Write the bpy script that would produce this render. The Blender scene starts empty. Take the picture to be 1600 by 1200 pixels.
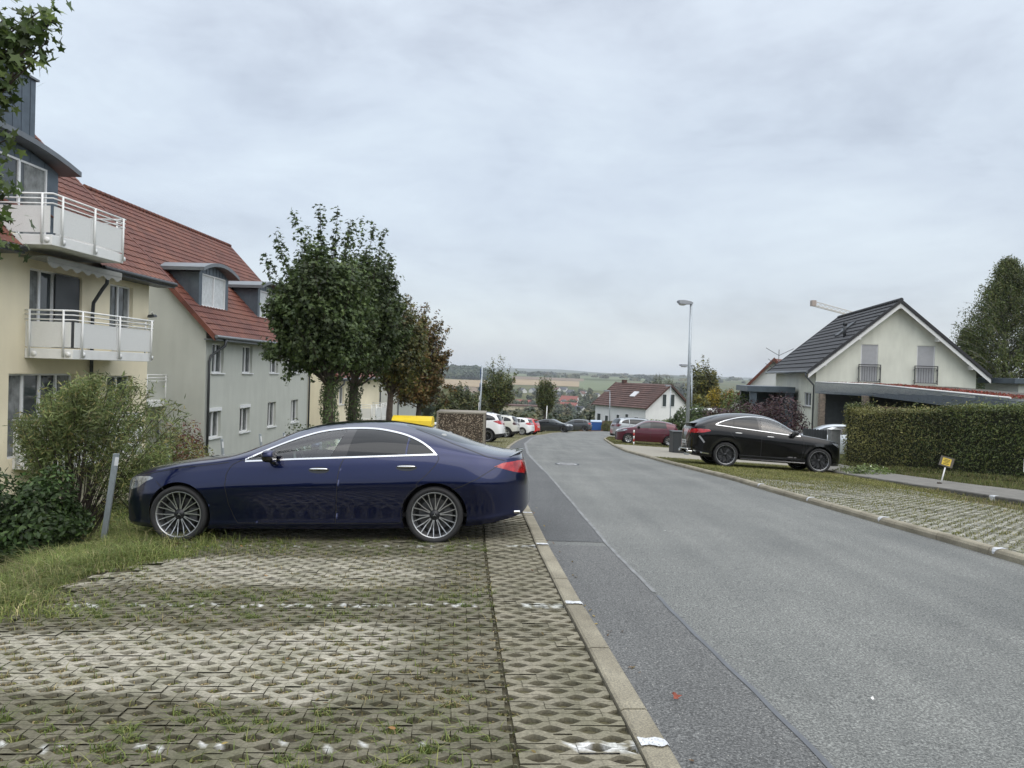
import bpy, math, random
import numpy as np
from mathutils import Vector, Matrix
R = math.radians
rng = np.random.default_rng(7)
random.seed(7)
scene = bpy.context.scene
# ------------------------------------------------------------------ camera
EYE = 1.588
FPX = 1200.0
_p = R(-0.86); _rho = R(1.8)
_f = np.array([0, math.cos(_p), math.sin(_p)])
_r0 = np.array([1.0, 0, 0]); _u0 = np.array([0, -math.sin(_p), math.cos(_p)])
_r = math.cos(_rho) * _r0 + math.sin(_rho) * _u0
_u = math.cos(_rho) * _u0 - math.sin(_rho) * _r0
cam = bpy.data.cameras.new('camera')
cam.sensor_width = 36; cam.lens = 27.0; cam.clip_start = 0.05; cam.clip_end = 20000
camo = bpy.data.objects.new('camera', cam)
scene.collection.objects.link(camo)
camo.matrix_world = Matrix(((_r[0], _u[0], -_f[0], 0), (_r[1], _u[1], -_f[1], 0), (_r[2], _u[2], -_f[2], EYE), (0, 0, 0, 1)))
scene.camera = camo
# ------------------------------------------------------------------ view
scene.view_settings.view_transform = 'Standard'
scene.view_settings.look = 'None'
scene.view_settings.exposure = 0.0
scene.view_settings.gamma = 1.0
scene.render.film_transparent = False
scene.cycles.max_bounces = 8
scene.cycles.transparent_max_bounces = 12
scene.cycles.volume_bounces = 0
scene.cycles.use_denoising = True
# ------------------------------------------------------------------ sky and sun
SUN_EL, SUN_AZ = 52.0, 150.0      # azimuth clockwise from +Y
world = bpy.data.worlds.new('World'); scene.world = world
world.use_nodes = True
nt = world.node_tree; nt.nodes.clear()
def N(tree, typ, **kw):
    n = tree.nodes.new(typ)
    for k, v in kw.items():
        if k.startswith('i_'):
            n.inputs[k[2:].replace('_', ' ')].default_value = v
        else:
            setattr(n, k, v)
    return n
L = nt.links.new
sky = N(nt, 'ShaderNodeTexSky', sky_type='NISHITA', sun_disc=False, sun_elevation=R(SUN_EL), sun_rotation=R(SUN_AZ), air_density=1.0, dust_density=3.0)
bg1 = N(nt, 'ShaderNodeBackground'); bg1.inputs['Strength'].default_value = 0.05
L(sky.outputs[0], bg1.inputs[0])
tc = N(nt, 'ShaderNodeTexCoord')
sep = N(nt, 'ShaderNodeSeparateXYZ'); L(tc.outputs['Generated'], sep.inputs[0])
rampe = N(nt, 'ShaderNodeValToRGB'); L(sep.outputs['Z'], rampe.inputs[0])
els = rampe.color_ramp.elements
els[0].position = 0.0; els[0].color = (0.585, 0.625, 0.665, 1)
els[1].position = 1.0; els[1].color = (1.65, 1.70, 1.75, 1)
for pos, col in ((0.03, (0.575, 0.62, 0.665)), (0.16, (0.545, 0.59, 0.64)), (0.30, (0.575, 0.63, 0.68)), (0.45, (0.69, 0.75, 0.80)), (0.65, (1.35, 1.41, 1.47))):
    e = els.new(pos); e.color = (*col, 1)
# cloud sheet: direction projected on a flat layer so that the banks thin out towards the horizon
mp = N(nt, 'ShaderNodeMapping'); mp.inputs['Scale'].default_value = (1.0, 1.0, 2.6); mp.inputs['Rotation'].default_value = (0.12, 0.22, 0.5); L(tc.outputs['Generated'], mp.inputs[0])
nz = N(nt, 'ShaderNodeTexNoise'); nz.inputs['Scale'].default_value = 3.1; nz.inputs['Detail'].default_value = 7; nz.inputs['Roughness'].default_value = 0.58; nz.inputs['Distortion'].default_value = 0.25
L(mp.outputs[0], nz.inputs['Vector'])
rc = N(nt, 'ShaderNodeValToRGB'); L(nz.outputs['Fac'], rc.inputs[0])
e = rc.color_ramp.elements
e[0].position = 0.28; e[0].color = (0.76, 0.75, 0.775, 1); e[1].position = 0.70; e[1].color = (1.17, 1.17, 1.14, 1)
x_ = e.new(0.47); x_.color = (0.985, 0.98, 0.99, 1)
mul = N(nt, 'ShaderNodeMix', data_type='RGBA', blend_type='MULTIPLY'); mul.inputs['Factor'].default_value = 1.0
L(rampe.outputs[0], mul.inputs[6]); L(rc.outputs[0], mul.inputs[7])
bg2 = N(nt, 'ShaderNodeBackground'); bg2.inputs['Strength'].default_value = 1.0
L(mul.outputs[2], bg2.inputs[0])
addsh = N(nt, 'ShaderNodeAddShader'); L(bg1.outputs[0], addsh.inputs[0]); L(bg2.outputs[0], addsh.inputs[1])
wo = N(nt, 'ShaderNodeOutputWorld'); L(addsh.outputs[0], wo.inputs['Surface'])
sun = bpy.data.lights.new('sun', 'SUN'); sun.energy = 1.3; sun.angle = R(70); sun.color = (1.0, 0.96, 0.9)
suno = bpy.data.objects.new('sun', sun); scene.collection.objects.link(suno)
_sd = Vector((math.sin(R(SUN_AZ)) * math.cos(R(SUN_EL)), math.cos(R(SUN_AZ)) * math.cos(R(SUN_EL)), math.sin(R(SUN_EL))))
suno.rotation_euler = _sd.to_track_quat('Z', 'Y').to_euler()
suno.location = _sd * 50
# ------------------------------------------------------------------ helpers: terrain
PY = [-60, -20, 0, 10, 18, 25, 47, 60, 70, 85, 96, 120, 160, 250, 400, 700, 1000, 1500, 2500, 4000, 5500, 9000]
PZ = [2.4, .8, 0, -.42, -.80, -1.24, -2.55, -3.3, -4.0, -4.8, -5.4, -6.9, -10, -18, -29, -39, -40, -30, -15, -4, 0, 0]
def P(Y): return np.interp(Y, PY, PZ)
XLY = [-60, -20, 0, 3.4, 6.1, 8.7, 12.6, 22, 31.5, 37, 45, 54, 64, 78, 90, 98, 102, 104]
XLX = [2.5, 1.3, .95, .8, .62, .47, .3, .0, -.1, .05, .44, 1.1, 2.1, 4.3, 8, 13, 20, 45]
XRY = [-60, -20, 0, 8.4, 11.4, 15.8, 26, 34, 41.6, 54.6, 67, 74, 78, 80]
XRX = [7.5, 6.3, 5.85, 5.68, 5.52, 5.34, 5.2, 5.12, 5.56, 6.64, 8.6, 12, 18, 45]
def XL(Y): return np.interp(Y, XLY, XLX)
def XR(Y): return np.interp(Y, XRY, XRX)
def smooth(x, a, b):
    t = np.clip((x - a) / (b - a), 0, 1); return t * t * (3 - 2 * t)
def G(X, Y):
    X = np.asarray(X, float); Y = np.asarray(Y, float)
    dl = np.maximum(XL(Y) - X, 0); dr = np.maximum(X - np.where(Y > 80, 400, XR(Y)), 0)
    bank = 1 - 0.75 * smooth(Y, 38, 60)
    ll = -0.03 * np.minimum(dl, 4.4) + bank * np.interp(dl, [0, 4.4, 5.6, 7.5, 10, 14, 30, 200], [0, 0, -.22, -.85, -1.5, -1.9, -2.4, -8])
    rr = np.interp(dr, [0, 5, 6.5, 8, 14, 40, 200], [0, -.18, -.12, -.02, -.05, .2, 1])
    w = 1 - smooth(Y, 110, 300)
    far = smooth(Y, 900, 5000) * 10 * (np.sin(X * .0016 + 1) + .5 * np.sin(X * .0041 + Y * .001))
    return P(Y) + w * (ll + rr) + far
def ray(px, py):
    d = _f + _r * (px - 800) / FPX - _u * (py - 600) / FPX
    return d / d[1]
def AT(px, py, Y):
    q = ray(px, py) * Y; return (float(q[0]), float(q[1]), float(q[2]) + EYE)
def GP(px, py, tmax=6000):
    d = ray(px, py); t = 1.5
    while t < tmax:
        if EYE + d[2] * t < G(d[0] * t, t): break
        t *= 1.004
    return (float(d[0] * t), float(t), float(G(d[0] * t, t)))
# ------------------------------------------------------------------ helpers: objects
def link(o):
    scene.collection.objects.link(o); return o
def tag(o, label=None, cat=None, group=None, kind=None):
    if label: o['label'] = label
    if cat: o['category'] = cat
    if group: o['group'] = group
    if kind: o['kind'] = kind
    return o
def thing(name, label, cat, loc=(0, 0, 0), rotz=0.0, group=None, rot=None):
    o = bpy.data.objects.new(name, None); link(o)
    o.location = loc; o.rotation_euler = rot if rot is not None else (0, 0, rotz)
    o.empty_display_size = 0.2
    return tag(o, label, cat, group)
def mesh_np(name, V, faces, mats, parent=None, smooth=False, mi=None, col=None, uv=None):
    """faces: list of (n,k) int arrays of constant k per array"""
    me = bpy.data.meshes.new(name)
    V = np.asarray(V, np.float32).reshape(-1, 3)
    me.vertices.add(len(V)); me.vertices.foreach_set('co', V.ravel())
    lv = []; ls = []; tot = 0
    for f in faces:
        f = np.asarray(f, np.int32)
        if f.size == 0: continue
        k = f.shape[1]
        lv.append(f.ravel()); ls.append(tot + np.arange(len(f), dtype=np.int32) * k); tot += f.size
    lv = np.concatenate(lv); ls = np.concatenate(ls)
    me.loops.add(tot); me.loops.foreach_set('vertex_index', lv)
    me.polygons.add(len(ls)); me.polygons.foreach_set('loop_start', ls)
    if mi is not None: me.polygons.foreach_set('material_index', np.asarray(mi, np.int32))
    me.polygons.foreach_set('use_smooth', np.full(len(ls), smooth, bool))
    if not isinstance(mats, (list, tuple)): mats = [mats]
    for m in mats: me.materials.append(m)
    if col is not None:
        ca = me.color_attributes.new('Col', 'FLOAT_COLOR', 'POINT')
        c = np.ones((len(V), 4), np.float32); c[:, :3] = col
        ca.data.foreach_set('color', c.ravel())
    me.update(calc_edges=True); me.validate()
    o = bpy.data.objects.new(name, me); link(o)
    if parent is not None: o.parent = parent
    return o
class MB:
    """mesh builder in local coordinates; build() links ONE object"""
    def __init__(s): s.v = []; s.f = []; s.m = []; s.sm = []
    def add(s, V, F, m=0, smooth=False):
        b = len(s.v); s.v += [tuple(map(float, q)) for q in V]
        for f in F: s.f.append(tuple(i + b for i in f)); s.m.append(m); s.sm.append(smooth)
        return s
    def box(s, a, b, m=0):
        (x0, y0, z0), (x1, y1, z1) = a, b
        V = [(x0, y0, z0), (x1, y0, z0), (x1, y1, z0), (x0, y1, z0), (x0, y0, z1), (x1, y0, z1), (x1, y1, z1), (x0, y1, z1)]
        return s.add(V, [(0, 3, 2, 1), (4, 5, 6, 7), (0, 1, 5, 4), (1, 2, 6, 5), (2, 3, 7, 6), (3, 0, 4, 7)], m)
    def hexa(s, b4, t4, m=0):
        V = list(b4) + list(t4)
        return s.add(V, [(0, 3, 2, 1), (4, 5, 6, 7), (0, 1, 5, 4), (1, 2, 6, 5), (2, 3, 7, 6), (3, 0, 4, 7)], m)
    def prism(s, poly, d, m=0):
        n = len(poly); d = np.array(d, float)
        V = [tuple(q) for q in poly] + [tuple(np.array(q) + d) for q in poly]
        F = [tuple(range(n))[::-1], tuple(range(n, 2 * n))] + [(i, (i + 1) % n, (i + 1) % n + n, i + n) for i in range(n)]
        return s.add(V, F, m)
    def tube(s, pts, rad, n=8, m=0, cap=True, smooth=True):
        pts = [np.array(q, float) for q in pts]
        if not hasattr(rad, '__len__'): rad = [rad] * len(pts)
        V = []; prev = None
        for i, q in enumerate(pts):
            t = pts[min(i + 1, len(pts) - 1)] - pts[max(i - 1, 0)]
            t = t / (np.linalg.norm(t) + 1e-9)
            a = np.cross(t, (0, 0, 1.0)) if prev is None else prev - t * np.dot(prev, t)
            if np.linalg.norm(a) < 1e-3: a = np.cross(t, (1.0, 0, 0))
            a /= np.linalg.norm(a); prev = a; b = np.cross(t, a)
            for k in range(n):
                an = 2 * math.pi * k / n
                V.append(q + rad[i] * (math.cos(an) * a + math.sin(an) * b))
        F = []
        for i in range(len(pts) - 1):
            for k in range(n):
                F.append((i * n + k, i * n + (k + 1) % n, (i + 1) * n + (k + 1) % n, (i + 1) * n + k))
        s.add(V, F, m, smooth)
        if cap:
            b = len(s.v) - len(V)
            s.f.append(tuple(b + k for k in range(n))[::-1]); s.m.append(m); s.sm.append(False)
            s.f.append(tuple(b + (len(pts) - 1) * n + k for k in range(n))); s.m.append(m); s.sm.append(False)
        return s
    def lathe(s, prof, axis='y', n=32, m=0, smooth=True, c=(0, 0, 0)):
        """prof: (r, h) along axis"""
        V = []
        for r, h in prof:
            for k in range(n):
                a = 2 * math.pi * k / n; ca, sa = r * math.cos(a), r * math.sin(a)
                V.append({'y': (c[0] + ca, c[1] + h, c[2] + sa), 'z': (c[0] + ca, c[1] + sa, c[2] + h), 'x': (c[0] + h, c[1] + ca, c[2] + sa)}[axis])
        F = []
        for i in range(len(prof) - 1):
            for k in range(n):
                F.append((i * n + k, i * n + (k + 1) % n, (i + 1) * n + (k + 1) % n, (i + 1) * n + k))
        return s.add(V, F, m, smooth)
    def disc(s, r, h, axis='y', n=24, m=0, c=(0, 0, 0)):
        return s.lathe([(r, h), (0.0005, h)], axis, n, m, False, c)
    def build(s, name, mats, parent=None, bevel=0.0, loc=None):
        me = bpy.data.meshes.new(name)
        me.from_pydata(s.v, [], s.f)
        if not isinstance(mats, (list, tuple)): mats = [mats]
        for m in mats: me.materials.append(m)
        me.polygons.foreach_set('material_index', s.m); me.polygons.foreach_set('use_smooth', s.sm)
        me.update()
        o = bpy.data.objects.new(name, me); link(o)
        if parent is not None: o.parent = parent
        if loc is not None: o.location = loc
        if bevel > 0:
            b = o.modifiers.new('bevel', 'BEVEL'); b.width = bevel; b.segments = 2; b.limit_method = 'ANGLE'; b.angle_limit = R(40)
        return o
def copy_tree(o, parent=None):
    c = o.copy(); link(c)
    if parent is not None: c.parent = parent
    for ch in list(o.children): copy_tree(ch, c)
    return c
# ------------------------------------------------------------------ helpers: materials
def newmat(name):
    m = bpy.data.materials.new(name); m.use_nodes = True
    t = m.node_tree; b = t.nodes['Principled BSDF']; return m, t, b
def pbr(name, col, rough=0.6, metal=0.0, var=0.12, scale=6.0, bump=0.0, bscale=60.0, coat=0.0, spec=0.5, detail=4, alt=None, coords='Object'):
    """plain procedural surface: base colour broken up by noise, optional fine bump"""
    m, t, b = newmat(name)
    b.inputs['Roughness'].default_value = rough; b.inputs['Metallic'].default_value = metal
    b.inputs['Coat Weight'].default_value = coat; b.inputs['Coat Roughness'].default_value = 0.03
    b.inputs['Specular IOR Level'].default_value = spec
    tcn = N(t, 'ShaderNodeTexCoord'); k = t.links.new
    n = N(t, 'ShaderNodeTexNoise'); n.inputs['Scale'].default_value = scale; n.inputs['Detail'].default_value = detail; n.inputs['Roughness'].default_value = 0.6
    k(tcn.outputs[coords], n.inputs['Vector'])
    r = N(t, 'ShaderNodeValToRGB'); k(n.outputs['Fac'], r.inputs[0])
    c2 = alt if alt else tuple(min(1, c * (1 + var)) for c in col); c1 = tuple(c * (1 - var) for c in col)
    r.color_ramp.elements[0].position = .3; r.color_ramp.elements[0].color = (*c1, 1)
    r.color_ramp.elements[1].position = .7; r.color_ramp.elements[1].color = (*c2, 1)
    k(r.outputs[0], b.inputs['Base Color'])
    if bump > 0:
        n2 = N(t, 'ShaderNodeTexNoise'); n2.inputs['Scale'].default_value = bscale; n2.inputs['Detail'].default_value = 3
        k(tcn.outputs[coords], n2.inputs['Vector'])
        bp = N(t, 'ShaderNodeBump'); bp.inputs['Strength'].default_value = bump; bp.inputs['Distance'].default_value = 0.01
        k(n2.outputs['Fac'], bp.inputs['Height']); k(bp.outputs[0], b.inputs['Normal'])
    return m
def leafmat(name, rough=0.5, trans=0.25):
    m, t, b = newmat(name); k = t.links.new
    a = N(t, 'ShaderNodeAttribute', attribute_name='Col')
    k(a.outputs['Color'], b.inputs['Base Color']); b.inputs['Roughness'].default_value = rough
    b.inputs['Specular IOR Level'].default_value = 0.35
    tr = N(t, 'ShaderNodeBsdfTranslucent'); k(a.outputs['Color'], tr.inputs[0])
    mx = N(t, 'ShaderNodeMixShader'); mx.inputs[0].default_value = trans
    k(b.outputs[0], mx.inputs[1]); k(tr.outputs[0], mx.inputs[2])
    k(mx.outputs[0], t.nodes['Material Output'].inputs['Surface'])
    return m
M = {}
M['leaf'] = leafmat('leaf')
M['grass'] = leafmat('grass', 0.6, 0.3)
M['bark'] = pbr('bark', (.07, .055, .045), .9, var=.4, scale=9, bump=.6, bscale=40)
M['white_paint'] = pbr('white_paint', (.72, .73, .72), .55, var=.05, scale=3)
M['white_plastic'] = pbr('white_plastic', (.70, .72, .74), .35, var=.03, scale=2)
M['dark_metal'] = pbr('dark_metal', (.045, .05, .055), .45, .3, var=.15, scale=4)
M['zinc'] = pbr('zinc', (.10, .125, .15), .42, .55, var=.18, scale=2.5)
M['zinc_light'] = pbr('zinc_light', (.165, .18, .195), .4, .5, var=.12, scale=2.5)
M['galv'] = pbr('galvanised_steel', (.36, .40, .43), .5, .55, var=.15, scale=12)
M['concrete'] = pbr('concrete', (.27, .265, .25), .9, var=.2, scale=7, bump=.3, bscale=90)
M['black'] = pbr('black_plastic', (.012, .012, .013), .5, var=.2, scale=8)
M['rubber'] = pbr('rubber', (.018, .018, .019), .75, var=.25, scale=14, bump=.1)
M['interior'] = pbr('dark_interior', (.02, .021, .023), .8, var=.1)
def glassmat(name, col=(.03, .04, .045), rough=.03, alpha=0.0):
    m, t, b = newmat(name)
    b.inputs['Base Color'].default_value = (*col, 1); b.inputs['Roughness'].default_value = rough
    b.inputs['Specular IOR Level'].default_value = .5; b.inputs['Coat Weight'].default_value = .3; b.inputs['Coat Roughness'].default_value = .02
    return m
M['window_glass'] = glassmat('window_glass', (.05, .06, .065))
M['tint_glass'] = glassmat('tinted_glass', (.008, .010, .012)); M['tint_glass'].node_tree.nodes['Principled BSDF'].inputs['Coat Weight'].default_value = 0

M['car_glass'] = glassmat('car_glass', (.022, .03, .034))
def clearglass(name, tint=(.78, .9, .87), refl=0.09):
    m, t, b = newmat(name); k = t.links.new
    tr = N(t, 'ShaderNodeBsdfTransparent'); tr.inputs[0].default_value = (*tint, 1)
    gl = N(t, 'ShaderNodeBsdfGlossy'); gl.inputs[1].default_value = .02
    fr = N(t, 'ShaderNodeFresnel'); fr.inputs[0].default_value = 1.45
    ad = N(t, 'ShaderNodeMath', operation='ADD'); ad.inputs[1].default_value = refl; k(fr.outputs[0], ad.inputs[0])
    mx = N(t, 'ShaderNodeMixShader'); k(ad.outputs[0], mx.inputs[0]); k(tr.outputs[0], mx.inputs[1]); k(gl.outputs[0], mx.inputs[2])
    k(mx.outputs[0], t.nodes['Material Output'].inputs['Surface'])
    return m
M['clear_glass'] = clearglass('clear_glass')
M['chrome'] = pbr('chrome', (.75, .76, .77), .12, 1.0, var=.02)
# ------------------------------------------------------------------ helpers: leaves
def _poly(rs, an): return np.array([(r * math.cos(R(a)), r * math.sin(R(a)), 0) for r, a in zip(rs, an)])
MAPLE = _poly([.12, .5, .36, .78, .42, 1.0, .42, .78, .36, .5], [-90, -30, 5, 28, 62, 90, 118, 152, 175, 210]) * .55
OVAL = np.array([(0, -.5, 0), (.2, -.2, .03), (.22, .12, .03), (0, .55, 0), (-.22, .12, .03), (-.2, -.2, .03)])
NARROW = np.array([(0, -.5, 0), (.07, -.1, .01), (0, .55, 0), (-.07, -.1, .01)])
CLUMP = np.array([(-.5, -.35, 0), (-.1, -.5, .1), (.45, -.3, 0), (.5, .2, .12), (.1, .5, 0), (-.4, .35, .1)])
def rotmats(n, nrm):
    """random frames whose local Z follows nrm"""
    z = nrm / (np.linalg.norm(nrm, axis=1, keepdims=True) + 1e-9)
    a = rng.normal(size=(n, 3)); x = np.cross(a, z); x /= (np.linalg.norm(x, axis=1, keepdims=True) + 1e-9)
    y = np.cross(z, x); return np.stack([x, y, z], 2)
def leaves(name, pts, nrm, size, shape, cols, parent=None, mat=None, kind=None, loc=None):
    n = len(pts); k = len(shape)
    Rm = rotmats(n, nrm)
    V = np.einsum('nij,kj->nki', Rm, shape) * np.asarray(size).reshape(-1, 1, 1) + pts[:, None, :]
    F = np.arange(n * k).reshape(n, k)
    o = mesh_np(name, V.reshape(-1, 3), [F], mat or M['leaf'], parent, col=np.repeat(cols, k, 0))
    if loc is not None: o.location = loc
    return o
GAIN = 1.35
def palette(n, cols, w=None, jit=.22, pts=None, cl=1.2):
    """mix of leaf colours; neighbouring leaves lean the same way (clumps)"""
    cols = np.array(cols, float)
    if w is None: w = np.ones(len(cols))
    idx = rng.choice(len(cols), n, p=np.array(w) / np.sum(w))
    c = cols[idx] * (1 + rng.normal(0, jit, (n, 1)))
    if pts is not None:
        ph = rng.uniform(0, 6, 6)
        s = np.sin(pts[:, 0] * 3.1 * cl + ph[0]) + np.sin(pts[:, 1] * 2.7 * cl + ph[1]) + np.sin(pts[:, 2] * 3.7 * cl + ph[2]) + np.sin((pts[:, 0] + pts[:, 2]) * 5.3 * cl + ph[3])
        c *= (1 + .13 * s)[:, None]
    return np.clip(c * GAIN, .004, 1)
# ================================================================== GROUND
def grow(a, b, s0, g):
    out = [a]; s = s0
    while out[-1] < b: out.append(out[-1] + s); s *= g
    return out
def terrain():
    xr = list(np.arange(0, 24, .5)) + grow(24, 5000, .8, 1.13)
    xs = np.array(sorted(set([-x for x in xr] + xr)))
    ys = np.array(list(np.arange(-60, -12, 4)) + list(np.arange(-12, 30, .5)) + list(np.arange(30, 112, 1.0)) + grow(112, 9000, 2.5, 1.07))
    X, Y = np.meshgrid(xs, ys)
    Z = G(X, Y)
    under = (X > XL(Y) - 4.75) & (X < np.where(Y > 79, 60, XR(Y) + 4.9)) & (Y < 106)
    Z = Z - np.where(under, 0.075, 0.0)
    Z += np.where((Y > 110), .6 * np.sin(X * .05) * np.sin(Y * .04) * smooth(Y, 110, 300), 0)
    nx, ny = len(xs), len(ys)
    I = np.arange(nx * ny).reshape(ny, nx)
    F = np.stack([I[:-1, :-1], I[:-1, 1:], I[1:, 1:], I[1:, :-1]], -1).reshape(-1, 4)
    V = np.stack([X, Y, Z], -1).reshape(-1, 3)
    m, t, b = newmat('meadow'); k = t.links.new
    tcn = N(t, 'ShaderNodeTexCoord')
    n1 = N(t, 'ShaderNodeTexNoise'); n1.inputs['Scale'].default_value = .9; n1.inputs['Detail'].default_value = 6; k(tcn.outputs['Object'], n1.inputs['Vector'])
    r1 = N(t, 'ShaderNodeValToRGB'); k(n1.outputs['Fac'], r1.inputs[0])
    r1.color_ramp.elements[0].position = .3; r1.color_ramp.elements[0].color = (.035, .042, .014, 1)
    r1.color_ramp.elements[1].position = .7; r1.color_ramp.elements[1].color = (.085, .09, .03, 1)
    n2 = N(t, 'ShaderNodeTexNoise'); n2.inputs['Scale'].default_value = .006; n2.inputs['Detail'].default_value = 3; k(tcn.outputs['Object'], n2.inputs['Vector'])
    r2 = N(t, 'ShaderNodeValToRGB'); k(n2.outputs['Fac'], r2.inputs[0])
    e = r2.color_ramp.elements; e[0].position = .35; e[0].color = (.055, .075, .03, 1); e[1].position = .62; e[1].color = (.10, .10, .045, 1)
    sp = N(t, 'ShaderNodeSeparateXYZ'); k(tcn.outputs['Object'], sp.inputs[0])
    mr = N(t, 'ShaderNodeMapRange'); mr.inputs[1].default_value = 110; mr.inputs[2].default_value = 180; k(sp.outputs['Y'], mr.inputs[0])
    mx = N(t, 'ShaderNodeMix', data_type='RGBA'); k(mr.outputs[0], mx.inputs[0]); k(r1.outputs[0], mx.inputs[6]); k(r2.outputs[0], mx.inputs[7])
    k(mx.outputs[2], b.inputs['Base Color']); b.inputs['Roughness'].default_value = .95; b.inputs['Specular IOR Level'].default_value = .1
    o = mesh_np('ground', V, [F], m, smooth=True); tag(o, kind='structure')
terrain()
def sheet(name, corners, mat, off=.35, nu=24, nv=10):
    """a patch lying on the terrain, corners in plan (4 points)"""
    c = np.array(corners, float)[:, :2]; V = []
    for j in range(nv + 1):
        for i in range(nu + 1):
            u, v = i / nu, j / nv
            q = (1 - u) * (1 - v) * c[0] + u * (1 - v) * c[1] + u * v * c[2] + (1 - u) * v * c[3]
            V.append((q[0], q[1], float(G(q[0], q[1])) + off))
    I = np.arange((nu + 1) * (nv + 1)).reshape(nv + 1, nu + 1)
    F = np.stack([I[:-1, :-1], I[:-1, 1:], I[1:, 1:], I[1:, :-1]], -1).reshape(-1, 4)
    return tag(mesh_np(name, V, [F], mat, smooth=True), kind='structure')
# ---- asphalt
def asphalt(name, c1, c2, speck=.5):
    m, t, b = newmat(name); k = t.links.new
    tcn = N(t, 'ShaderNodeTexCoord')
    big = N(t, 'ShaderNodeTexNoise'); big.inputs['Scale'].default_value = .55; big.inputs['Detail'].default_value = 5; k(tcn.outputs['Object'], big.inputs['Vector'])
    mpg = N(t, 'ShaderNodeMapping'); mpg.inputs['Scale'].default_value = (2.2, .12, 1); k(tcn.outputs['Object'], mpg.inputs[0])
    lane = N(t, 'ShaderNodeTexNoise'); lane.inputs['Scale'].default_value = 1.0; lane.inputs['Detail'].default_value = 4; k(mpg.outputs[0], lane.inputs['Vector'])
    add = N(t, 'ShaderNodeMath', operation='ADD'); k(big.outputs['Fac'], add.inputs[0]); k(lane.outputs['Fac'], add.inputs[1])
    hf = N(t, 'ShaderNodeMath', operation='MULTIPLY'); hf.inputs[1].default_value = .5; k(add.outputs[0], hf.inputs[0])
    r = N(t, 'ShaderNodeValToRGB'); k(hf.outputs[0], r.inputs[0])
    r.color_ramp.elements[0].position = .36; r.color_ramp.elements[0].color = (*c1, 1); r.color_ramp.elements[1].position = .64; r.color_ramp.elements[1].color = (*c2, 1)
    g = N(t, 'ShaderNodeTexNoise'); g.inputs['Scale'].default_value = 75; g.inputs['Detail'].default_value = 4; g.inputs['Roughness'].default_value = .8; k(tcn.outputs['Object'], g.inputs['Vector'])
    rg = N(t, 'ShaderNodeValToRGB'); k(g.outputs['Fac'], rg.inputs[0])
    e = rg.color_ramp.elements; e[0].position = .33; e[0].color = (.22, .22, .22, 1); e[1].position = .67; e[1].color = (2.5, 2.5, 2.45, 1); x = e.new(.5); x.color = (.95, .95, .95, 1)
    mu = N(t, 'ShaderNodeMix', data_type='RGBA', blend_type='MULTIPLY'); mu.inputs[0].default_value = 1; k(r.outputs[0], mu.inputs[6]); k(rg.outputs[0], mu.inputs[7])
    vo = N(t, 'ShaderNodeTexVoronoi'); vo.inputs['Scale'].default_value = 38; k(tcn.outputs['Object'], vo.inputs['Vector'])
    st = N(t, 'ShaderNodeMath', operation='LESS_THAN'); st.inputs[1].default_value = .13; k(vo.outputs['Distance'], st.inputs[0])
    sc = N(t, 'ShaderNodeSeparateColor'); k(vo.outputs['Color'], sc.inputs[0])
    s2 = N(t, 'ShaderNodeMath', operation='GREATER_THAN'); s2.inputs[1].default_value = .72; k(sc.outputs[0], s2.inputs[0])
    s3 = N(t, 'ShaderNodeMath', operation='MULTIPLY'); k(st.outputs[0], s3.inputs[0]); k(s2.outputs[0], s3.inputs[1])
    s4 = N(t, 'ShaderNodeMath', operation='MULTIPLY'); s4.inputs[1].default_value = speck; k(s3.outputs[0], s4.inputs[0])
    m2 = N(t, 'ShaderNodeMix', data_type='RGBA'); k(s4.outputs[0], m2.inputs[0]); k(mu.outputs[2], m2.inputs[6]); m2.inputs[7].default_value = (.45, .44, .40, 1)
    k(m2.outputs[2], b.inputs['Base Color'])
    b.inputs['Roughness'].default_value = .72; b.inputs['Specular IOR Level'].default_value = .35
    bp = N(t, 'ShaderNodeBump'); bp.inputs['Strength'].default_value = .55; bp.inputs['Distance'].default_value = .008; k(g.outputs['Fac'], bp.inputs['Height']); k(bp.outputs[0], b.inputs['Normal'])
    return m
M['asphalt'] = asphalt('asphalt', (.104, .109, .105), (.158, .163, .154))
M['asphalt_dark'] = asphalt('asphalt_patch', (.084, .086, .085), (.122, .124, .121), .9)
M['seam_dark'] = pbr('bitumen_seam', (.095, .102, .112), .5, var=.15, scale=8)
M['seam_light'] = pbr('dusty_seam', (.185, .19, .192), .8, var=.3, scale=5)
def strip(name, ys, xa, xb, mat, off, nc=2, zf=None):
    ys = np.asarray(ys); V = []
    for y in ys:
        a, b = float(xa(y)), float(xb(y))
        for i in range(nc):
            x = a + (b - a) * i / (nc - 1)
            z = float(P(y)) + off if zf is None else float(zf(x, y)) + off
            V.append((x, y, z))
    I = np.arange(len(ys) * nc).reshape(len(ys), nc)
    F = np.stack([I[:-1, :-1], I[:-1, 1:], I[1:, 1:], I[1:, :-1]], -1).reshape(-1, 4)
    return tag(mesh_np(name, V, [F], mat, smooth=True), kind='structure')
strip('road', np.concatenate([np.arange(-30, 30, .5), np.arange(30, 104.1, .5)]), lambda y: XL(y), lambda y: XR(y) if y < 80 else 45, M['asphalt'], 0, 12)
SY = [-12, 2.5, 3.5, 4.4, 6, 9, 17.6, 29.4, 41, 53, 70, 80, 92]; SX = [1.7, 1.52, 1.47, 1.42, 1.31, 1.15, .93, .69, .80, 1.5, 3.2, 6.0, 12]
seamx = lambda y: float(np.interp(y, SY, SX)) + .004 * math.sin(y * 2.1) + .003 * math.sin(y * 9)
strip('road_repair', np.arange(9.0, 60, .25), lambda y: XL(y), seamx, asphalt('asphalt_patch_new', (.066, .069, .070), (.090, .093, .094), .6), .004, 4)
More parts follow.
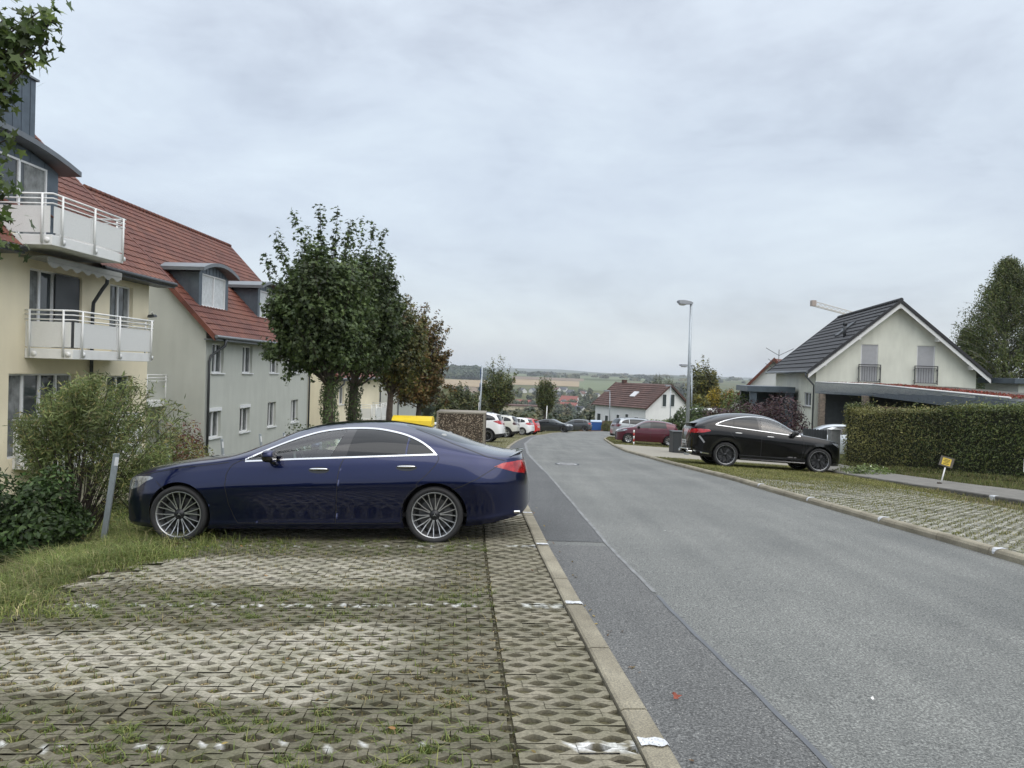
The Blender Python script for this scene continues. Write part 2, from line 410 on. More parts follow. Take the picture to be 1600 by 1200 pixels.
strip('road_repair', np.arange(-12, 9.0, .25), lambda y: XL(y), seamx, M['asphalt_dark'], .004, 4)
strip('road_seam', np.arange(-12, 6.6, .1), lambda y: seamx(y) - .012, lambda y: seamx(y) + .02, M['seam_dark'], .008)
strip('road_seam', np.arange(6.6, 75, .2), lambda y: seamx(y) - .012 - .0012 * y * (y > 20), lambda y: seamx(y) + .018 + .001 * y, M['seam_light'], .008)
for y0, x0, x1, w in ((26.5, .9, 4.6, .10), (30.5, 1.5, 4.7, .08), (38, 1.2, 3.2, .14), (23.5, 1.9, 5.0, .05)):
    V = []; n = 16
    for i in range(n + 1):
        x = x0 + (x1 - x0) * i / n; y = y0 + .25 * math.sin(x * 2 + y0) * .4
        V += [(x, y, float(P(y)) + .004), (x, y + w * (1 + .4 * math.sin(x * 7)), float(P(y + w)) + .004)]
    F = [(2 * i, 2 * i + 2, 2 * i + 3, 2 * i + 1) for i in range(n)]
    tag(mesh_np('road_crack', V, [np.array(F)], M['seam_light'] if y0 != 30.5 else M['asphalt_dark']), kind='structure')
# ---- kerbs
def kerbmat():
    m, t, b = newmat('kerb_concrete'); k = t.links.new
    tcn = N(t, 'ShaderNodeTexCoord')
    n1 = N(t, 'ShaderNodeTexNoise'); n1.inputs['Scale'].default_value = 2.5; n1.inputs['Detail'].default_value = 6; k(tcn.outputs['Object'], n1.inputs['Vector'])
    r = N(t, 'ShaderNodeValToRGB'); k(n1.outputs['Fac'], r.inputs[0]); e = r.color_ramp.elements
    e[0].position = .3; e[0].color = (.17, .155, .12, 1); e[1].position = .7; e[1].color = (.29, .27, .215, 1)
    g = N(t, 'ShaderNodeTexNoise'); g.inputs['Scale'].default_value = 110; g.inputs['Detail'].default_value = 2; k(tcn.outputs['Object'], g.inputs['Vector'])
    rg = N(t, 'ShaderNodeValToRGB'); k(g.outputs['Fac'], rg.inputs[0]); rg.color_ramp.elements[0].position = .3; rg.color_ramp.elements[0].color = (.65, .65, .65, 1); rg.color_ramp.elements[1].position = .75; rg.color_ramp.elements[1].color = (1.45, 1.42, 1.3, 1)
    mu = N(t, 'ShaderNodeMix', data_type='RGBA', blend_type='MULTIPLY'); mu.inputs[0].default_value = 1; k(r.outputs[0], mu.inputs[6]); k(rg.outputs[0], mu.inputs[7])
    k(mu.outputs[2], b.inputs['Base Color']); b.inputs['Roughness'].default_value = .9
    bp = N(t, 'ShaderNodeBump'); bp.inputs['Strength'].default_value = .4; bp.inputs['Distance'].default_value = .006; k(g.outputs['Fac'], bp.inputs['Height']); k(bp.outputs[0], b.inputs['Normal'])
    return m
M['kerb'] = kerbmat()
def kerb(name, pts, prof, step=1.0, gap=.012, mat=None):
    """pts: plan polyline (x,y,zfun base); prof: (offset sideways, height) cross-section; stones with joints"""
    pts = np.array(pts, float); seg = np.linalg.norm(np.diff(pts[:, :2], axis=0), axis=1); S = np.r_[0, np.cumsum(seg)]
    mb = MB(); L_ = S[-1]; s = 0
    at = lambda q: np.array([np.interp(q, S, pts[:, i]) for i in range(3)])
    while s < L_ - .05:
        e = min(s + step - gap, L_); ring = []
        dz = rng.normal(0, .003)
        for q in (s, (s + e) / 2, e):
            c = at(q); d = at(min(q + .05, L_)) - at(max(q - .05, 0)); d = d / np.linalg.norm(d); nrm = np.array([d[1], -d[0], 0])
            ring.append([c + nrm * o_ + np.array([0, 0, h + dz]) for o_, h in prof])
        k = len(prof); V = [v for r_ in ring for v in r_]
        F = [(i * k + j, i * k + (j + 1) % k, (i + 1) * k + (j + 1) % k, (i + 1) * k + j) for i in range(2) for j in range(k)]
        F += [tuple(range(k))[::-1], tuple(range(2 * k, 3 * k))]
        mb.add(V, F, 0, False); s += step
    return tag(mb.build(name, mat or M['kerb']), kind='structure')
yk = np.concatenate([np.arange(-10, 60, .5), np.arange(60, 104, .25)])
kerb('kerb', [(XL(y), y, P(y)) for y in yk], [(.0, -.1), (.0, .012), (-.012, .022), (-.125, .022), (-.14, .012), (-.14, -.1)])
ykr = np.concatenate([np.arange(2, 60, .5), np.arange(60, 79.9, .1)])
kerb('kerb', [(XR(y), y, P(y)) for y in ykr], [(.0, -.1), (0, .055), (.02, .085), (.045, .095), (.12, .095), (.135, .08), (.135, -.1)])
# ---- painted bay marks on the kerbs
LINES = [1.05, 3.58, 6.1, 8.66, 11.2, 13.75, 16.3, 18.8, 21.4, 24, 26.5, 29]
def kmark(y, side):
    """sprayed stroke across the kerb, ragged edges, wrapped over the stone"""
    w = .036 + .01 * rng.random()
    if side < 0: prof = [(.004, .006), (.003, .012), (.0, .0165), (-.012, .0265), (-.139, .0265)]
    else: prof = [(-.004, .03), (-.003, .058), (.017, .0895), (.044, .0995), (.132, .0995)]
    pr = dense_poly(prof, .008); V = []; n = len(pr)
    for i, (o_, h) in enumerate(pr):
        ww = w * min(1, .3 + i / n * 3) * (1 + .18 * math.sin(i * .55 + y) + .08 * rng.random())
        for sgn in (-1, 1):
            yy = y + sgn * ww * (.95 + .1 * rng.random())
            V.append(((XL(yy) if side < 0 else XR(yy)) + o_, yy, float(P(yy)) + h + .002))
    F = [(2 * i, 2 * i + 2, 2 * i + 3, 2 * i + 1) for i in range(n - 1)]
    tag(mesh_np('bay_marking', V, [np.array(F)], M['line_paint']), kind='structure')
def dense_poly(p, st):
    out = []
    for a, b in zip(p[:-1], p[1:]):
        k = max(1, int(math.hypot(b[0] - a[0], b[1] - a[1]) / st)); out += [(a[0] + (b[0] - a[0]) * q / k, a[1] + (b[1] - a[1]) * q / k) for q in range(k)]
    return out + [p[-1]]
M['line_paint'] = pbr('line_paint', (.56, .58, .60), .7, var=.22, scale=25, bump=.2, bscale=90)
_t = M['line_paint'].node_tree; _n = N(_t, 'ShaderNodeTexNoise'); _n.inputs['Scale'].default_value = 95; _n.inputs['Detail'].default_value = 4
_t.links.new(_t.nodes['Texture Coordinate'].outputs['Object'], _n.inputs['Vector']); _q = N(_t, 'ShaderNodeMapRange'); _q.inputs[1].default_value = .30; _q.inputs[2].default_value = .44; _t.links.new(_n.outputs['Fac'], _q.inputs[0]); _t.links.new(_q.outputs[0], _t.nodes['Principled BSDF'].inputs['Alpha'])
for y in LINES[1:5]: kmark(y, -1)
for y in (8.9, 11.4, 13.9, 16.4): kmark(y, 1)
def noise2(x, y, sd=0):
    return (np.sin(x * 2.1 + sd) * np.sin(y * 2.7 + 1.3 * sd) + .6 * np.sin(x * 5.3 + y * 3.1 + sd) + .5 * np.sin(y * 7.7 - x * 4.1 + 2 * sd) + .35 * np.sin(x * 13 + sd) * np.sin(y * 15)) / 1.6
# ---- grid pavers: real blocks with open lens-shaped holes
PX_, PY_ = .19, .105
ARC = [(-.095, .0032), (-.066, .0032), (-.036, .027), (-.014, .041), (-.0022, .044), (.0022, .044), (.014, .041), (.036, .027), (.066, .0032), (.095, .0032)]
def pavers(name, cells, place, colfun, smin=-9, smax=99, joints=True):
    """cells: (n,2) centres in (s,y); place maps (s,y)->(x,y,z)"""
    n = len(cells)
    up = np.array(ARC); k = len(up)
    loc = []
    for sgn in (1, -1):
        u2 = up * ([1, 1] if sgn > 0 or not joints else [.0928 / .095, 1]); low = u2 * [1, sgn]; top = np.stack([u2[:, 0], np.full(k, .0525 * sgn)], 1)
        loc += [np.c_[low, np.zeros(k)], np.c_[top, np.zeros(k)], np.c_[low, np.full(k, -.045)]]
    loc = np.concatenate(loc)                     # 6k local verts
    F = []
    for h, sgn in ((0, 1), (3 * k, -1)):
        for i in range(k - 1):
            q = [h + i, h + i + 1, h + k + i + 1, h + k + i]; w = [h + 2 * k + i, h + 2 * k + i + 1, h + i + 1, h + i]
            if sgn < 0: q = q[::-1]; w = w[::-1]
            if joints and sgn > 0 and i == k // 2 - 1: continue
            F += [q, w]
    F = np.array(F); nl = len(loc)
    jit = rng.normal(0, .0026, (n, 1)) + (.006 * noise2(cells[:, 0] * .9, cells[:, 1] * .8, 3))[:, None]
    S = np.clip(cells[:, 0:1] + loc[None, :, 0], smin, smax); Yc = cells[:, 1:2] + loc[None, :, 1]
    X, Y, Z = place(S, Yc); Z = Z + loc[None, :, 2] + jit
    V = np.stack([X, Y, Z], -1).reshape(-1, 3)
    FF = (F[None] + (np.arange(n) * nl)[:, None, None]).reshape(-1, 4)
    C = colfun(S.ravel(), Y.ravel(), np.repeat(rng.normal(1, .07, n), nl))
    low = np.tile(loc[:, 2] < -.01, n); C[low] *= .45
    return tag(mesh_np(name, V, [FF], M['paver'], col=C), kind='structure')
def pavermat():
    m, t, b = newmat('paver_concrete'); k = t.links.new
    a = N(t, 'ShaderNodeAttribute', attribute_name='Col'); tcn = N(t, 'ShaderNodeTexCoord')
    g = N(t, 'ShaderNodeTexNoise'); g.inputs['Scale'].default_value = 55; g.inputs['Detail'].default_value = 4; g.inputs['Roughness'].default_value = .7; k(tcn.outputs['Object'], g.inputs['Vector'])
    rg = N(t, 'ShaderNodeValToRGB'); k(g.outputs['Fac'], rg.inputs[0]); rg.color_ramp.elements[0].position = .3; rg.color_ramp.elements[0].color = (.62, .62, .6, 1); rg.color_ramp.elements[1].position = .72; rg.color_ramp.elements[1].color = (1.35, 1.35, 1.33, 1)
    n2 = N(t, 'ShaderNodeTexNoise'); n2.inputs['Scale'].default_value = 3.2; n2.inputs['Detail'].default_value = 5; k(tcn.outputs['Object'], n2.inputs['Vector'])
    r2 = N(t, 'ShaderNodeValToRGB'); k(n2.outputs['Fac'], r2.inputs[0]); r2.color_ramp.elements[0].position = .35; r2.color_ramp.elements[0].color = (.78, .79, .72, 1); r2.color_ramp.elements[1].position = .65; r2.color_ramp.elements[1].color = (1.12, 1.11, 1.1, 1)
    mu = N(t, 'ShaderNodeMix', data_type='RGBA', blend_type='MULTIPLY'); mu.inputs[0].default_value = 1; k(a.outputs['Color'], mu.inputs[6]); k(rg.outputs[0], mu.inputs[7])
    m3 = N(t, 'ShaderNodeMix', data_type='RGBA', blend_type='MULTIPLY'); m3.inputs[0].default_value = 1; k(mu.outputs[2], m3.inputs[6]); k(r2.outputs[0], m3.inputs[7])
    k(m3.outputs[2], b.inputs['Base Color']); b.inputs['Roughness'].default_value = .88; b.inputs['Specular IOR Level'].default_value = .3
    bp = N(t, 'ShaderNodeBump'); bp.inputs['Strength'].default_value = .35; bp.inputs['Distance'].default_value = .006; k(g.outputs['Fac'], bp.inputs['Height']); k(bp.outputs[0], b.inputs['Normal'])
    return m
M['paver'] = pavermat()
def placeL(s, y):
    x = XL(y) - .145 - s; return x, y, G(x, y)
def colL(s, y, tone):
    y = np.asarray(y); q = np.abs(((y - 3.58) / 2.535) % 1 - .5)
    wob = .05 * noise2(s * .8, y * 1.6, 2)
    clean = (1 - smooth(q + wob, .20, .29)) * smooth(s + .35 * noise2(s, y, 4), .95, 1.6)
    # tracks on the near-kerb side stay dirty
    base = np.array([.142, .132, .099]); lite = np.array([.315, .298, .25]); kerbside = np.array([.205, .19, .148])
    c = base * (1 - clean[:, None]) + lite * clean[:, None]
    ks = (s < .58).astype(float)[:, None]; c = c * (1 - ks) + kerbside * ks
    c = c * tone[:, None]
    moss = smooth(noise2(s * 1.7, y * 1.9, 7), .15, .8) * (1 - clean * .7) * (s > .58)
    c = c * (1 - .45 * moss[:, None] * .7) + np.array([.085, .095, .045]) * .32 * moss[:, None]
    d = np.min(np.abs(y[:, None] - np.array(LINES)[None]), 1)
    pn = noise2(s * 9, y * 6, 11) + .5 * noise2(s * 23, y * 19, 3)
    paint = ((d < .036) & (pn > np.where(y < 4.5, .75, .38)) & (s > .7)) | ((d < .045) & (s < .34) & (pn > -.3))
    c[paint] = np.array([.60, .61, .62]) * (.85 + .15 * rng.random((paint.sum(), 1)))
    return c
def grid(s0, ncol, y0, y1):
    js = np.arange(int((y1 - y0) / PY_)); I, J = np.meshgrid(np.arange(ncol), js)
    s = s0 + PX_ * (I + .5 + .5 * (J % 2)); y = y0 + PY_ * (J + .5)
    return np.stack([s.ravel(), y.ravel()], 1)
cA = grid(-.095, 4, 1.2, 33); cA = cA[cA[:, 0] < .62]; cB = grid(.50, 21, 1.2, 33)
edge = np.interp(cB[:, 1], [1, 4.6, 5.6, 6.0, 6.5, 8, 10, 40], [4.7, 4.7, 4.2, 4.1, 4.2, 4.0, 4.2, 4.4])
cB = cB[cB[:, 0] < edge + rng.normal(0, .1, len(cB))]
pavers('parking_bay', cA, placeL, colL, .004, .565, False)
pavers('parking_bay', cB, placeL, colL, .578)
M['soil'] = pbr('soil', (.055, .045, .028), .95, var=.5, scale=14, bump=.8, bscale=70, alt=(.11, .10, .05))
strip('soil', np.arange(-4, 34, .5), lambda y: XL(y) - 5.0, lambda y: XL(y) - .13, M['soil'], -.02, 12, G)
# far part of the left bays and the right bays: the same blocks, overgrown
def overgrown(name):
    m, t, b = newmat(name); k = t.links.new; tcn = N(t, 'ShaderNodeTexCoord')
    n1 = N(t, 'ShaderNodeTexNoise'); n1.inputs['Scale'].default_value = 3.5; n1.inputs['Detail'].default_value = 7; k(tcn.outputs['Object'], n1.inputs['Vector'])
    r = N(t, 'ShaderNodeValToRGB'); k(n1.outputs['Fac'], r.inputs[0]); e = r.color_ramp.elements
    e[0].position = .3; e[0].color = (.075, .075, .028, 1); e[1].position = .75; e[1].color = (.17, .16, .085, 1); x = e.new(.5); x.color = (.11, .105, .04, 1)
    k(r.outputs[0], b.inputs['Base Color']); b.inputs['Roughness'].default_value = .95
    return m
M['overgrown'] = overgrown('overgrown_pavers')
strip('parking_bay', np.arange(33, 103.5, .5), lambda y: max(XL(y) - 7 - .02 * y, -14) , lambda y: XL(y) - .135, M['overgrown'], .004, 14, G)
def placeR(s, y):
    x = XR(y) + .14 + s; return x, y, G(x, y) + .07
def colR(s, y, tone):
    c = np.array([.33, .325, .29])[None] * tone[:, None] * (1 + .1 * noise2(s, y, 5))[:, None]
    d = np.abs(np.asarray(y) - 11.4); paint = (d < .045) & (noise2(s * 9, y * 6, 1) > .0); c[paint] = (.6, .61, .62)
    return c
cR = grid(.0, 21, 6.0, 27.6)
cR = cR[cR[:, 0] < np.interp(cR[:, 1], [6, 16, 19, 26], [4.6, 4.3, 3.7, 3.4]) + rng.normal(0, .15, len(cR))]
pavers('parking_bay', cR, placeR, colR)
strip('soil', np.arange(2, 28.4, .5), lambda y: XR(y) + .12, lambda y: XR(y) + 5.2, M['soil'], .04, 12, G)
# driveway of plain pavers beyond the dark car, bay of the red hatchback beyond that
def placeplain(x0f, x1f, y0, y1, mat, name, off): return strip(name, np.arange(y0, y1 + .01, .5), x0f, x1f, mat, off, 8, G)
M['plain_paver'] = pbr('plain_paving', (.25, .235, .195), .9, var=.16, scale=5, bump=.2, bscale=40)
placeplain(lambda y: XR(y) + .13, lambda y: XR(y) + 6 + .0 * y, 28.3, 43.0, M['plain_paver'], 'driveway', .08)
placeplain(lambda y: XR(y) + .13, lambda y: XR(y) + 5.5, 43.0, 70, M['overgrown'], 'parking_bay', .075)
# pavement with a dark kerb face on the right
wx = lambda y: float(np.interp(y, [0, 12, 15.8, 19.6, 23, 26, 30], [11.3, 10.9, 10.62, 10.3, 10.25, 10.4, 10.8]))
M['footway'] = pbr('footway', (.155, .15, .135), .9, var=.2, scale=4, bump=.3, bscale=60)
strip('pavement', np.arange(8, 29, .5), lambda y: wx(y) + .1, lambda y: wx(y) + 1.45, M['footway'], .135, 4, G)
kerb('kerb', [(wx(y), y, G(wx(y), y)) for y in np.arange(8, 28, .5)], [(.0, -.1), (0, .12), (.015, .14), (.1, .14), (.1, -.1)], mat=pbr('old_kerb', (.10, .097, .085), .9, var=.35, scale=4))
tag(mesh_np('bay_marking', [(wx(y) - .004 + dx, y, G(wx(y), y) + z) for y in (16.62, 16.80) for dx, z in ((-.004, .0), (-.004, .125), (.012, .148), (.1, .148))], [np.array([(0, 4, 5, 1), (1, 5, 6, 2), (2, 6, 7, 3)])], M['line_paint']), kind='structure')
# ---- grass
def blades(name, pts, ln, wd, cols, lean=.5, bend=True):
    n = len(pts); ln = np.broadcast_to(ln, (n,)); az = rng.uniform(0, 2 * math.pi, n)
    side = np.stack([np.cos(az), np.sin(az), np.zeros(n)], 1); fw = np.stack([-np.sin(az), np.cos(az), np.zeros(n)], 1)
    ll = lean * (.35 + np.abs(rng.normal(0, .75, n))); up = np.array([0, 0, 1.0])
    mid = pts + (fw * (ll * .35)[:, None] + up) * (ln * .55)[:, None]
    tip = pts + (fw * (ll * 1.0)[:, None] + up * (1 - .3 * np.minimum(ll, 1.5))[:, None]) * ln[:, None]
    w = (side * np.broadcast_to(wd, (n,))[:, None]) * .5
    V = np.stack([pts - w, pts + w, mid + w * .8, mid - w * .8, tip], 1).reshape(-1, 3)
    b = np.arange(n)[:, None] * 5
    Q = b + np.array([[0, 1, 2, 3]]); T = b + np.array([[3, 2, 4]])
    return tag(mesh_np(name, V, [Q, T], M['grass'], col=np.repeat(cols, 5, 0)), kind='stuff')
GREENS = [(.085, .115, .028), (.115, .145, .034), (.06, .085, .022), (.165, .17, .055), (.24, .21, .10), (.30, .26, .14)]
# tufts in the holes of the near left bays
h = cB[cB[:, 1] < 14]
s_, y_ = h[:, 0], h[:, 1]
q = np.abs(((y_ - 3.58) / 2.535) % 1 - .5)
dens = np.clip(.25 + .9 * smooth(q, .2, .4) + .35 * noise2(s_, y_, 9), .05, 1.3) * (1 + .6 * smooth(s_, 2.2, 3.9))
cnt = rng.poisson(np.clip(dens, 0, 3) * 15 * np.minimum(rng.gamma(.55, 1 / .55, len(h)), 3.2))
idx = np.repeat(np.arange(len(h)), cnt)
ss = s_[idx] + rng.uniform(-.05, .05, len(idx)); yy = y_[idx] + rng.uniform(-.032, .032, len(idx))
x, y, z = placeL(ss, yy); pts = np.stack([x, y, z - .028], 1)
dry = np.clip(1.5 * (1 - smooth(q[idx], .2, .4)) - .0, 0, 1)
cg = palette(len(idx), GREENS[:4], [3, 3, 2, 2]); cd = palette(len(idx), [(.22, .18, .085), (.15, .125, .055), (.10, .11, .035)], [3, 2, 1])
pick = (rng.random(len(idx)) < dry * .75)[:, None]
blades('grass', pts, np.abs(rng.normal(.05, .018, len(idx))) + .012 * (q[idx] > .3), .006, np.where(pick, cd, cg), 1.2)
mh = cB[(cB[:, 1] < 13)]; cnt = rng.poisson(np.clip(14 * (.6 + noise2(mh[:, 0], mh[:, 1], 5)), 2, 24)); idx = np.repeat(np.arange(len(mh)), cnt)
x, y, z = placeL(mh[idx, 0] + rng.uniform(-.045, .045, len(idx)), mh[idx, 1] + rng.uniform(-.03, .03, len(idx)))
o = leaves('moss', np.stack([x, y, z - .013], 1), rng.normal(size=(len(idx), 3)) * .5 + [0, 0, 1], rng.uniform(.012, .03, len(idx)), OVAL, palette(len(idx), [(.085, .10, .02), (.06, .075, .018), (.13, .125, .035), (.13, .105, .045)], [3, 2, 2, 2]), mat=M['grass'])
tag(o, kind='stuff')
# chips and litter lying in the holes next to the kerb
hA = cA[cA[:, 1] < 12]; cnt = rng.poisson(14, len(hA)); idx = np.repeat(np.arange(len(hA)), cnt)
x, y, z = placeL(hA[idx, 0] + rng.uniform(-.05, .05, len(idx)), hA[idx, 1] + rng.uniform(-.034, .034, len(idx)))
o = leaves('bark_chips', np.stack([x, y, z - .024], 1), rng.normal(size=(len(idx), 3)) * .5 + [0, 0, 1], rng.uniform(.008, .022, len(idx)), OVAL, palette(len(idx), [(.10, .075, .05), (.05, .04, .03), (.2, .165, .12), (.3, .26, .2)], [3, 4, 2, 1]), mat=M['grass'])
tag(o, kind='stuff')
hB = cB[cB[:, 1] < 9]; cnt = rng.poisson(5 + 16 * (1 - smooth(np.abs(((hB[:, 1] - 3.58) / 2.535) % 1 - .5), .2, .32))); idx = np.repeat(np.arange(len(hB)), cnt)
x, y, z = placeL(hB[idx, 0] + rng.uniform(-.05, .05, len(idx)), hB[idx, 1] + rng.uniform(-.034, .034, len(idx)))
o = leaves('dry_litter', np.stack([x, y, z - .014], 1), rng.normal(size=(len(idx), 3)) * .5 + [0, 0, 1], rng.uniform(.01, .024, len(idx)), OVAL, palette(len(idx), [(.20, .16, .08), (.12, .095, .05), (.28, .225, .12)], [3, 2, 2]), mat=M['grass'])
tag(o, kind='stuff')
# verge and bank on the left: long, partly dry grass
def scatter(n, x0, x1, y0, y1): return rng.uniform(x0, x1, n), rng.uniform(y0, y1, n)
def verge(n, x0, x1, y0, y1, keep, ln, wd, cols, w, lean=.7, dz=-.01, name='grass', jit=.25):
    x, y = scatter(n, x0, x1, y0, y1); k = keep(x, y); x, y = x[k], y[k]
    pts = np.stack([x, y, G(x, y) + dz], 1); lnv = ln(x, y) * rng.uniform(.5, 1.3, len(x))
    return blades(name, pts, lnv, wd, palette(len(x), cols, w, jit, pts, .8), lean)
edgeX = lambda y: XL(y) - np.interp(y, [1, 4.6, 5.4, 5.75, 6.1, 6.5, 7.3, 8, 9, 10, 14, 40], [5.2, 5.0, 4.7, 3.85, 3.95, 4.55, 4.4, 3.75, 3.9, 4.1, 4.5, 4.6])
clumpf = lambda x, y: np.clip(.5 + .5 * noise2(x * .9, y * .9, 3), .1, 1.2)
verge(90000, -11, -2.5, 4.4, 13.5, lambda x, y: (x < edgeX(y) + .25 * noise2(x * 2, y * 2, 1)) & (rng.random(len(x)) < .9), lambda x, y: .05 + .13 * clumpf(x, y) * smooth(edgeX(y) - x, -.1, .8), .0065, GREENS, [4, 5, 2, 3.5, 1.0, .3], 1.1)
verge(3600, -7.5, -3.2, 5.6, 11, lambda x, y: (x < edgeX(y) - .15) & (noise2(x * .9, y * .9, 3) > .0), lambda x, y: .14 + .16 * clumpf(x, y), .0045, [(.22, .19, .10), (.17, .16, .07), (.12, .125, .05)], [2, 2, 2], 1.5)
verge(900, -5.1, -2.3, 8.0, 9.3, lambda x, y: x < -2.4, lambda x, y: .08 + .10 * smooth(-x, 2.6, 3.6), .005, GREENS, [3, 4, 2, 3, 1.2, .6], 1.0)
verge(30000, -16, -5, 10, 40, lambda x, y: x < edgeX(y), lambda x, y: .12 + .15 * clumpf(x, y), .016, GREENS[:5], [3, 3, 3, 2, .7], .7)
verge(9000, -5.6, -3.6, 13, 33, lambda x, y: x < edgeX(y) + .5, lambda x, y: .1 + .1 * clumpf(x, y), .012, GREENS[:5], [3, 3, 3, 2, 1], .7)
# right bays: short grass between and over the blocks
gx = lambda s, y: XR(y) + .14 + s
def rightgrass(n, s0, s1, y0, y1, keep, ln, wd, w, lean=.6, dz=.045):
    s, y = rng.uniform(s0, s1, n), rng.uniform(y0, y1, n); x = gx(s, y); k = keep(s, y); s, y, x = s[k], y[k], x[k]
    pts = np.stack([x, y, G(x, y) + dz], 1); c = palette(len(x), [(.085, .095, .022), (.12, .125, .035), (.065, .075, .02), (.17, .155, .06), (.22, .18, .10)], w, .2, pts, .7)
    blades('grass', pts, ln(s, y) * rng.uniform(.5, 1.3, len(x)), wd, c, lean)
hr = cR; cnt = rng.poisson(np.clip(9 + 12 * smooth(hr[:, 1], 14, 20) + 5 * noise2(hr[:, 0], hr[:, 1], 6), 2, 30)); idx = np.repeat(np.arange(len(hr)), cnt)
ss = hr[idx, 0] + rng.uniform(-.06, .06, len(idx)); yy = hr[idx, 1] + rng.uniform(-.04, .04, len(idx)); x = gx(ss, yy)
blades('grass', np.stack([x, yy, G(x, yy) + .05], 1), rng.uniform(.03, .065, len(idx)), .010, palette(len(idx), [(.095, .105, .022), (.13, .13, .035), (.07, .08, .02), (.17, .15, .06)], [3, 3, 2, 2], .2), .7)
rightgrass(46000, 0, 4.9, 16, 28.2, lambda s, y: rng.random(len(s)) < .15 + .85 * smooth(y + .6 * noise2(s, y, 3), 17.5, 20.5), lambda s, y: .05 + .02 * smooth(y, 18, 24), .012, [3, 3, 2, 2, .6], dz=.06)
rightgrass(16000, 3.2, 5.4, 9, 28.5, lambda s, y: (gx(s, y) < np.array([wx(q) for q in y]) - .02) & (rng.random(len(s)) < .3 + .7 * smooth(s, 3.5, 4.6)), lambda s, y: .07 + .07 * clumpf(s, y), .012, [3, 3, 2, 3, 2.5], dz=.02)
verge(22000, 11.5, 15.5, 10, 30, lambda x, y: x > np.array([wx(q) for q in y]) + 1.4, lambda x, y: .06 + .06 * clumpf(x, y), .012, [(.07, .085, .025), (.10, .11, .035), (.12, .105, .05)], [3, 2, 2], .7, dz=.12)
verge(16000, 4.5, 14, 43.1, 62, lambda x, y: (x > XR(y) + .13) & (x < XR(y) + 5.4), lambda x, y: .07 + 0 * x, .03, [(.10, .10, .03), (.14, .13, .05), (.075, .085, .022)], [3, 2, 2], .7, dz=.07)
verge(26000, -8, 13, 33, 103, lambda x, y: (x < XL(y) - .16) & (x > XL(y) - 6.5), lambda x, y: .06 + 0 * x, .03, [(.10, .095, .03), (.14, .125, .055), (.08, .085, .025), (.19, .16, .09)], [3, 2, 2, 1], .7, dz=-.005)

verge(26000, -6.6, -3.3, 6.2, 10.6, lambda x, y: (x < edgeX(y) - .05) & (noise2(x * 1.3, y * 1.3, 2) > -.5), lambda x, y: .09 + .16 * clumpf(x * 1.4, y * 1.4) * smooth(edgeX(y) - x, 0, .7), .006, [(.10, .135, .034), (.085, .115, .03), (.15, .16, .055), (.20, .19, .08), (.26, .23, .12)], [4, 4, 3, 1, .5], 1.1)
# blades creeping over the edge of the blocks, and a thin scatter of dead leaves
verge(9000, -5.2, -1.8, 2.5, 9.2, lambda x, y: (x < edgeX(y) + .55 + .35 * noise2(x * 2, y * 2, 1)) & (x > edgeX(y) - .1) & (noise2(x * 3.1, y * 2.7, 4) > -.1), lambda x, y: .04 + 0 * x, .006, GREENS, [4, 4, 2, 3, .8, .4], 1.3)
n = 130; s_ = rng.uniform(-.15, 4.6, n); y_ = rng.uniform(2.2, 12, n); x_2 = XL(y_) - .145 - s_; k = rng.random(n) < .3; x_2 = np.where(k, XL(y_) + np.abs(rng.normal(.05, .08, n)), x_2)
o = leaves('fallen_leaves', np.stack([x_2, y_, np.where(k, P(y_), G(x_2, y_)) + .012], 1), rng.normal(size=(n, 3)) * .25 + [0, 0, 1], rng.uniform(.02, .05, n), OVAL, palette(n, [(.16, .09, .035), (.10, .06, .03), (.20, .15, .05)], None, .3), mat=M['grass']); tag(o, kind='stuff')
# ================================================================== CARS
def inpoly(px, py, poly):
    n = len(poly); r = np.zeros(len(px), bool); j = n - 1
    for i in range(n):
        xi, yi = poly[i]; xj, yj = poly[j]
        c = ((yi > py) != (yj > py)) & (px < (xj - xi) * (py - yi) / (yj - yi + 1e-12) + xi)
        r ^= c; j = i
    return r
def dense(poly, step, closed=True):
    out = []; n = len(poly)
    for i in range(n if closed else n - 1):
        a = np.array(poly[i], float); b = np.array(poly[(i + 1) % n], float)
        k = max(1, int(np.linalg.norm(b - a) / step))
        for q in range(k): out.append(a + (b - a) * q / k)
    if not closed: out.append(np.array(poly[-1], float))
    return np.array(out)
def spl(pts, n=8):
    """smooth open curve through points (Catmull-Rom)"""
    p = np.array(pts, float); p = np.vstack([2 * p[0] - p[1], p, 2 * p[-1] - p[-2]]); out = []
    for i in range(1, len(p) - 2):
        for q in range(n):
            t = q / n
            out.append(.5 * ((2 * p[i]) + (-p[i - 1] + p[i + 1]) * t + (2 * p[i - 1] - 5 * p[i] + 4 * p[i + 1] - p[i + 2]) * t * t + (-p[i - 1] + 3 * p[i] - 3 * p[i + 1] + p[i + 2]) * t ** 3))
    out.append(p[-2]); return np.array(out)
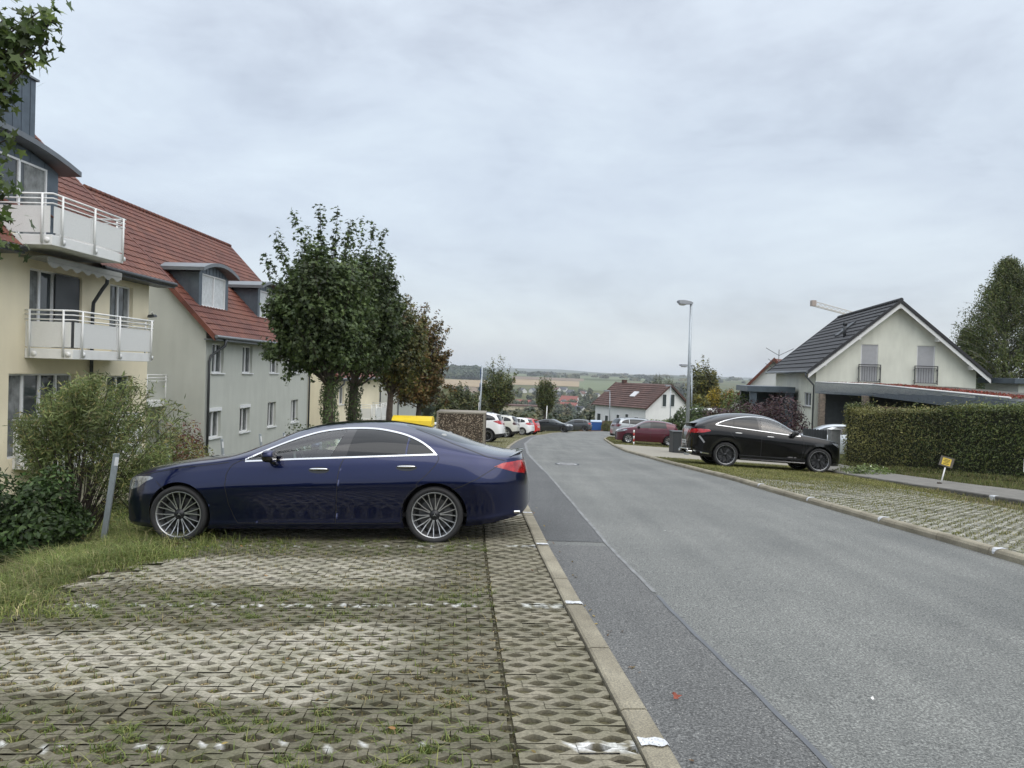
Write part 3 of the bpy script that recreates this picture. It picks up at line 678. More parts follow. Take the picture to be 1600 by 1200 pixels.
class Shape:
    def __init__(s, L_, W, top, sh, low, xf=.95, xr=.75, pf=2.6, pr=3.0, n=3.0, m=2.6, k=.3, fs=None, taper=.02):
        s.L, s.W = L_, W
        cv = lambda q: (lambda c: (lambda x: np.interp(x, c[:, 0], c[:, 1])))(spl(q, 10) if len(q) > 2 else np.array(q, float))
        s.top, s.sh, s.low = cv(top), cv(sh), cv(low)
        s.xf, s.xr, s.pf, s.pr, s.n, s.m, s.k = xf, xr, pf, pr, n, m, k
        s.fs = np.array(fs if fs else [(0, .93), (.1, .955), (.3, .985), (.5, 1.0), (.68, .995), (.82, .985), (1, .955)])
        s.fc = spl(s.fs, 6); s.taper = taper
    def half(s, x):
        x = np.asarray(x, float)
        a = np.clip((s.xf - x) / s.xf, 0, 1); b = np.clip((x - (s.L - s.xr)) / s.xr, 0, 1)
        w = s.W * (1 - a ** s.pf) ** (1 / s.pf) * (1 - b ** s.pr) ** (1 / s.pr)
        return w * (1 - s.taper * np.abs(x / s.L - .5) * 2)
    def zr(s, x):
        z0, zb, zt = s.low(x), s.sh(x), s.top(x); zb = np.minimum(zb, zt - .015); return z0, zb, zt
    def pos(s, x, t):
        x = np.asarray(x, float); t = np.asarray(t, float); z0, zb, zt = s.zr(x); W = s.half(x)
        sl = np.clip(t, 0, 1); z = z0 + (zb - z0) * sl; y = W * np.interp(sl, s.fc[:, 0], s.fc[:, 1])
        ph = np.clip(t - 1, 0, 1) * math.pi / 2; fb = s.fc[-1, 1]
        zz = (zt - zb) * np.sin(ph) ** (2 / s.m)
        yu = W * fb * np.maximum(np.cos(ph), 0) ** (2 / s.n) * (1 - s.k * zz)
        up = t > 1
        return x, np.where(up, yu, y), np.where(up, zb + zz, z)
    def tz(s, x, z):
        x = np.asarray(x, float); z = np.asarray(z, float); z0, zb, zt = s.zr(x)
        lo = (z - z0) / (zb - z0); r = np.clip((z - zb) / (zt - zb), 0, 1) ** (s.m / 2)
        return np.where(z <= zb, lo, 1 + np.arcsin(np.clip(r, 0, 1)) / (math.pi / 2))
    def y(s, x, z): return s.pos(x, s.tz(x, z))[1]
def car_shell(S, regions, dx=.024, nl=34, nu=36):
    """regions: list of (name, polygon[(x,z)]) - later ones win. returns {name: (V, faces list)} for the +y side"""
    ends = np.array([0, .003, .009, .018, .03, .045, .064])
    xs = np.concatenate([ends, np.arange(.085, S.L - .08, dx), S.L - ends[::-1]])
    ts = np.concatenate([np.linspace(0, 1, nl), 1 + np.linspace(0, 1, nu)[1:]])
    nx, ntt = len(xs), len(ts)
    Xg, Tg = np.meshgrid(xs, ts, indexing='ij'); Xg = Xg.copy(); Tg = Tg.copy()
    lock = np.zeros(Xg.shape, bool); dt = 1 / nl
    polys = []
    for name, poly in regions:
        d = dense(poly, .008); q = np.stack([d[:, 0], S.tz(np.clip(d[:, 0], 0, S.L), d[:, 1])], 1)
        polys.append((name, q))
        cr = np.stack([np.array(poly)[:, 0], S.tz(np.clip(np.array(poly)[:, 0], 0, S.L), np.array(poly)[:, 1])], 1)
        keep = (q[:, 1] > .005) & (q[:, 1] < 1.985) & (q[:, 0] > 0.003) & (q[:, 0] < S.L - .003)
        b = q[keep]
        if len(b) == 0: continue
        if len(cr) < 14:
            for c in cr:
                if not (.005 < c[1] < 1.985 and .003 < c[0] < S.L - .003): continue
                D = ((Xg - c[0]) / dx) ** 2 + ((Tg - c[1]) / dt) ** 2 + lock * 100
                i, j = np.unravel_index(np.argmin(D), D.shape)
                if D[i, j] < 1.2: Xg[i, j], Tg[i, j] = c; lock[i, j] = True
        lo = b.min(0) - [2 * dx, 2 * dt]; hi = b.max(0) + [2 * dx, 2 * dt]
        sel = np.argwhere((Xg > lo[0]) & (Xg < hi[0]) & (Tg > lo[1]) & (Tg < hi[1]) & ~lock)
        P_ = np.stack([Xg[sel[:, 0], sel[:, 1]] / dx, Tg[sel[:, 0], sel[:, 1]] / dt], 1); B = b / [dx, dt]
        for c0 in range(0, len(sel), 2000):
            D = ((P_[c0:c0 + 2000, None] - B[None]) ** 2).sum(-1); k = D.argmin(1); ok = D[np.arange(len(k)), k] < .36
            ss = sel[c0:c0 + 2000][ok]; bb = b[k[ok]]
            Xg[ss[:, 0], ss[:, 1]] = bb[:, 0]; Tg[ss[:, 0], ss[:, 1]] = bb[:, 1]; lock[ss[:, 0], ss[:, 1]] = True
    x, y, z = S.pos(Xg.ravel(), Tg.ravel()); V = np.stack([x, y, z], 1)
    ex, et = .03, .016; X1, T1 = Xg.ravel(), Tg.ravel()
    pp = lambda a, b: np.stack(S.pos(np.clip(a, 0.0005, S.L - .0005), np.clip(b, 0, 2)), 1)
    nx_ = np.minimum(ex, np.maximum(.002, np.minimum(X1, S.L - X1) * .6))
    kink = np.where(T1 < 1, np.minimum(T1 + et, 1), T1 + et); k2 = np.where(T1 > 1, np.maximum(T1 - et, 1), T1 - et)
    NV = np.cross(pp(X1 + nx_, T1) - pp(X1 - nx_, T1), pp(X1, T1 + et) - pp(X1, T1 - et)); NV /= (np.linalg.norm(NV, axis=1, keepdims=True) + 1e-12)
    NV *= np.where(NV[:, 1:2] * 1.0 + NV[:, 2:3] * .2 < -1e-6, -1, 1) * 1.0
    S.NV = NV
    I = np.arange(nx * ntt).reshape(nx, ntt); a, b_, c, d = [q.ravel() for q in (I[:-1, :-1], I[1:, :-1], I[1:, 1:], I[:-1, 1:])]
    lk = lock.ravel(); other = lk[b_] & lk[d] & ~(lk[a] & lk[c])
    t1 = np.where(other[:, None], np.stack([a, b_, d], 1), np.stack([a, b_, c], 1)); t2 = np.where(other[:, None], np.stack([b_, c, d], 1), np.stack([a, c, d], 1))
    tt = Tg.ravel(); xx = Xg.ravel()
    def cls(T):
        cx, ct = xx[T].mean(1), tt[T].mean(1); r = np.zeros(len(T), int)
        for i, (nm, q) in enumerate(polys): r[inpoly(cx, ct, q)] = i + 1
        return r
    c1, c2 = cls(t1), cls(t2); same = c1 == c2; Q = np.stack([a, b_, c, d], 1)
    out = {}
    names = ['body'] + [nm for nm, _ in polys]
    for i, nm in enumerate(names):
        q = Q[same & (c1 == i)]; tr = np.concatenate([t1[~same & (c1 == i)], t2[~same & (c2 == i)]])
        if len(q) + len(tr) == 0: continue
        if nm in out: q = np.concatenate([out[nm][0], q]); tr = np.concatenate([out[nm][1], tr])
        out[nm] = (q, tr)
    return V, out
def sub(V, fl):
    used = np.unique(np.concatenate([f.ravel() for f in fl if len(f)])); mp = np.full(len(V), -1); mp[used] = np.arange(len(used))
    return V[used], [mp[f] for f in fl if len(f)]
def panel(name, V, fl, side, mat, parent, inset=0.0, NV=None):
    """side 0 = both, +1 / -1 = one side; NV = surface normals of the +y side"""
    Vs, Fs, Ns = [], [], []; base = 0
    for sg in ((1, -1) if side == 0 else (side,)):
        v, f = sub(V, fl); v = v.copy(); v[:, 1] = (v[:, 1] - inset) * sg
        if NV is not None: n_ = sub(NV, fl)[0].copy(); n_[:, 1] *= sg; Ns.append(n_)
        for q in f: Fs.append((q if sg < 0 else q[:, ::-1]) + base)
        Vs.append(v); base += len(v)
    V2 = np.concatenate(Vs)
    o = mesh_np(name, V2, Fs, mat, parent, smooth=True)
    if NV is not None: o.data.normals_split_custom_set_from_vertices(np.concatenate(Ns).tolist())
    return o
def ribbon(mb, S, pts, w, off, th=.0, side=-1, m=0, closed=False):
    p = np.array(pts, float); n = len(p)
    tng = np.zeros_like(p)
    for i in range(n):
        a = p[(i - 1) % n] if closed else p[max(i - 1, 0)]; b = p[(i + 1) % n] if closed else p[min(i + 1, n - 1)]
        t = b - a; tng[i] = t / (np.linalg.norm(t) + 1e-9)
    nr = np.stack([-tng[:, 1], tng[:, 0]], 1); V = []
    for i in range(n):
        for o_, d in ((-w / 2, off - th), (-w / 2, off), (w / 2, off), (w / 2, off - th)):
            x, z = p[i] + nr[i] * o_; V.append((x, side * (float(S.y(np.clip(x, .001, S.L - .001), z)) + d), z))
    F = []
    for i in range(n if closed else n - 1):
        j = (i + 1) % n
        for k in range(3): F.append((i * 4 + k, i * 4 + k + 1, j * 4 + k + 1, j * 4 + k))
    return mb.add(V, F, m, False)
def blob(mb, c, r, e=2.5, n=14, m=0):
    V = []; F = []
    f = lambda v, p: math.copysign(abs(v) ** (2 / p), v)
    for i in range(n + 1):
        a = -math.pi / 2 + math.pi * i / n
        for j in range(n * 2):
            b = math.pi * j / n
            V.append((c[0] + r[0] * f(math.cos(a), e) * f(math.cos(b), e), c[1] + r[1] * f(math.cos(a), e) * f(math.sin(b), e), c[2] + r[2] * f(math.sin(a), e)))
    k = 2 * n
    for i in range(n):
        for j in range(k): F.append((i * k + j, i * k + (j + 1) % k, (i + 1) * k + (j + 1) % k, (i + 1) * k + j))
    return mb.add(V, F, m, True)
def paint(name, col, metal=.0, rough=.35, coat=1.0, cior=1.5):
    m, t, b = newmat(name); k = t.links.new
    b.inputs['Base Color'].default_value = (*col, 1); b.inputs['Metallic'].default_value = metal; b.inputs['Roughness'].default_value = rough; b.inputs['Specular IOR Level'].default_value = .15
    b.inputs['Coat Weight'].default_value = coat; b.inputs['Coat Roughness'].default_value = .015; b.inputs['Coat IOR'].default_value = cior
    tcn = N(t, 'ShaderNodeTexCoord'); n = N(t, 'ShaderNodeTexNoise'); n.inputs['Scale'].default_value = 2.3; n.inputs['Detail'].default_value = 6; k(tcn.outputs['Object'], n.inputs['Vector'])
    mr = N(t, 'ShaderNodeMapRange'); mr.inputs[3].default_value = .0; mr.inputs[4].default_value = .07; k(n.outputs['Fac'], mr.inputs[0])
    k(mr.outputs[0], b.inputs['Coat Roughness'])
    # road dust: thin, thicker low down on the flanks
    sp = N(t, 'ShaderNodeSeparateXYZ'); k(tcn.outputs['Object'], sp.inputs[0])
    dz = N(t, 'ShaderNodeMapRange'); dz.inputs[1].default_value = .75; dz.inputs[2].default_value = .15; dz.inputs[3].default_value = .0; dz.inputs[4].default_value = .05; k(sp.outputs['Z'], dz.inputs[0])
    dm = N(t, 'ShaderNodeMath', operation='MULTIPLY'); k(dz.outputs[0], dm.inputs[0]); k(n.outputs['Fac'], dm.inputs[1])
    mx = N(t, 'ShaderNodeMix', data_type='RGBA'); k(dm.outputs[0], mx.inputs[0]); mx.inputs[6].default_value = (*col, 1); mx.inputs[7].default_value = (.16, .15, .13, 1)
    k(mx.outputs[2], b.inputs['Base Color'])
    return m
M['lamp_red'] = pbr('red_lens', (.36, .012, .016), .12, var=.55, scale=11, coat=1)
M['lamp_clear'] = pbr('clear_lens', (.26, .28, .31), .1, .35, var=.85, scale=14, coat=1)
M['rim_silver'] = pbr('rim_silver', (.50, .51, .52), .3, .8, var=.06)
M['rim_dark'] = pbr('rim_dark', (.022, .023, .025), .35, .4, var=.1)
M['disc'] = pbr('brake_disc', (.11, .11, .115), .4, .8, var=.2, scale=15)
M['plate'] = pbr('number_plate', (.68, .69, .67), .4, var=.03)
def tyre_profile(r, w, ri):
    h = w / 2
    return [(ri, -h * .82), (ri + .012, -h * .93), ((r + ri) / 2, -h), (r - .018, -h * .93), (r - .004, -h * .78), (r, -h * .5), (r, h * .5), (r - .004, h * .78), (r - .018, h * .93), ((r + ri) / 2, h), (ri + .012, h * .93), (ri, h * .82)]
def make_wheel(parent, x, y, r, w, ri, style, hi=1, nseg=40):
    """axis along y; outer face towards sign(y)"""
    sg = 1 if y > 0 else -1
    mb = MB().lathe(tyre_profile(r, w, ri), 'y', nseg, 0)
    o = mb.build('wheel', M['rubber'], parent, loc=(x, y - sg * w / 2, r))
    rm = MB(); f = sg
    face = w / 2 * .80
    lip = [(ri + .004, f * face), (ri - .004, f * (face + .004)), (ri - .012, f * (face - .002)), (ri - .016, f * (face - .03)), (ri - .03, f * (face - .12))]
    rm.lathe(lip, 'y', nseg, 0 if style != 'cover' else 0)
    rm.lathe([(ri - .03, f * (face - .12)), (.03, f * (face - .13))], 'y', nseg, 1)
    def spokes(n, w0, w1, m, pair=0.0, r0=.05, r1=None, dish=.03, th=.022, tw=0.0):
        r1 = r1 or ri - .006
        for k in range(n):
            for pr in ((-pair, pair) if pair else (0,)):
                a0 = 2 * math.pi * k / n + pr * .35 + .13; a1 = 2 * math.pi * k / n + pr + tw + .13
                pts = []
                for rr, aa, ww, dd in ((r0, a0, w0, dish), ((r0 + r1) / 2, (a0 + a1) / 2, (w0 + w1) / 2, dish * .75), (r1, a1, w1, .002)):
                    c = np.array([rr * math.cos(aa), rr * math.sin(aa)]); t = np.array([-math.sin(aa), math.cos(aa)]) * ww / 2
                    yf = f * (face - dd); pts.append([(c[0] - t[0], yf, c[1] - t[1]), (c[0] + t[0], yf, c[1] + t[1]), (c[0] + t[0] * 1.25, yf - f * th, c[1] + t[1] * 1.25), (c[0] - t[0] * 1.25, yf - f * th, c[1] - t[1] * 1.25)])
                V = [q for p_ in pts for q in p_]
                F = [(i * 4 + j, i * 4 + (j + 1) % 4, (i + 1) * 4 + (j + 1) % 4, (i + 1) * 4 + j) for i in range(2) for j in range(4)]
                b = len(rm.f); rm.add(V, F, m)
                for q in range(b, len(rm.f)):
                    if (q - b) % 4 != 0: rm.m[q] = 1 if m == 0 else m
    if style == 'multi':
        spokes(10, .013, .0095, 0, pair=.157, r0=.045, dish=.034, th=.03)
        hubm = 2
    elif style == 'black5':
        spokes(5, .05, .03, 2, pair=.24, r0=.05, dish=.03, th=.03); spokes(5, .02, .02, 2, r0=.05, tw=.628, dish=.03)
        hubm = 2
    elif style == 'two':
        spokes(8, .05, .075, 0, r0=.05, dish=.02, th=.02); spokes(8, .02, .03, 2, r0=.05, tw=.39, dish=.01); hubm = 2
    elif style == 'cover':
        rm.disc(ri - .01, f * (face - .015), 'y', 24, 1)
        spokes(9, .045, .075, 0, r0=.04, dish=.0, th=.01); hubm = 0
    else:
        spokes(5, .07, .06, 0, pair=.0, r0=.05, dish=.02, th=.03); spokes(5, .05, .045, 0, pair=.16, r0=.06, dish=.02, th=.03); hubm = 0
    yf = f * (face - .028)
    rm.lathe([(.0005, yf + f * .008), (.03, yf + f * .008), (.036, yf + f * .002), (.06, yf - f * .004), (.066, yf - f * .03)], 'y', 20, hubm)
    if hi:
        for k in range(5):
            a = 2 * math.pi * k / 5 + .3
            rm.lathe([(.0005, yf + f * .0), (.008, yf + f * .0), (.009, yf - f * .006)], 'y', 8, 1, c=(.048 * math.cos(a), 0, .048 * math.sin(a)))
    lipm = M['rim_silver']
    if style == 'multi':   # three-pointed star in the hub
        for k in range(3):
            a = math.pi / 2 + 2 * math.pi * k / 3; t = (-math.sin(a) * .005, math.cos(a) * .005)
            rm.add([(t[0], yf + f * .0095, t[1]), (-t[0], yf + f * .0095, -t[1]), (.026 * math.cos(a), yf + f * .0095, .026 * math.sin(a))], [(0, 1, 2)], 0)
    rm.build('rim', [lipm, M['rim_dark'] if style != 'alloy' else M['disc'], M['rim_dark']], o)
    if hi and style != 'cover':
        MB().lathe([(ri * .72, f * (face - .085)), (.05, f * (face - .085))], 'y', 32, 0).box((ri * .42, f * (face - .10) if f > 0 else f * (face - .05), -.07), (ri * .76, f * (face - .05) if f > 0 else f * (face - .10), .07), 0).build('brake_disc', M['disc'], o)
    return o
def liner(mb, S, xc, r, zc, rr):
    """dark tunnel behind the arch opening, both sides"""
    for sg in (1, -1):
        n = 28; V = []
        for i in range(n + 1):
            a = -.62 + (math.pi + 1.24) * i / n; x = xc + rr * math.cos(a); z = max(zc + rr * math.sin(a), float(S.low(x)) + .005)
            yo = float(S.y(x, z))
            V += [(x, sg * (yo - .001), z), (x, sg * (yo - .32), z)]
        F = [(2 * i, 2 * i + 2, 2 * i + 3, 2 * i + 1) for i in range(n)]
        V.append((xc, sg * (float(S.y(xc, zc + .1)) - .32), zc)); c = len(V) - 1
        F += [(2 * i + 1, 2 * i + 3, c) for i in range(n)]
        mb.add(V, F, 0)
def circ(xc, zc, r, n=60): return [(xc + r * math.cos(2 * math.pi * i / n), zc + r * math.sin(2 * math.pi * i / n)) for i in range(n)]
def off_curve(curve, d):
    c = np.array(curve, float); t = np.gradient(c, axis=0); t /= (np.linalg.norm(t, axis=1, keepdims=True) + 1e-9)
    return c + np.stack([-t[:, 1], t[:, 0]], 1) * d
def ground_frame(x, y, head, zoff=0.0, gf=None):
    """matrix: local +X points along head (front to rear), local Z along the ground normal"""
    gf = gf or G; e = 1.0
    n = Vector((-(float(gf(x + e, y)) - float(gf(x - e, y))) / (2 * e), -(float(gf(x, y + e)) - float(gf(x, y - e))) / (2 * e), 1)).normalized()
    h = Vector((math.cos(head), math.sin(head), 0)); X = (h - n * h.dot(n)).normalized(); Y = n.cross(X)
    m = Matrix((X, Y, n)).transposed().to_4x4(); m.translation = (x, y, float(gf(x, y)) + zoff); return m
def build_car(name, label, spec, paintm, place, group=None, cat='car'):
    """spec: dict describing one car; local x runs from the front bumper to the rear"""
    S = spec['S']; xf, xr, r, rw, ri = spec['wheels']; hi = spec.get('hi', 0); pm = paintm
    root = bpy.data.objects.new(name, None); link(root); tag(root, label, cat, group); root.empty_display_size = .3
    mid = (xf + xr) / 2
    root.matrix_world = place @ Matrix.Translation((-mid, 0, 0))
    ra = spec.get('arch', r + .045); zc = r
    regs = []
    for nm, poly in spec['regions']: regs.append((nm, poly))
    regs += [('hole', circ(xf, zc, ra)), ('hole', circ(xr, zc, ra))]
    V, out = car_shell(S, regs, **spec.get('grid', {}))
    mats = dict(body=pm, front_door=pm, rear_door=pm, bonnet=pm, fuel_flap=pm, boot_lid=pm, front_bumper=pm, rear_bumper=pm, tailgate=pm, windscreen=M['car_glass'], rear_window=M['tint_glass'], roof=pm, headlight=M['lamp_clear'], tail_light=M['lamp_red'], grille=M['black'], sill=M['black'], pillar=M['tint_glass'], front_window=M['car_glass'], back_window=M['tint_glass'], quarter_window=M['tint_glass'], cladding=M['black'], trim=M['black'])
    mats.update(spec.get('mats', {}))
    doors = {}
    order = sorted(out.keys(), key=lambda q: 0 if 'door' in q else 1)
    for nm in order:
        if nm == 'hole': continue
        fl = list(out[nm]); mt = mats[nm]
        if nm in ('front_door', 'rear_door'):
            for sg in (-1, 1): doors[(nm, sg)] = panel('door', V, fl, sg, mt, root, 0, S.NV)
        elif nm in ('front_window', 'back_window', 'quarter_window', 'pillar'):
            dn = 'front_door' if nm == 'front_window' else 'rear_door'
            for sg in (-1, 1):
                pn = 'door_pillar' if nm == 'pillar' else 'window'
                panel(pn, V, fl, sg, mt, doors.get((dn, sg), root), .004 if nm != 'pillar' else .002, S.NV)
        elif nm in ('headlight', 'tail_light'):
            for sg in (-1, 1): panel(nm, V, fl, sg, mt, root, -.002, S.NV)
        else:
            panel(nm, V, fl, 0, mt, root, 0, S.NV)
    # underside, wheel wells
    ub = MB(); x0, x1 = .35, S.L - .4; zf = .02 + float(S.low(mid))
    ub.add([(xf + ra, -S.W * .93, zf), (xr - ra, -S.W * .93, zf), (xr - ra, S.W * .93, zf), (xf + ra, S.W * .93, zf)], [(0, 3, 2, 1)], 0)
    ub.box((x0, -S.W * .60, zf + .01), (x1, S.W * .60, zf + .05), 0)
    for xc in (xf, xr): liner(ub, S, xc, r, zc, ra - .001)
    ub.build('underbody', M['black'], root)
    for xc in (xf, xr):
        for sg in (1, -1):
            make_wheel(root, xc, sg * (float(S.half(xc)) * spec.get('track', .985)), r, rw, ri, spec.get('rim', 'alloy'), hi, 48 if hi else 28)
    spec.get('extra', lambda *a: None)(root, S, V, out, pm, doors)
    return root
def seams(root, S, lines, parent_for=None, w=.007, name='panel_gap', mat=None):
    for sg, ln in [(sg, ln) for sg in (-1, 1) for ln in lines]:
        mb = MB()
        if True: ribbon(mb, S, spl(dense(ln, .06, False), 3) if len(ln) > 2 else dense(ln, .03, False), w, .0028, .0015, sg)
        mb.build(name, mat or M['black'], root)
def mirror(root, S, x, z, size, pm, low=None, yoff=.0):
    for sg in (-1, 1):
        y = float(S.y(x, z - .06)) + .11 * size + yoff
        mb = MB(); blob(mb, (x, sg * y, z), (.085 * size, .105 * size, .07 * size), 3.0, 8, 0)
        for i in range(len(mb.v)):
            q = mb.v[i]
            if q[0] > x + .05 * size: mb.v[i] = (x + .05 * size, q[1], q[2])
        if low:
            for i, f in enumerate(mb.f):
                if sum(mb.v[k][2] for k in f) / len(f) < z - .01 * size: mb.m[i] = 1
        mb.tube([(x + .03, sg * (y - .13 * size), z - .10 * size), (x + .01, sg * (y - .02), z - .05 * size)], [.03 * size, .03 * size], 6, 1)
        mb.build('wing_mirror', [pm, low or pm], root)
def handles(doors, S, spots, hi, mat_bar, mat_cup=None):
    for dn, x, z, ln in spots:
        for sg in (-1, 1):
            y = float(S.y(x, z)); mb = MB()
            if hi:
                V = []; n = 22
                for i in range(n):
                    a = 2 * math.pi * i / n; xx, zz = x + ln * .56 * math.cos(a), z - .006 + .036 * math.sin(a)
                    V.append((xx, sg * (float(S.y(xx, zz)) + .0015), zz))
                V.append((x, sg * (y + .0015), z - .006)); mb.add(V, [(i, (i + 1) % n, n) for i in range(n)], 1)
            blob(mb, (x, sg * (y + .022), z + .008 * hi), (ln / 2, .012, .0125), 3, 8, 0)
            mb.build('handle', [mat_bar, mat_cup or M['black']], doors.get((dn, sg)))
# ------------------------------------------------------------------ the dark blue four-door coupe
P_BLUE = paint('midnight_blue_paint', (.0070, .0125, .057), .85, .30, 1.0, 1.5)
def blue_saloon():
    top = [(0, .56), (.02, .62), (.06, .69), (.16, .765), (.43, .862), (.86, .935), (1.26, .978), (1.48, 1.025), (1.75, 1.135), (2.11, 1.285), (2.42, 1.36), (2.8, 1.395), (3.2, 1.385), (3.65, 1.31), (3.99, 1.207), (4.34, 1.085), (4.58, 1.03), (4.76, 1.018), (4.82, 1.0), (4.86, .90), (4.90, .72), (4.92, .62)]
    sh = [(0, .52), (.1, .64), (.25, .71), (.5, .79), (.86, .865), (1.3, .92), (1.66, .955), (2.6, .99), (3.4, 1.005), (3.85, 1.01), (4.2, .985), (4.55, .955), (4.8, .93), (4.92, .60)]
    low = [(0, .32), (.04, .235), (.14, .185), (.5, .165), (1.3, .165), (2.5, .165), (3.4, .175), (4.15, .20), (4.5, .24), (4.8, .31), (4.9, .40), (4.92, .44)]
    S = Shape(4.92, .945, top, sh, low, xf=1.15, xr=.85, pf=2.5, pr=2.9, n=2.7, m=2.5, k=.33,
              fs=[(0, .925), (.07, .955), (.13, .956), (.25, .966), (.45, .990), (.58, 1.0), (.66, .997), (.78, .978), (.90, .952), (1, .922)])
    arch = spl([(1.64, .955), (1.86, 1.06), (2.11, 1.165), (2.41, 1.262), (2.65, 1.30), (2.85, 1.312), (3.13, 1.303), (3.44, 1.243), (3.66, 1.155), (3.79, 1.065), (3.835, 1.015)], 6)
    belt = lambda x: .945 + (x - 1.64) * .034 - .012 * max(0, (2.2 - x))
    beltl = [(x, belt(x)) for x in np.linspace(1.64, 3.835, 30)]
    def clip_arch(x0, x1): return [tuple(q) for q in arch if x0 <= q[0] <= x1]
    ax = lambda x: float(np.interp(x, arch[:, 0], arch[:, 1]))
    B0t, B0b, B1t, B1b = 2.775, 2.615, 2.88, 2.80       # the black pillar between the doors
    fw = [(1.68, belt(1.68))] + [tuple(q) for q in arch if 1.66 < q[0] < B0t - .01] + [(B0t, ax(B0t)), (B0b, belt(B0b))]
    fw = fw + [(x, belt(x)) for x in np.linspace(B0b - .05, 1.72, 12)]
    pil = [(B0b, belt(B0b)), (B0t, ax(B0t)), (B1t, ax(B1t)), (B1b, belt(B1b))]
    D0, D1 = 3.50, 3.475
    rw_ = [(B1b, belt(B1b)), (B1t, ax(B1t))] + clip_arch(B1t + .02, D0 - .02) + [(D0, ax(D0)), (D1, belt(D1))]
    qw = [(D1 + .018, belt(D1)), (D0 + .018, ax(D0 + .018))] + clip_arch(D0 + .04, 3.80) + [(3.825, belt(3.825))]
    zs = .235
    seam_f = [(1.60, .95), (1.50, .90), (1.44, .80), (1.43, .66), (1.47, .45), (1.53, .30), (1.57, zs)]
    seam_b = [(2.785, .99), (2.745, .90), (2.72, .78), (2.71, .6), (2.70, .4), (2.69, zs)]
    seam_r = [(3.86, 1.0), (3.865, .965), (3.83, .90), (3.74, .80), (3.62, .69)]
    arc_r = [(3.82 + .385 * math.cos(R(a)), .325 + .385 * math.sin(R(a))) for a in (122, 135, 150, 165, 178, 190)]
    seam_r2 = seam_r + arc_r + [(3.41, zs)]
    fd = [(1.60, .955)] + [(x, belt(x) - .012) for x in np.linspace(1.7, 2.78, 10)] + seam_b[1:] + seam_f[::-1]
    rd = [(2.79, .985)] + [(x, belt(x) - .012) for x in np.linspace(2.9, 3.82, 10)] + seam_r2[1:] + seam_b[::-1][:-1]
    wsb = [(1.34, .99), (1.44, .99)] + [tuple(q) for q in off_curve(arch, .075) if 1.62 < q[0] < 2.42] + [(2.36, 1.5), (1.3, 1.5)]
    roof = [(2.40, 1.33), (2.40, 1.5), (3.28, 1.5), (3.28, 1.37), (3.0, 1.372), (2.7, 1.362)]
    rgl = [(3.42, 1.335), (3.38, 1.5), (4.40, 1.5), (4.36, 1.075), (4.05, 1.15), (3.7, 1.26)]
    hl = [(.10, .655), (.13, .60), (.20, .585), (.34, .625), (.46, .70), (.56, .735), (.50, .755), (.30, .745), (.16, .715)]
    tl = [(4.50, .878), (4.60, .918), (4.78, .938), (4.905, .938), (4.905, .805), (4.84, .787), (4.74, .808), (4.62, .846)]
    gr = [(0, .34), (.0, .60), (.035, .60), (.05, .42), (.03, .30)]
    intake = [(.06, .33), (.05, .22), (.2, .20), (.3, .25), (.22, .40), (.12, .44)]
    sill = [(1.3, .165), (1.3, .215), (3.46, .225), (3.46, .17)]
    spec = dict(S=S, wheels=(.88, 3.82, .328, .245, .262), arch=.372, hi=1, rim='multi', track=.99,
        grid=dict(dx=.02, nl=40, nu=44),
        regions=[('front_door', fd), ('rear_door', rd), ('windscreen', wsb), ('roof', roof), ('rear_window', rgl), ('front_window', fw), ('pillar', pil), ('back_window', rw_), ('quarter_window', qw), ('headlight', hl), ('tail_light', tl), ('grille', gr), ('grille', intake)],
        mats=dict(front_window=M['clear_glass'], back_window=M['tint_glass'], roof=M['tint_glass'], pillar=M['black_gloss']))
    def extra(root, S, V, out, pm, doors):
        for sg in (-1, 1):
            mb = MB()
            loop = [tuple(q) for q in spl(np.vstack([arch[::3], arch[-1:]]), 4)] + [(3.842, 1.018)] + [tuple(q) for q in beltl[::-1]]
            ribbon(mb, S, loop, .018, .007, .008, sg)
            mb.build('window_trim', M['chrome'], root)
        seams(root, S, [seam_f, seam_b[0:], seam_r2, [(1.64, .945), (1.60, .95)], [(1.57, zs), (2.69, zs), (3.41, zs)],
                        [(1.45, .925), (1.30, .905), (.9, .862), (.55, .80), (.42, .765)], [(4.02, .62), (4.13, .66), (4.3, .74), (4.45, .83), (4.54, .885)],
                        [(.60, .70), (.70, .62), (.74, .58)], [(3.55, 1.30), (3.75, 1.235), (4.0, 1.14), (4.3, 1.035), (4.42, .99), (4.62, .945)]])
        handles(doors, S, [('front_door', 2.50, .845, .215), ('rear_door', 3.50, .875, .215)], 1, M['chrome'], M['black_gloss'])
        mirror(root, S, 1.97, 1.005, 1.0, pm, M['black_gloss'], .03)
        # boot lip spoiler, exhaust trims, front splitter
        mb = MB(); n = 16
        V = []
        for i in range(n + 1):
            y = -.70 + 1.4 * i / n; xx = 4.80 - .16 * (abs(y) / .7) ** 2.4
            z = 1.018 - .05 * (abs(y) / .7) ** 3
            V += [(xx - .12, y, z - .012), (xx + .05, y, z + .022), (xx + .05, y, z + .012), (xx - .02, y, z - .03)]
        mb.add(V, [(i * 4 + k, i * 4 + (k + 1) % 4, i * 4 + 4 + (k + 1) % 4, i * 4 + 4 + k) for i in range(n) for k in range(4)], 0, False)
        mb.build('spoiler', pm, root)
        for sg in (-1, 1): MB().box((4.70, sg * .62 - .09, .325), (4.80, sg * .62 + .09, .36), 0).build('exhaust_trim', M['chrome'], root, bevel=.012)
        # cabin
        it = MB(); it.box((1.3, -.80, .30), (4.2, .80, .34), 0)
        it.build('cabin_floor', M['interior'], root)
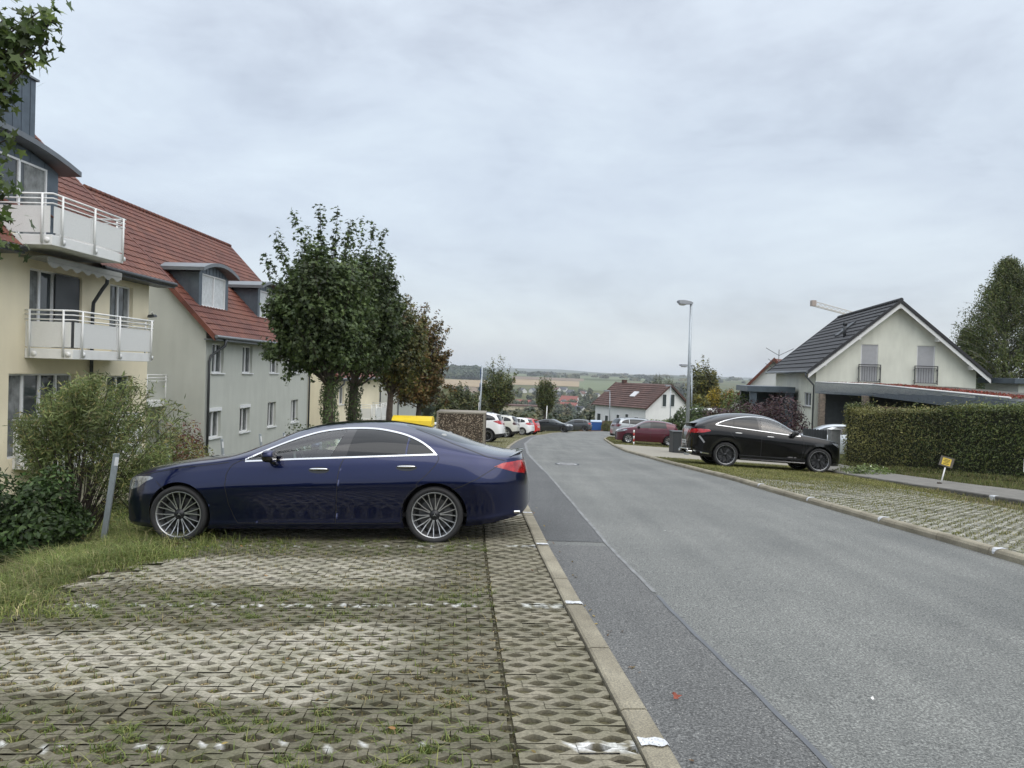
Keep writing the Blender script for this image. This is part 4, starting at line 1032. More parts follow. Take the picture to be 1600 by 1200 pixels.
        MB().prism([(1.42, -.72, .70), (1.95, -.72, .88), (2.02, -.72, .80), (1.98, -.72, .55), (1.42, -.72, .50)], (0, 1.44, 0), 0).build('dashboard', M['interior'], root, bevel=.02)
        for sy in (-.36, .36):
            for sx in (2.62, 3.45):
                s = MB(); blob(s, (sx, sy, .56), (.27, .24, .11), 3.5, 8); blob(s, (sx + .34, sy, .86), (.10, .23, .30), 3.2, 8); blob(s, (sx + .42, sy, 1.16), (.05, .13, .08), 3, 8)
                s.build('seat', M['seat'], root)
        w = MB(); n = 26; pts = []
        for i in range(n + 1):
            a = 2 * math.pi * i / n; pts.append((2.13 - .055 * math.sin(a), -.36 + .18 * math.cos(a), .90 + .175 * math.sin(a)))
        w.tube(pts, .016, 7, 0, False); w.box((2.10, -.50, .89), (2.125, -.22, .915), 0)
        w.build('steering_wheel', M['seat'], root)
        MB().box((2.16, -.11, 1.15), (2.19, .11, 1.205), 0).build('rear_view_mirror', M['interior'], root, bevel=.01)
    spec['extra'] = extra
    return spec
M['black_gloss'] = pbr('gloss_black', (.008, .008, .009), .12, var=.1, coat=.6)
M['seat'] = pbr('grey_leather', (.30, .31, .30), .55, var=.1, scale=9)
sp_ = blue_saloon()
# near wheels touch at Y 8.88; the car stands square to the kerb with its nose over the verge
_c = (-2.335, 9.83)
car1 = build_car('saloon_car', 'dark blue four-door coupe parked nose into the grass verge', sp_, P_BLUE, ground_frame(_c[0], _c[1], R(-0.6), -.025) @ Matrix.Scale(1.02, 4), cat='car')
# ------------------------------------------------------------------ the other parked cars
LO = dict(dx=.045, nl=20, nu=22)
P_BLACK = paint('black_paint', (.0022, .0024, .0034), .0, .25, 1.0, 1.36)
P_WHITE = paint('white_paintwork', (.74, .75, .76), 0, .3)
P_BEIGE = paint('ivory_paintwork', (.56, .56, .51), 0, .3)
P_RED = paint('red_paintwork', (.52, .025, .02), 0, .3)
P_MAROON = paint('maroon_paintwork', (.085, .012, .024), .35, .3)
P_GREY = paint('grey_paintwork', (.075, .083, .09), .5, .35)
P_DARK = paint('charcoal_paintwork', (.035, .04, .045), .4, .3)
P_SILVER = paint('silver_paintwork', (.36, .39, .41), .6, .35)
P_SKY = paint('pale_silver_paintwork', (.52, .56, .60), .5, .35)
def box_plate(root, x, z, w=.52, name='number_plate'):
    mb = MB(); mb.box((x, -w / 2, z - .055), (x + .012, w / 2, z + .055), 0)
    for i, q in enumerate((-.19, -.14, -.05, .0, .07, .12, .17)): mb.box((x - .003 if x < 1 else x + .012, q - .014, z - .03), (x if x < 1 else x + .015, q + .014, z + .03), 1)
    return mb.build(name, [M['plate'], M['black']], root)
def suv_coupe():
    top = [(0, .62), (.03, .80), (.08, .93), (.2, 1.0), (.44, 1.055), (.9, 1.125), (1.3, 1.175), (1.48, 1.215), (1.72, 1.375), (2.12, 1.60), (2.5, 1.70), (2.96, 1.735), (3.4, 1.72), (3.8, 1.67), (4.25, 1.54), (4.6, 1.385), (4.78, 1.295), (4.85, 1.24), (4.90, 1.0), (4.93, .75), (4.94, .6)]
    sh = [(0, .58), (.1, .86), (.3, .98), (.8, 1.05), (1.4, 1.10), (2.5, 1.17), (3.5, 1.24), (4.1, 1.27), (4.5, 1.22), (4.8, 1.12), (4.94, .58)]
    low = [(0, .40), (.05, .30), (.2, .25), (1.3, .24), (3.5, .25), (4.4, .28), (4.8, .36), (4.94, .46)]
    S = Shape(4.94, .985, top, sh, low, xf=1.0, xr=.8, pf=2.7, pr=3.2, n=2.9, m=2.7, k=.28, fs=[(0, .93), (.1, .965), (.2, .965), (.35, .98), (.5, .99), (.68, 1.0), (.8, .995), (.9, .98), (1, .95)])
    arch = spl([(1.49, 1.115), (1.72, 1.275), (2.12, 1.50), (2.45, 1.60), (2.75, 1.632), (3.1, 1.622), (3.46, 1.565), (3.85, 1.455), (4.08, 1.36), (4.165, 1.305)], 6)
    belt = lambda x: 1.105 + (x - 1.49) * .073
    ax = lambda x: float(np.interp(x, arch[:, 0], arch[:, 1])); cl = lambda a, b: [tuple(q) for q in arch if a <= q[0] <= b]
    bl = lambda a, b: [(x, belt(x)) for x in np.linspace(a, b, 8)]
    fw = [(1.53, belt(1.53) + .006)] + cl(1.53, 2.72) + [(2.73, ax(2.73)), (2.71, belt(2.71))] + bl(2.68, 1.58)
    bw = [(2.80, belt(2.80)), (2.84, ax(2.84))] + cl(2.86, 3.50) + [(3.53, ax(3.53)), (3.60, belt(3.60))]
    qw = [(3.64, belt(3.64)), (3.57, ax(3.57))] + cl(3.6, 4.13) + [(4.15, belt(4.15))]
    pil = [(2.71, belt(2.71)), (2.73, ax(2.73)), (2.84, ax(2.84)), (2.80, belt(2.80))]
    ws = [(1.40, 1.21), (1.48, 1.185)] + [tuple(q) for q in off_curve(arch, .085) if 1.5 < q[0] < 2.3] + [(2.28, 1.9), (1.35, 1.9)]
    rg = [(3.98, 1.60), (3.9, 1.9), (4.76, 1.9), (4.72, 1.31), (4.4, 1.42)]
    tl = [(4.30, 1.11), (4.38, 1.145), (4.6, 1.145), (4.94, 1.13), (4.94, 1.02), (4.78, 1.005), (4.55, 1.03), (4.38, 1.07)]
    hl = [(.04, .90), (.05, .80), (.2, .83), (.42, .92), (.46, .965), (.3, .96)]
    gr = [(0, .5), (0, .85), (.05, .85), (.06, .5)]
    def extra(root, S, V, out, pm, doors):
        for sg in (-1, 1):
            mb = MB(); ribbon(mb, S, [tuple(q) for q in arch] + bl(4.15, 1.5), .019, .009, .01, sg); mb.build('window_trim', M['chrome'], root)
            mb = MB(); y = .955
            mb.add([(1.32, sg * y, .255), (3.36, sg * y, .265), (3.36, sg * (y + .06), .285), (1.32, sg * (y + .06), .275), (1.32, sg * y, .305), (3.36, sg * y, .31)], [(0, 1, 2, 3), (3, 2, 5, 4), (0, 3, 4), (1, 5, 2)], 0)
            mb.build('running_board', M['chrome'], root)
            mb = MB(); ribbon(mb, S, [(4.34, .38), (4.55, .40), (4.76, .44), (4.88, .50)], .035, .012, .01, sg); mb.build('bumper_trim', M['chrome'], root)
            mb = MB(); ribbon(mb, S, [(4.50, .72), (4.56, .80), (4.66, .92)], .05, .006, .004, sg); mb.build('bumper_vent', M['rim_silver'], root)
            for xc in (.87, 3.81):
                mb = MB(); ribbon(mb, S, [(xc + .49 * math.cos(R(a)), .39 + .49 * math.sin(R(a))) for a in range(8, 173, 5)], .085, .02, .02, sg); mb.build('wheel_arch_trim', M['black_gloss'], root)
        seams(root, S, [[(1.49, 1.11), (1.40, 1.0), (1.38, .7), (1.45, .4)], [(2.76, belt(2.76)), (2.72, 1.0), (2.72, .4)], [(3.75, 1.24), (3.70, 1.08), (3.52, .88)], [(1.47, .40), (3.4, .40)]], w=.012)
        for dn, x, z in (('front_door', 2.45, 1.03), ('rear_door', 3.45, 1.085)): handles(doors, S, [(dn, x, z, .23)], 0, M['chrome'])
        mirror(root, S, 1.72, 1.19, 1.15, pm, M['black'], .03)
        mb = MB(); mb.box((4.86, -.52, .46), (4.955, .52, .50), 0); mb.build('rear_trim', M['chrome'], root, bevel=.01)
        box_plate(root, 4.925, .72)
        MB().prism([(4.66, -.62, 1.335), (4.96, -.56, 1.30), (4.96, -.56, 1.275), (4.70, -.62, 1.29)], (0, 1.2, 0)).build('spoiler', M['black_gloss'], root)
        for sg in (-1, 1): MB().box((4.80, sg * .58 - .13, .36), (4.95, sg * .58 + .13, .44)).build('exhaust_trim', M['chrome'], root, bevel=.02)
        mb = MB(); n = 24; pts = [(1.98 - .06 * math.sin(2 * math.pi * i / n), .38 + .18 * math.cos(2 * math.pi * i / n), 1.12 + .18 * math.sin(2 * math.pi * i / n)) for i in range(n + 1)]
        mb.tube(pts, .018, 6, 0, False).build('steering_wheel', M['interior'], root)
        for sy in (-.4, .4):
            s = MB(); blob(s, (2.75, sy, 1.08), (.10, .23, .32), 3.2, 8); blob(s, (2.82, sy, 1.42), (.05, .13, .09), 3, 8); s.build('seat', M['interior'], root)
        MB().box((1.5, -.8, .6), (1.9, .8, 1.07)).build('dashboard', M['interior'], root, bevel=.03)
        MB().box((1.4, -.85, .40), (4.2, .85, .44)).build('cabin_floor', M['interior'], root)
    fd = [(1.45, 1.10), (2.76, belt(2.76) - .01), (2.72, .42), (1.45, .42), (1.38, .7), (1.40, 1.0)]
    rd = [(2.765, belt(2.76) - .01), (3.75, belt(3.75) - .02), (3.70, 1.08), (3.52, .88), (3.37, .7), (3.34, .42), (2.725, .42)]
    return dict(S=S, wheels=(.87, 3.81, .385, .28, .30), arch=.44, hi=1, rim='black5', track=.99, grid=dict(dx=.035, nl=28, nu=30), extra=extra,
        regions=[('front_door', fd), ('rear_door', rd), ('windscreen', ws), ('rear_window', rg), ('front_window', fw), ('pillar', pil), ('back_window', bw), ('quarter_window', qw), ('tail_light', tl), ('headlight', hl), ('grille', gr)],
        mats=dict(front_window=M['clear_glass'], pillar=M['black_gloss']))
def scaled(L_, H, W, kind, wb=None, r=.31, clad=False, rim='alloy', flip=None, **kw):
    """common small cars: a body outline per kind, scaled to its length and height"""
    A = dict(
        hatch=dict(top=[(0, .40), (.01, .47), (.04, .55), (.12, .62), (.22, .675), (.28, .72), (.36, .83), (.44, .94), (.52, .99), (.62, 1.0), (.75, .985), (.88, .93), (.92, .89), (.955, .76), (.985, .62), (1, .45)],
                   arch=[(.285, .675), (.36, .79), (.44, .885), (.54, .925), (.66, .93), (.78, .905), (.86, .84), (.885, .74)], belt=(.655, .72), sh0=.63, hood=.25, tail=.94),
        suv=dict(top=[(0, .45), (.01, .55), (.03, .62), (.10, .66), (.22, .70), (.28, .745), (.36, .86), (.43, .95), (.52, .99), (.64, 1.0), (.80, .985), (.91, .94), (.94, .88), (.965, .74), (.985, .62), (1, .45)],
                 arch=[(.285, .70), (.36, .81), (.44, .895), (.54, .93), (.68, .935), (.80, .91), (.88, .84), (.91, .75)], belt=(.68, .735), sh0=.66, hood=.25, tail=.95),
        saloon=dict(top=[(0, .40), (.01, .47), (.04, .56), (.12, .62), (.24, .68), (.29, .73), (.38, .88), (.45, .97), (.54, 1.0), (.66, .985), (.78, .89), (.86, .785), (.95, .755), (.98, .65), (1, .45)],
                    arch=[(.30, .69), (.38, .83), (.45, .91), (.54, .94), (.66, .925), (.76, .85), (.82, .755)], belt=(.665, .715), sh0=.63, hood=.26, tail=.95))[kind]
    sc = lambda q: [(x * L_, z * H) for x, z in q]
    top = sc(A['top']); b0, b1 = A['belt']; a0, a1 = A['arch'][0][0], A['arch'][-1][0]
    belt = lambda x: H * (b0 + (b1 - b0) * (x / L_ - a0) / (a1 - a0))
    sh = sc([(0, .36), (.03, .50), (.10, .57), (.2, A['sh0']), (a0, b0), (.6, (b0 + b1) / 2), (a1, b1 - .01), (A['tail'], .60), (1, .42)])
    zl = .17 if not clad else .2
    low = [(0, zl + .10), (.05, zl + .03), (.3, zl), (L_ - .6, zl + .02), (L_ - .15, zl + .10), (L_, zl + .2)]
    S = Shape(L_, W / 2, top, sh, low, xf=.75, xr=.55, pf=2.5, pr=3.4, n=3.4, m=3.0, k=.24)
    wb = wb or L_ * .62; xf = kw.get('xf', L_ * .195); xr = xf + wb
    arch = spl(sc(A['arch']), 6); ax = lambda x: float(np.interp(x, arch[:, 0], arch[:, 1])); cl = lambda a, b: [tuple(q) for q in arch if a <= q[0] <= b]
    bl = lambda a, b: [(x, belt(x)) for x in np.linspace(a, b, 6)]
    xb = L_ * .535; xa = a0 * L_; xe = a1 * L_; xd = L_ * .775
    fw = [(xa + .04, belt(xa + .04))] + cl(xa + .05, xb - .06) + [(xb - .04, ax(xb - .04)), (xb - .05, belt(xb))] + bl(xb - .08, xa + .08)
    bw = [(xb + .03, belt(xb)), (xb + .03, ax(xb + .03))] + cl(xb + .05, xd - .05) + [(xd - .02, ax(xd - .02)), (xd, belt(xd))]
    qw = [(xd + .03, belt(xd)), (xd + .02, ax(xd + .02))] + cl(xd + .05, xe - .03) + [(xe - .03, belt(xe))]
    ws = [(xa - .08, belt(xa) + .04), (xa, belt(xa) + .05)] + [tuple(q) for q in off_curve(arch, .07) if xa + .05 < q[0] < .43 * L_] + [(.42 * L_, H * 1.2), (xa - .1, H * 1.2)]
    if kind == 'saloon': rg = [(.70 * L_, .94 * H), (.70 * L_, 1.2 * H), (.86 * L_, 1.2 * H), (.85 * L_, .80 * H)]
    else: rg = [(.915 * L_, .87 * H), (.90 * L_, 1.0 * H), (1.02 * L_, 1.0 * H), (1.02 * L_, .70 * H), (.955 * L_, .70 * H), (.935 * L_, .80 * H)]
    tl = kw.get('tl') or [(.90 * L_, .66 * H), (.95 * L_, .69 * H), (1.0 * L_, .69 * H), (1.0 * L_, .56 * H), (.95 * L_, .56 * H)]
    hl = [(.0 * L_, .52 * H), (.02 * L_, .44 * H), (.08 * L_, .46 * H), (.17 * L_, .55 * H), (.15 * L_, .585 * H), (.06 * L_, .555 * H)]
    gr = [(0, .2 * H), (0, .47 * H), (.03, .47 * H), (.05, .2 * H)]
    zs = zl + .07
    pil = [(xb - .05, belt(xb)), (xb - .04, ax(xb - .04)), (xb + .03, ax(xb + .03)), (xb + .03, belt(xb))]
    fd = [(xa + .0, belt(xa) - .02), (xb, belt(xb) - .012), (xb - .03, zs), (xa + .10, zs), (xa - .02, .45 * H)]
    rd = [(xb + .01, belt(xb) - .012), (xd + .02, belt(xd) - .012), (xd, .55 * H), (min(xd, xr - r - .02), .42 * H), (min(xd, xr - r - .06), zs), (xb - .02, zs)]
    regs = []
    if clad: regs += [('cladding', [(-.1, zl - .1), (-.1, .22 * H), (xf - r - .12, .22 * H)] + [(xf + (r + .115) * math.cos(R(a)), r + (r + .115) * math.sin(R(a))) for a in range(165, 10, -12)] + [(xf + r + .13, zs + .08), (xr - r - .13, zs + .08)] + [(xr + (r + .115) * math.cos(R(a)), r + (r + .115) * math.sin(R(a))) for a in range(165, 10, -12)] + [(xr + r + .12, .27 * H), (L_ + .1, .30 * H), (L_ + .1, zl - .1)])]
    else: regs += [('front_door', fd), ('rear_door', rd)]
    if clad: regs = [('front_door', [(p, max(z, zs + .09)) for p, z in fd]), ('rear_door', [(p, max(z, zs + .09)) for p, z in rd])] + regs
    regs += [('windscreen', ws), ('rear_window', rg), ('front_window', fw), ('pillar', pil), ('back_window', bw)] + ([] if kw.get('noq') else [('quarter_window', qw)]) + [('tail_light', tl), ('headlight', hl), ('grille', gr)]
    def extra(root, S, V, out, pm, doors):
        mirror(root, S, xa + .22, belt(xa) + .06, .95, kw.get('mirror', pm), M['black'], .0)
        handles(doors, S, [('front_door', xb - .22, belt(xb) - .10, .19), ('rear_door', xd - .16, belt(xd) - .11, .19)], 0, kw.get('handle', pm))
        seams(root, S, [[(xa + .02, belt(xa)), (xa - .02, .45 * H), (xa + .10, zs)], [(xb, belt(xb)), (xb - .03, zs)], [(xd + .02, belt(xd)), (xd, .55 * H), (min(xd, xr - r - .02), .42 * H)]], w=.012)
        box_plate(root, L_ - .012, kw.get('plate_z', .46 * H))
        kw.get('more', lambda *a: None)(root, S, pm)
    return dict(S=S, wheels=(xf, xr, r, .21, r - .10), arch=r + .05, hi=0, rim=rim, track=.985, grid=LO, extra=extra, regions=regs, mats=kw.get('mats', {}))
def rails(root, S, pm):
    for sg in (-1, 1):
        MB().tube([(S.L * .45, sg * S.W * .62, float(S.top(S.L * .45)) - .0), (S.L * .5, sg * S.W * .64, float(S.top(S.L * .5)) + .035), (S.L * .8, sg * S.W * .62, float(S.top(S.L * .8)) + .03), (S.L * .85, sg * S.W * .60, float(S.top(S.L * .85)) - .01)], .018, 6).build('roof_rail', M['zinc_light'], root)
def edge_spoiler(root, S, pm):
    x = S.L * .93
    MB().prism([(x - .22, -.52, float(S.top(x - .2)) - .01), (x + .10, -.48, float(S.top(x)) - .005), (x + .10, -.48, float(S.top(x)) - .045), (x - .1, -.52, float(S.top(x - .1)) - .06)], (0, 1.0, 0)).build('spoiler', pm, root)
def at_px(px, py, gf=None):
    return GP(px, py)
GR = lambda x, y: G(x, y) + .075
# black sloping-roof sport utility in the right-hand bay
build_car('suv_car', 'black sloping-roof sport utility car with chrome trim parked by the clipped hedge', suv_coupe(), P_BLACK, ground_frame(8.22, 24.95, R(180), .0, GR))
# four cars in the left row, tails to the road
def parked(px, py, Y, head, xoff=0.0):
    p = AT(px, py, Y); return ground_frame(p[0] + xoff, Y, R(head), 0)
def by_rear(px, Y, Lm, wbmid, head):
    """place so that the near rear corner shows at pixel column px"""
    x = AT(px, 680, Y)[0]; d = Lm - wbmid
    return ground_frame(x - d * math.cos(R(head)) + .0, Y - d * math.sin(R(head)) + .9, R(head), 0)
sp1 = scaled(4.41, 1.69, 1.81, 'suv', 2.67, .35, True, 'black5', tl=[(3.86, 1.16), (4.1, 1.22), (4.42, 1.20), (4.42, 1.0), (4.28, .99), (4.1, 1.06)], more=lambda r_, S, p: (rails(r_, S, p), edge_spoiler(r_, S, p)), handle=P_WHITE, plate_z=.78)
build_car('suv_car', 'white sport utility car with black wheels behind the pebble-dash bin enclosure', sp1, P_WHITE, by_rear(789, 42.5, 4.41, .86 + 1.33, -7), 'cars tail-out along the left kerb')
sp2 = scaled(4.11, 1.58, 1.76, 'suv', 2.55, .335, True, 'alloy', tl=[(3.82, .98), (3.9, 1.06), (4.12, 1.06), (4.12, .88), (3.9, .88)], mats=dict(tail_light=M['lamp_dark']) if 'lamp_dark' in M else {}, more=rails)
sp2['mats'] = dict(tail_light=pbr('smoked_lens', (.05, .015, .015), .12, var=.3, scale=15, coat=1))
build_car('suv_car', 'ivory compact sport utility car, second in the left row after the white one', sp2, P_BEIGE, by_rear(811, 53, 4.11, .8 + 1.27, -12), 'cars tail-out along the left kerb')
sp3 = scaled(4.02, 1.48, 1.74, 'hatch', 2.51, .31, False, 'cover', tl=[(3.56, .93), (3.72, 1.04), (4.03, 1.03), (4.03, .84), (3.8, .83)], more=edge_spoiler)
build_car('hatchback_car', 'white hatchback with silver wheel covers parked beside the red car', sp3, P_WHITE, by_rear(834, 62, 4.02, .78 + 1.25, -17), 'cars tail-out along the left kerb')
sp4 = scaled(3.9, 1.55, 1.70, 'hatch', 2.45, .30, False, 'alloy', more=edge_spoiler)
build_car('hatchback_car', 'bright red hatchback, tail just showing past the white hatchback', sp4, P_RED, by_rear(842.5, 69, 3.9, .76 + 1.22, -20), 'cars tail-out along the left kerb')
sp5 = scaled(4.69, 1.45, 1.85, 'saloon', 2.87, .335, False, 'black5')
p = AT(862, 670, 82); build_car('saloon_car', 'charcoal saloon parked nose out towards the bend of the road', sp5, P_DARK, ground_frame(p[0] + .1, 83.5, R(180 - 16), 0))
sp6 = scaled(4.3, 1.46, 1.78, 'saloon', 2.65, .31, False, 'alloy')
p = AT(874, 662, 95); build_car('saloon_car', 'silver saloon half hidden between the charcoal saloon and the grey hatchback', sp6, P_SKY, ground_frame(p[0] - .6, 97, R(180 - 12), 0))
sp7 = scaled(4.26, 1.47, 1.80, 'hatch', 2.63, .32, False, 'black5', more=edge_spoiler)
p = AT(899, 667, 92); build_car('hatchback_car', 'grey hatchback parked beside the blue waste container', sp7, P_GREY, ground_frame(p[0], 93, R(-12), 0))
# cars on the right beyond the driveway
sp8 = scaled(3.85, 1.50, 1.665, 'hatch', 2.45, .295, False, 'two', xf=.72, more=edge_spoiler, mirror=M['black'], noq=True)
p = AT(1013, 690, 46.6); build_car('hatchback_car', 'maroon small hatchback on the grass bay behind the red and white post', sp8, P_MAROON, ground_frame(p[0], 47.2, R(-2), 0, GR))
sp9 = scaled(4.65, 1.62, 1.88, 'suv', 2.77, .36, False, 'alloy', more=rails)
sp9['mats'] = dict(tail_light=pbr('smoked_red_lens', (.10, .015, .02), .12, var=.3, scale=15, coat=1))
p = AT(978, 672, 56); build_car('suv_car', 'silver grey estate-like sport utility car behind the maroon hatchback', sp9, P_SILVER, ground_frame(p[0] + 1.35, 57.0, R(180 + 10), 0, GR))
sp10 = scaled(4.25, 1.46, 1.78, 'hatch', 2.63, .31, False, 'alloy')
p = AT(1292, 690, 33.5); build_car('hatchback_car', 'silver car in front of the open garage, seen over the picket fence', sp10, P_SKY, ground_frame(p[0] + .3, 34.0, R(-8), .1))
# ================================================================== BUILDINGS
def plaster(name, c, streak=.12, bump=.25):
    m, t, b = newmat(name); k = t.links.new; tcn = N(t, 'ShaderNodeTexCoord')
    n1 = N(t, 'ShaderNodeTexNoise'); n1.inputs['Scale'].default_value = .8; n1.inputs['Detail'].default_value = 7; k(tcn.outputs['Object'], n1.inputs['Vector'])
    mp_ = N(t, 'ShaderNodeMapping'); mp_.inputs['Scale'].default_value = (1.7, 1.7, .4); k(tcn.outputs['Object'], mp_.inputs[0])
    n2 = N(t, 'ShaderNodeTexNoise'); n2.inputs['Scale'].default_value = 1.6; n2.inputs['Detail'].default_value = 5; k(mp_.outputs[0], n2.inputs['Vector'])
    ad = N(t, 'ShaderNodeMath', operation='ADD'); k(n1.outputs['Fac'], ad.inputs[0]); k(n2.outputs['Fac'], ad.inputs[1])
    mr = N(t, 'ShaderNodeMapRange'); mr.inputs[1].default_value = .7; mr.inputs[2].default_value = 1.3; k(ad.outputs[0], mr.inputs[0])
    mx = N(t, 'ShaderNodeMix', data_type='RGBA'); k(mr.outputs[0], mx.inputs[0]); mx.inputs[6].default_value = (*[q * (1 - streak) for q in c], 1); mx.inputs[7].default_value = (*[q * (1 + streak * .5) for q in c], 1)
    k(mx.outputs[2], b.inputs['Base Color']); b.inputs['Roughness'].default_value = .92; b.inputs['Specular IOR Level'].default_value = .2
    g = N(t, 'ShaderNodeTexNoise'); g.inputs['Scale'].default_value = 70; g.inputs['Detail'].default_value = 2; k(tcn.outputs['Object'], g.inputs['Vector'])
    bp = N(t, 'ShaderNodeBump'); bp.inputs['Strength'].default_value = bump; bp.inputs['Distance'].default_value = .01; k(g.outputs['Fac'], bp.inputs['Height']); k(bp.outputs[0], b.inputs['Normal'])
    return m
def tilemat(name, c, alt):
    m, t, b = newmat(name); k = t.links.new; tcn = N(t, 'ShaderNodeTexCoord')
    n1 = N(t, 'ShaderNodeTexNoise'); n1.inputs['Scale'].default_value = .7; n1.inputs['Detail'].default_value = 6; k(tcn.outputs['Object'], n1.inputs['Vector'])
    v = N(t, 'ShaderNodeTexVoronoi'); v.inputs['Scale'].default_value = 3.2; k(tcn.outputs['Object'], v.inputs['Vector'])
    sc = N(t, 'ShaderNodeSeparateColor'); k(v.outputs['Color'], sc.inputs[0])
    r = N(t, 'ShaderNodeValToRGB'); k(n1.outputs['Fac'], r.inputs[0]); e = r.color_ramp.elements; e[0].position = .35; e[0].color = (*c, 1); e[1].position = .72; e[1].color = (*alt, 1)
    mr = N(t, 'ShaderNodeMapRange'); mr.inputs[3].default_value = .78; mr.inputs[4].default_value = 1.2; k(sc.outputs[0], mr.inputs[0])
    mu = N(t, 'ShaderNodeVectorMath', operation='SCALE'); k(r.outputs[0], mu.inputs[0]); k(mr.outputs[0], mu.inputs['Scale'])
    k(mu.outputs[0], b.inputs['Base Color']); b.inputs['Roughness'].default_value = .62; b.inputs['Specular IOR Level'].default_value = .4
    return m
M['yellow_plaster'] = plaster('cream_plaster', (.77, .70, .525), .07)
M['grey_plaster'] = plaster('grey_green_plaster', (.485, .503, .465), .08)
M['white_plaster'] = plaster('white_plaster', (.70, .71, .70), .06)
M['green_plaster'] = plaster('weathered_pale_plaster', (.68, .695, .61), .14)
M['red_tile'] = tilemat('red_tile', (.105, .034, .024), (.148, .054, .032))
M['dark_tile'] = tilemat('dark_tile', (.024, .025, .028), (.034, .036, .04))
M['brown_tile'] = tilemat('brown_tile', (.062, .031, .025), (.092, .047, .038))
M['frame_white'] = pbr('window_frame', (.70, .71, .72), .4, var=.04)
M['shutter'] = pbr('roller_shutter', (.50, .51, .53), .5, var=.05)
M['panel_mesh'] = pbr('perforated_panel', (.68, .69, .68), .6, var=.06, scale=40)
M['curtain'] = pbr('net_curtain', (.17, .18, .18), .8, var=.5, scale=3)
M['blind'] = pbr('pleated_blind', (.52, .55, .56), .5, var=.15, scale=6, coat=.5)
def wallgrid(mb, us, vs, ops, mp, depth=.16, m=0, mr=None):
    """flat wall us x vs with openings (u0,u1,v0,v1); mp(u,v,w) places it, w = depth inwards"""
    U = sorted(set([us[0], us[1]] + [q for o in ops for q in o[:2]])); V_ = sorted(set([vs[0], vs[1]] + [q for o in ops for q in o[2:4]]))
    for i in range(len(U) - 1):
        for j in range(len(V_) - 1):
            cu, cv = (U[i] + U[i + 1]) / 2, (V_[j] + V_[j + 1]) / 2
            if any(o[0] < cu < o[1] and o[2] < cv < o[3] for o in ops): continue
            mb.add([mp(U[i], V_[j], 0), mp(U[i + 1], V_[j], 0), mp(U[i + 1], V_[j + 1], 0), mp(U[i], V_[j + 1], 0)], [(0, 1, 2, 3)], m)
    for (a, b, c, d) in [o[:4] for o in ops]:
        for p, q in (((a, c), (b, c)), ((b, c), (b, d)), ((b, d), (a, d)), ((a, d), (a, c))):
            mb.add([mp(*p, 0), mp(*q, 0), mp(*q, depth), mp(*p, depth)], [(0, 1, 2, 3)], mr if mr is not None else m)
def window(parent, op, mp, cols=2, depth=.13, sill=True, off=None, frame=None, glass=None, bar=.055, shutter=0.0, curtain=False, sillmat=None, name='window', trans=None, tilt=-1):
    u0, u1, v0, v1 = op[:4]; off = off or (lambda q: q)
    def bx(mb, a, b, c, d, w0, w1, m=0):
        P4 = [mp(a, c, w0), mp(b, c, w0), mp(b, c, w1), mp(a, c, w1)]; Q4 = [mp(a, d, w0), mp(b, d, w0), mp(b, d, w1), mp(a, d, w1)]
        mb.hexa([off(q) for q in P4], [off(q) for q in Q4], m)
    f = MB(); w0, w1 = depth - .05, depth + .02
    vt = v1 - shutter
    bx(f, u0, u0 + bar, v0, vt, w0, w1); bx(f, u1 - bar, u1, v0, vt, w0, w1)
    bx(f, u0 + bar, u1 - bar, v0, v0 + bar, w0, w1); bx(f, u0 + bar, u1 - bar, vt - bar, vt, w0, w1)
    for i in range(1, cols):
        c = u0 + (u1 - u0) * i / cols; bx(f, c - bar * .8, c + bar * .8, v0 + bar, vt - bar, w0, w1)
    fo = f.build(name, frame or M['frame_white'], parent)
    g = MB(); g.add([off(mp(u0 + bar * .5, v0 + bar * .5, depth)), off(mp(u1 - bar * .5, v0 + bar * .5, depth)), off(mp(u1 - bar * .5, vt - bar * .5, depth)), off(mp(u0 + bar * .5, vt - bar * .5, depth))], [(0, 1, 2, 3)])
    g.build('pane', glass or M['window_glass'], fo)
    if curtain:
        n = 14
        for s0, s1 in ((u0 + bar, u0 + (u1 - u0) * .30), (u1 - (u1 - u0) * .2, u1 - bar)):
            V = []; c = MB()
            for i in range(n + 1):
                u = s0 + (s1 - s0) * i / n; w = depth - .006 - .012 * (i % 2)
                V += [off(mp(u, v0 + bar, w)), off(mp(u, vt - bar, w))]
            c.add(V, [(2 * i, 2 * i + 2, 2 * i + 3, 2 * i + 1) for i in range(n)], 0)
            c.build('curtain', M['curtain'], fo)
    if shutter > 0:
        s = MB(); bx(s, u0 - .03, u1 + .03, vt + .002, v1 + .015, -.035, depth + .03); s.build('shutter_box', M['white_plastic'], fo)
    if sill:
        s = MB(); bx(s, u0 - .06, u1 + .06, v0 - .055, v0 - .002, -.07, depth - .06); s.build('sill', sillmat or M['white_plastic'], fo)
    if tilt >= 0:   # a sash tipped inwards at the top
        s = MB(); c0 = u0 + (u1 - u0) * tilt / cols + .03; c1 = u0 + (u1 - u0) * (tilt + 1) / cols - .03; lean = .13; b = .05
        for a_, b_ in ((c0, c0 + b), (c1 - b, c1)):
            s.hexa([off(mp(a_, v0 + .07, w0 - .02)), off(mp(b_, v0 + .07, w0 - .02)), off(mp(b_, v0 + .07, w0 + .03)), off(mp(a_, v0 + .07, w0 + .03))],
                   [off(mp(a_ - .07, vt - .1, w0 - .06)), off(mp(b_ - .07, vt - .1, w0 - .06)), off(mp(b_ - .07, vt - .1, w0 - .01)), off(mp(a_ - .07, vt - .1, w0 - .01))])
        s.build('tilted_sash', M['frame_white'], fo)
    return fo
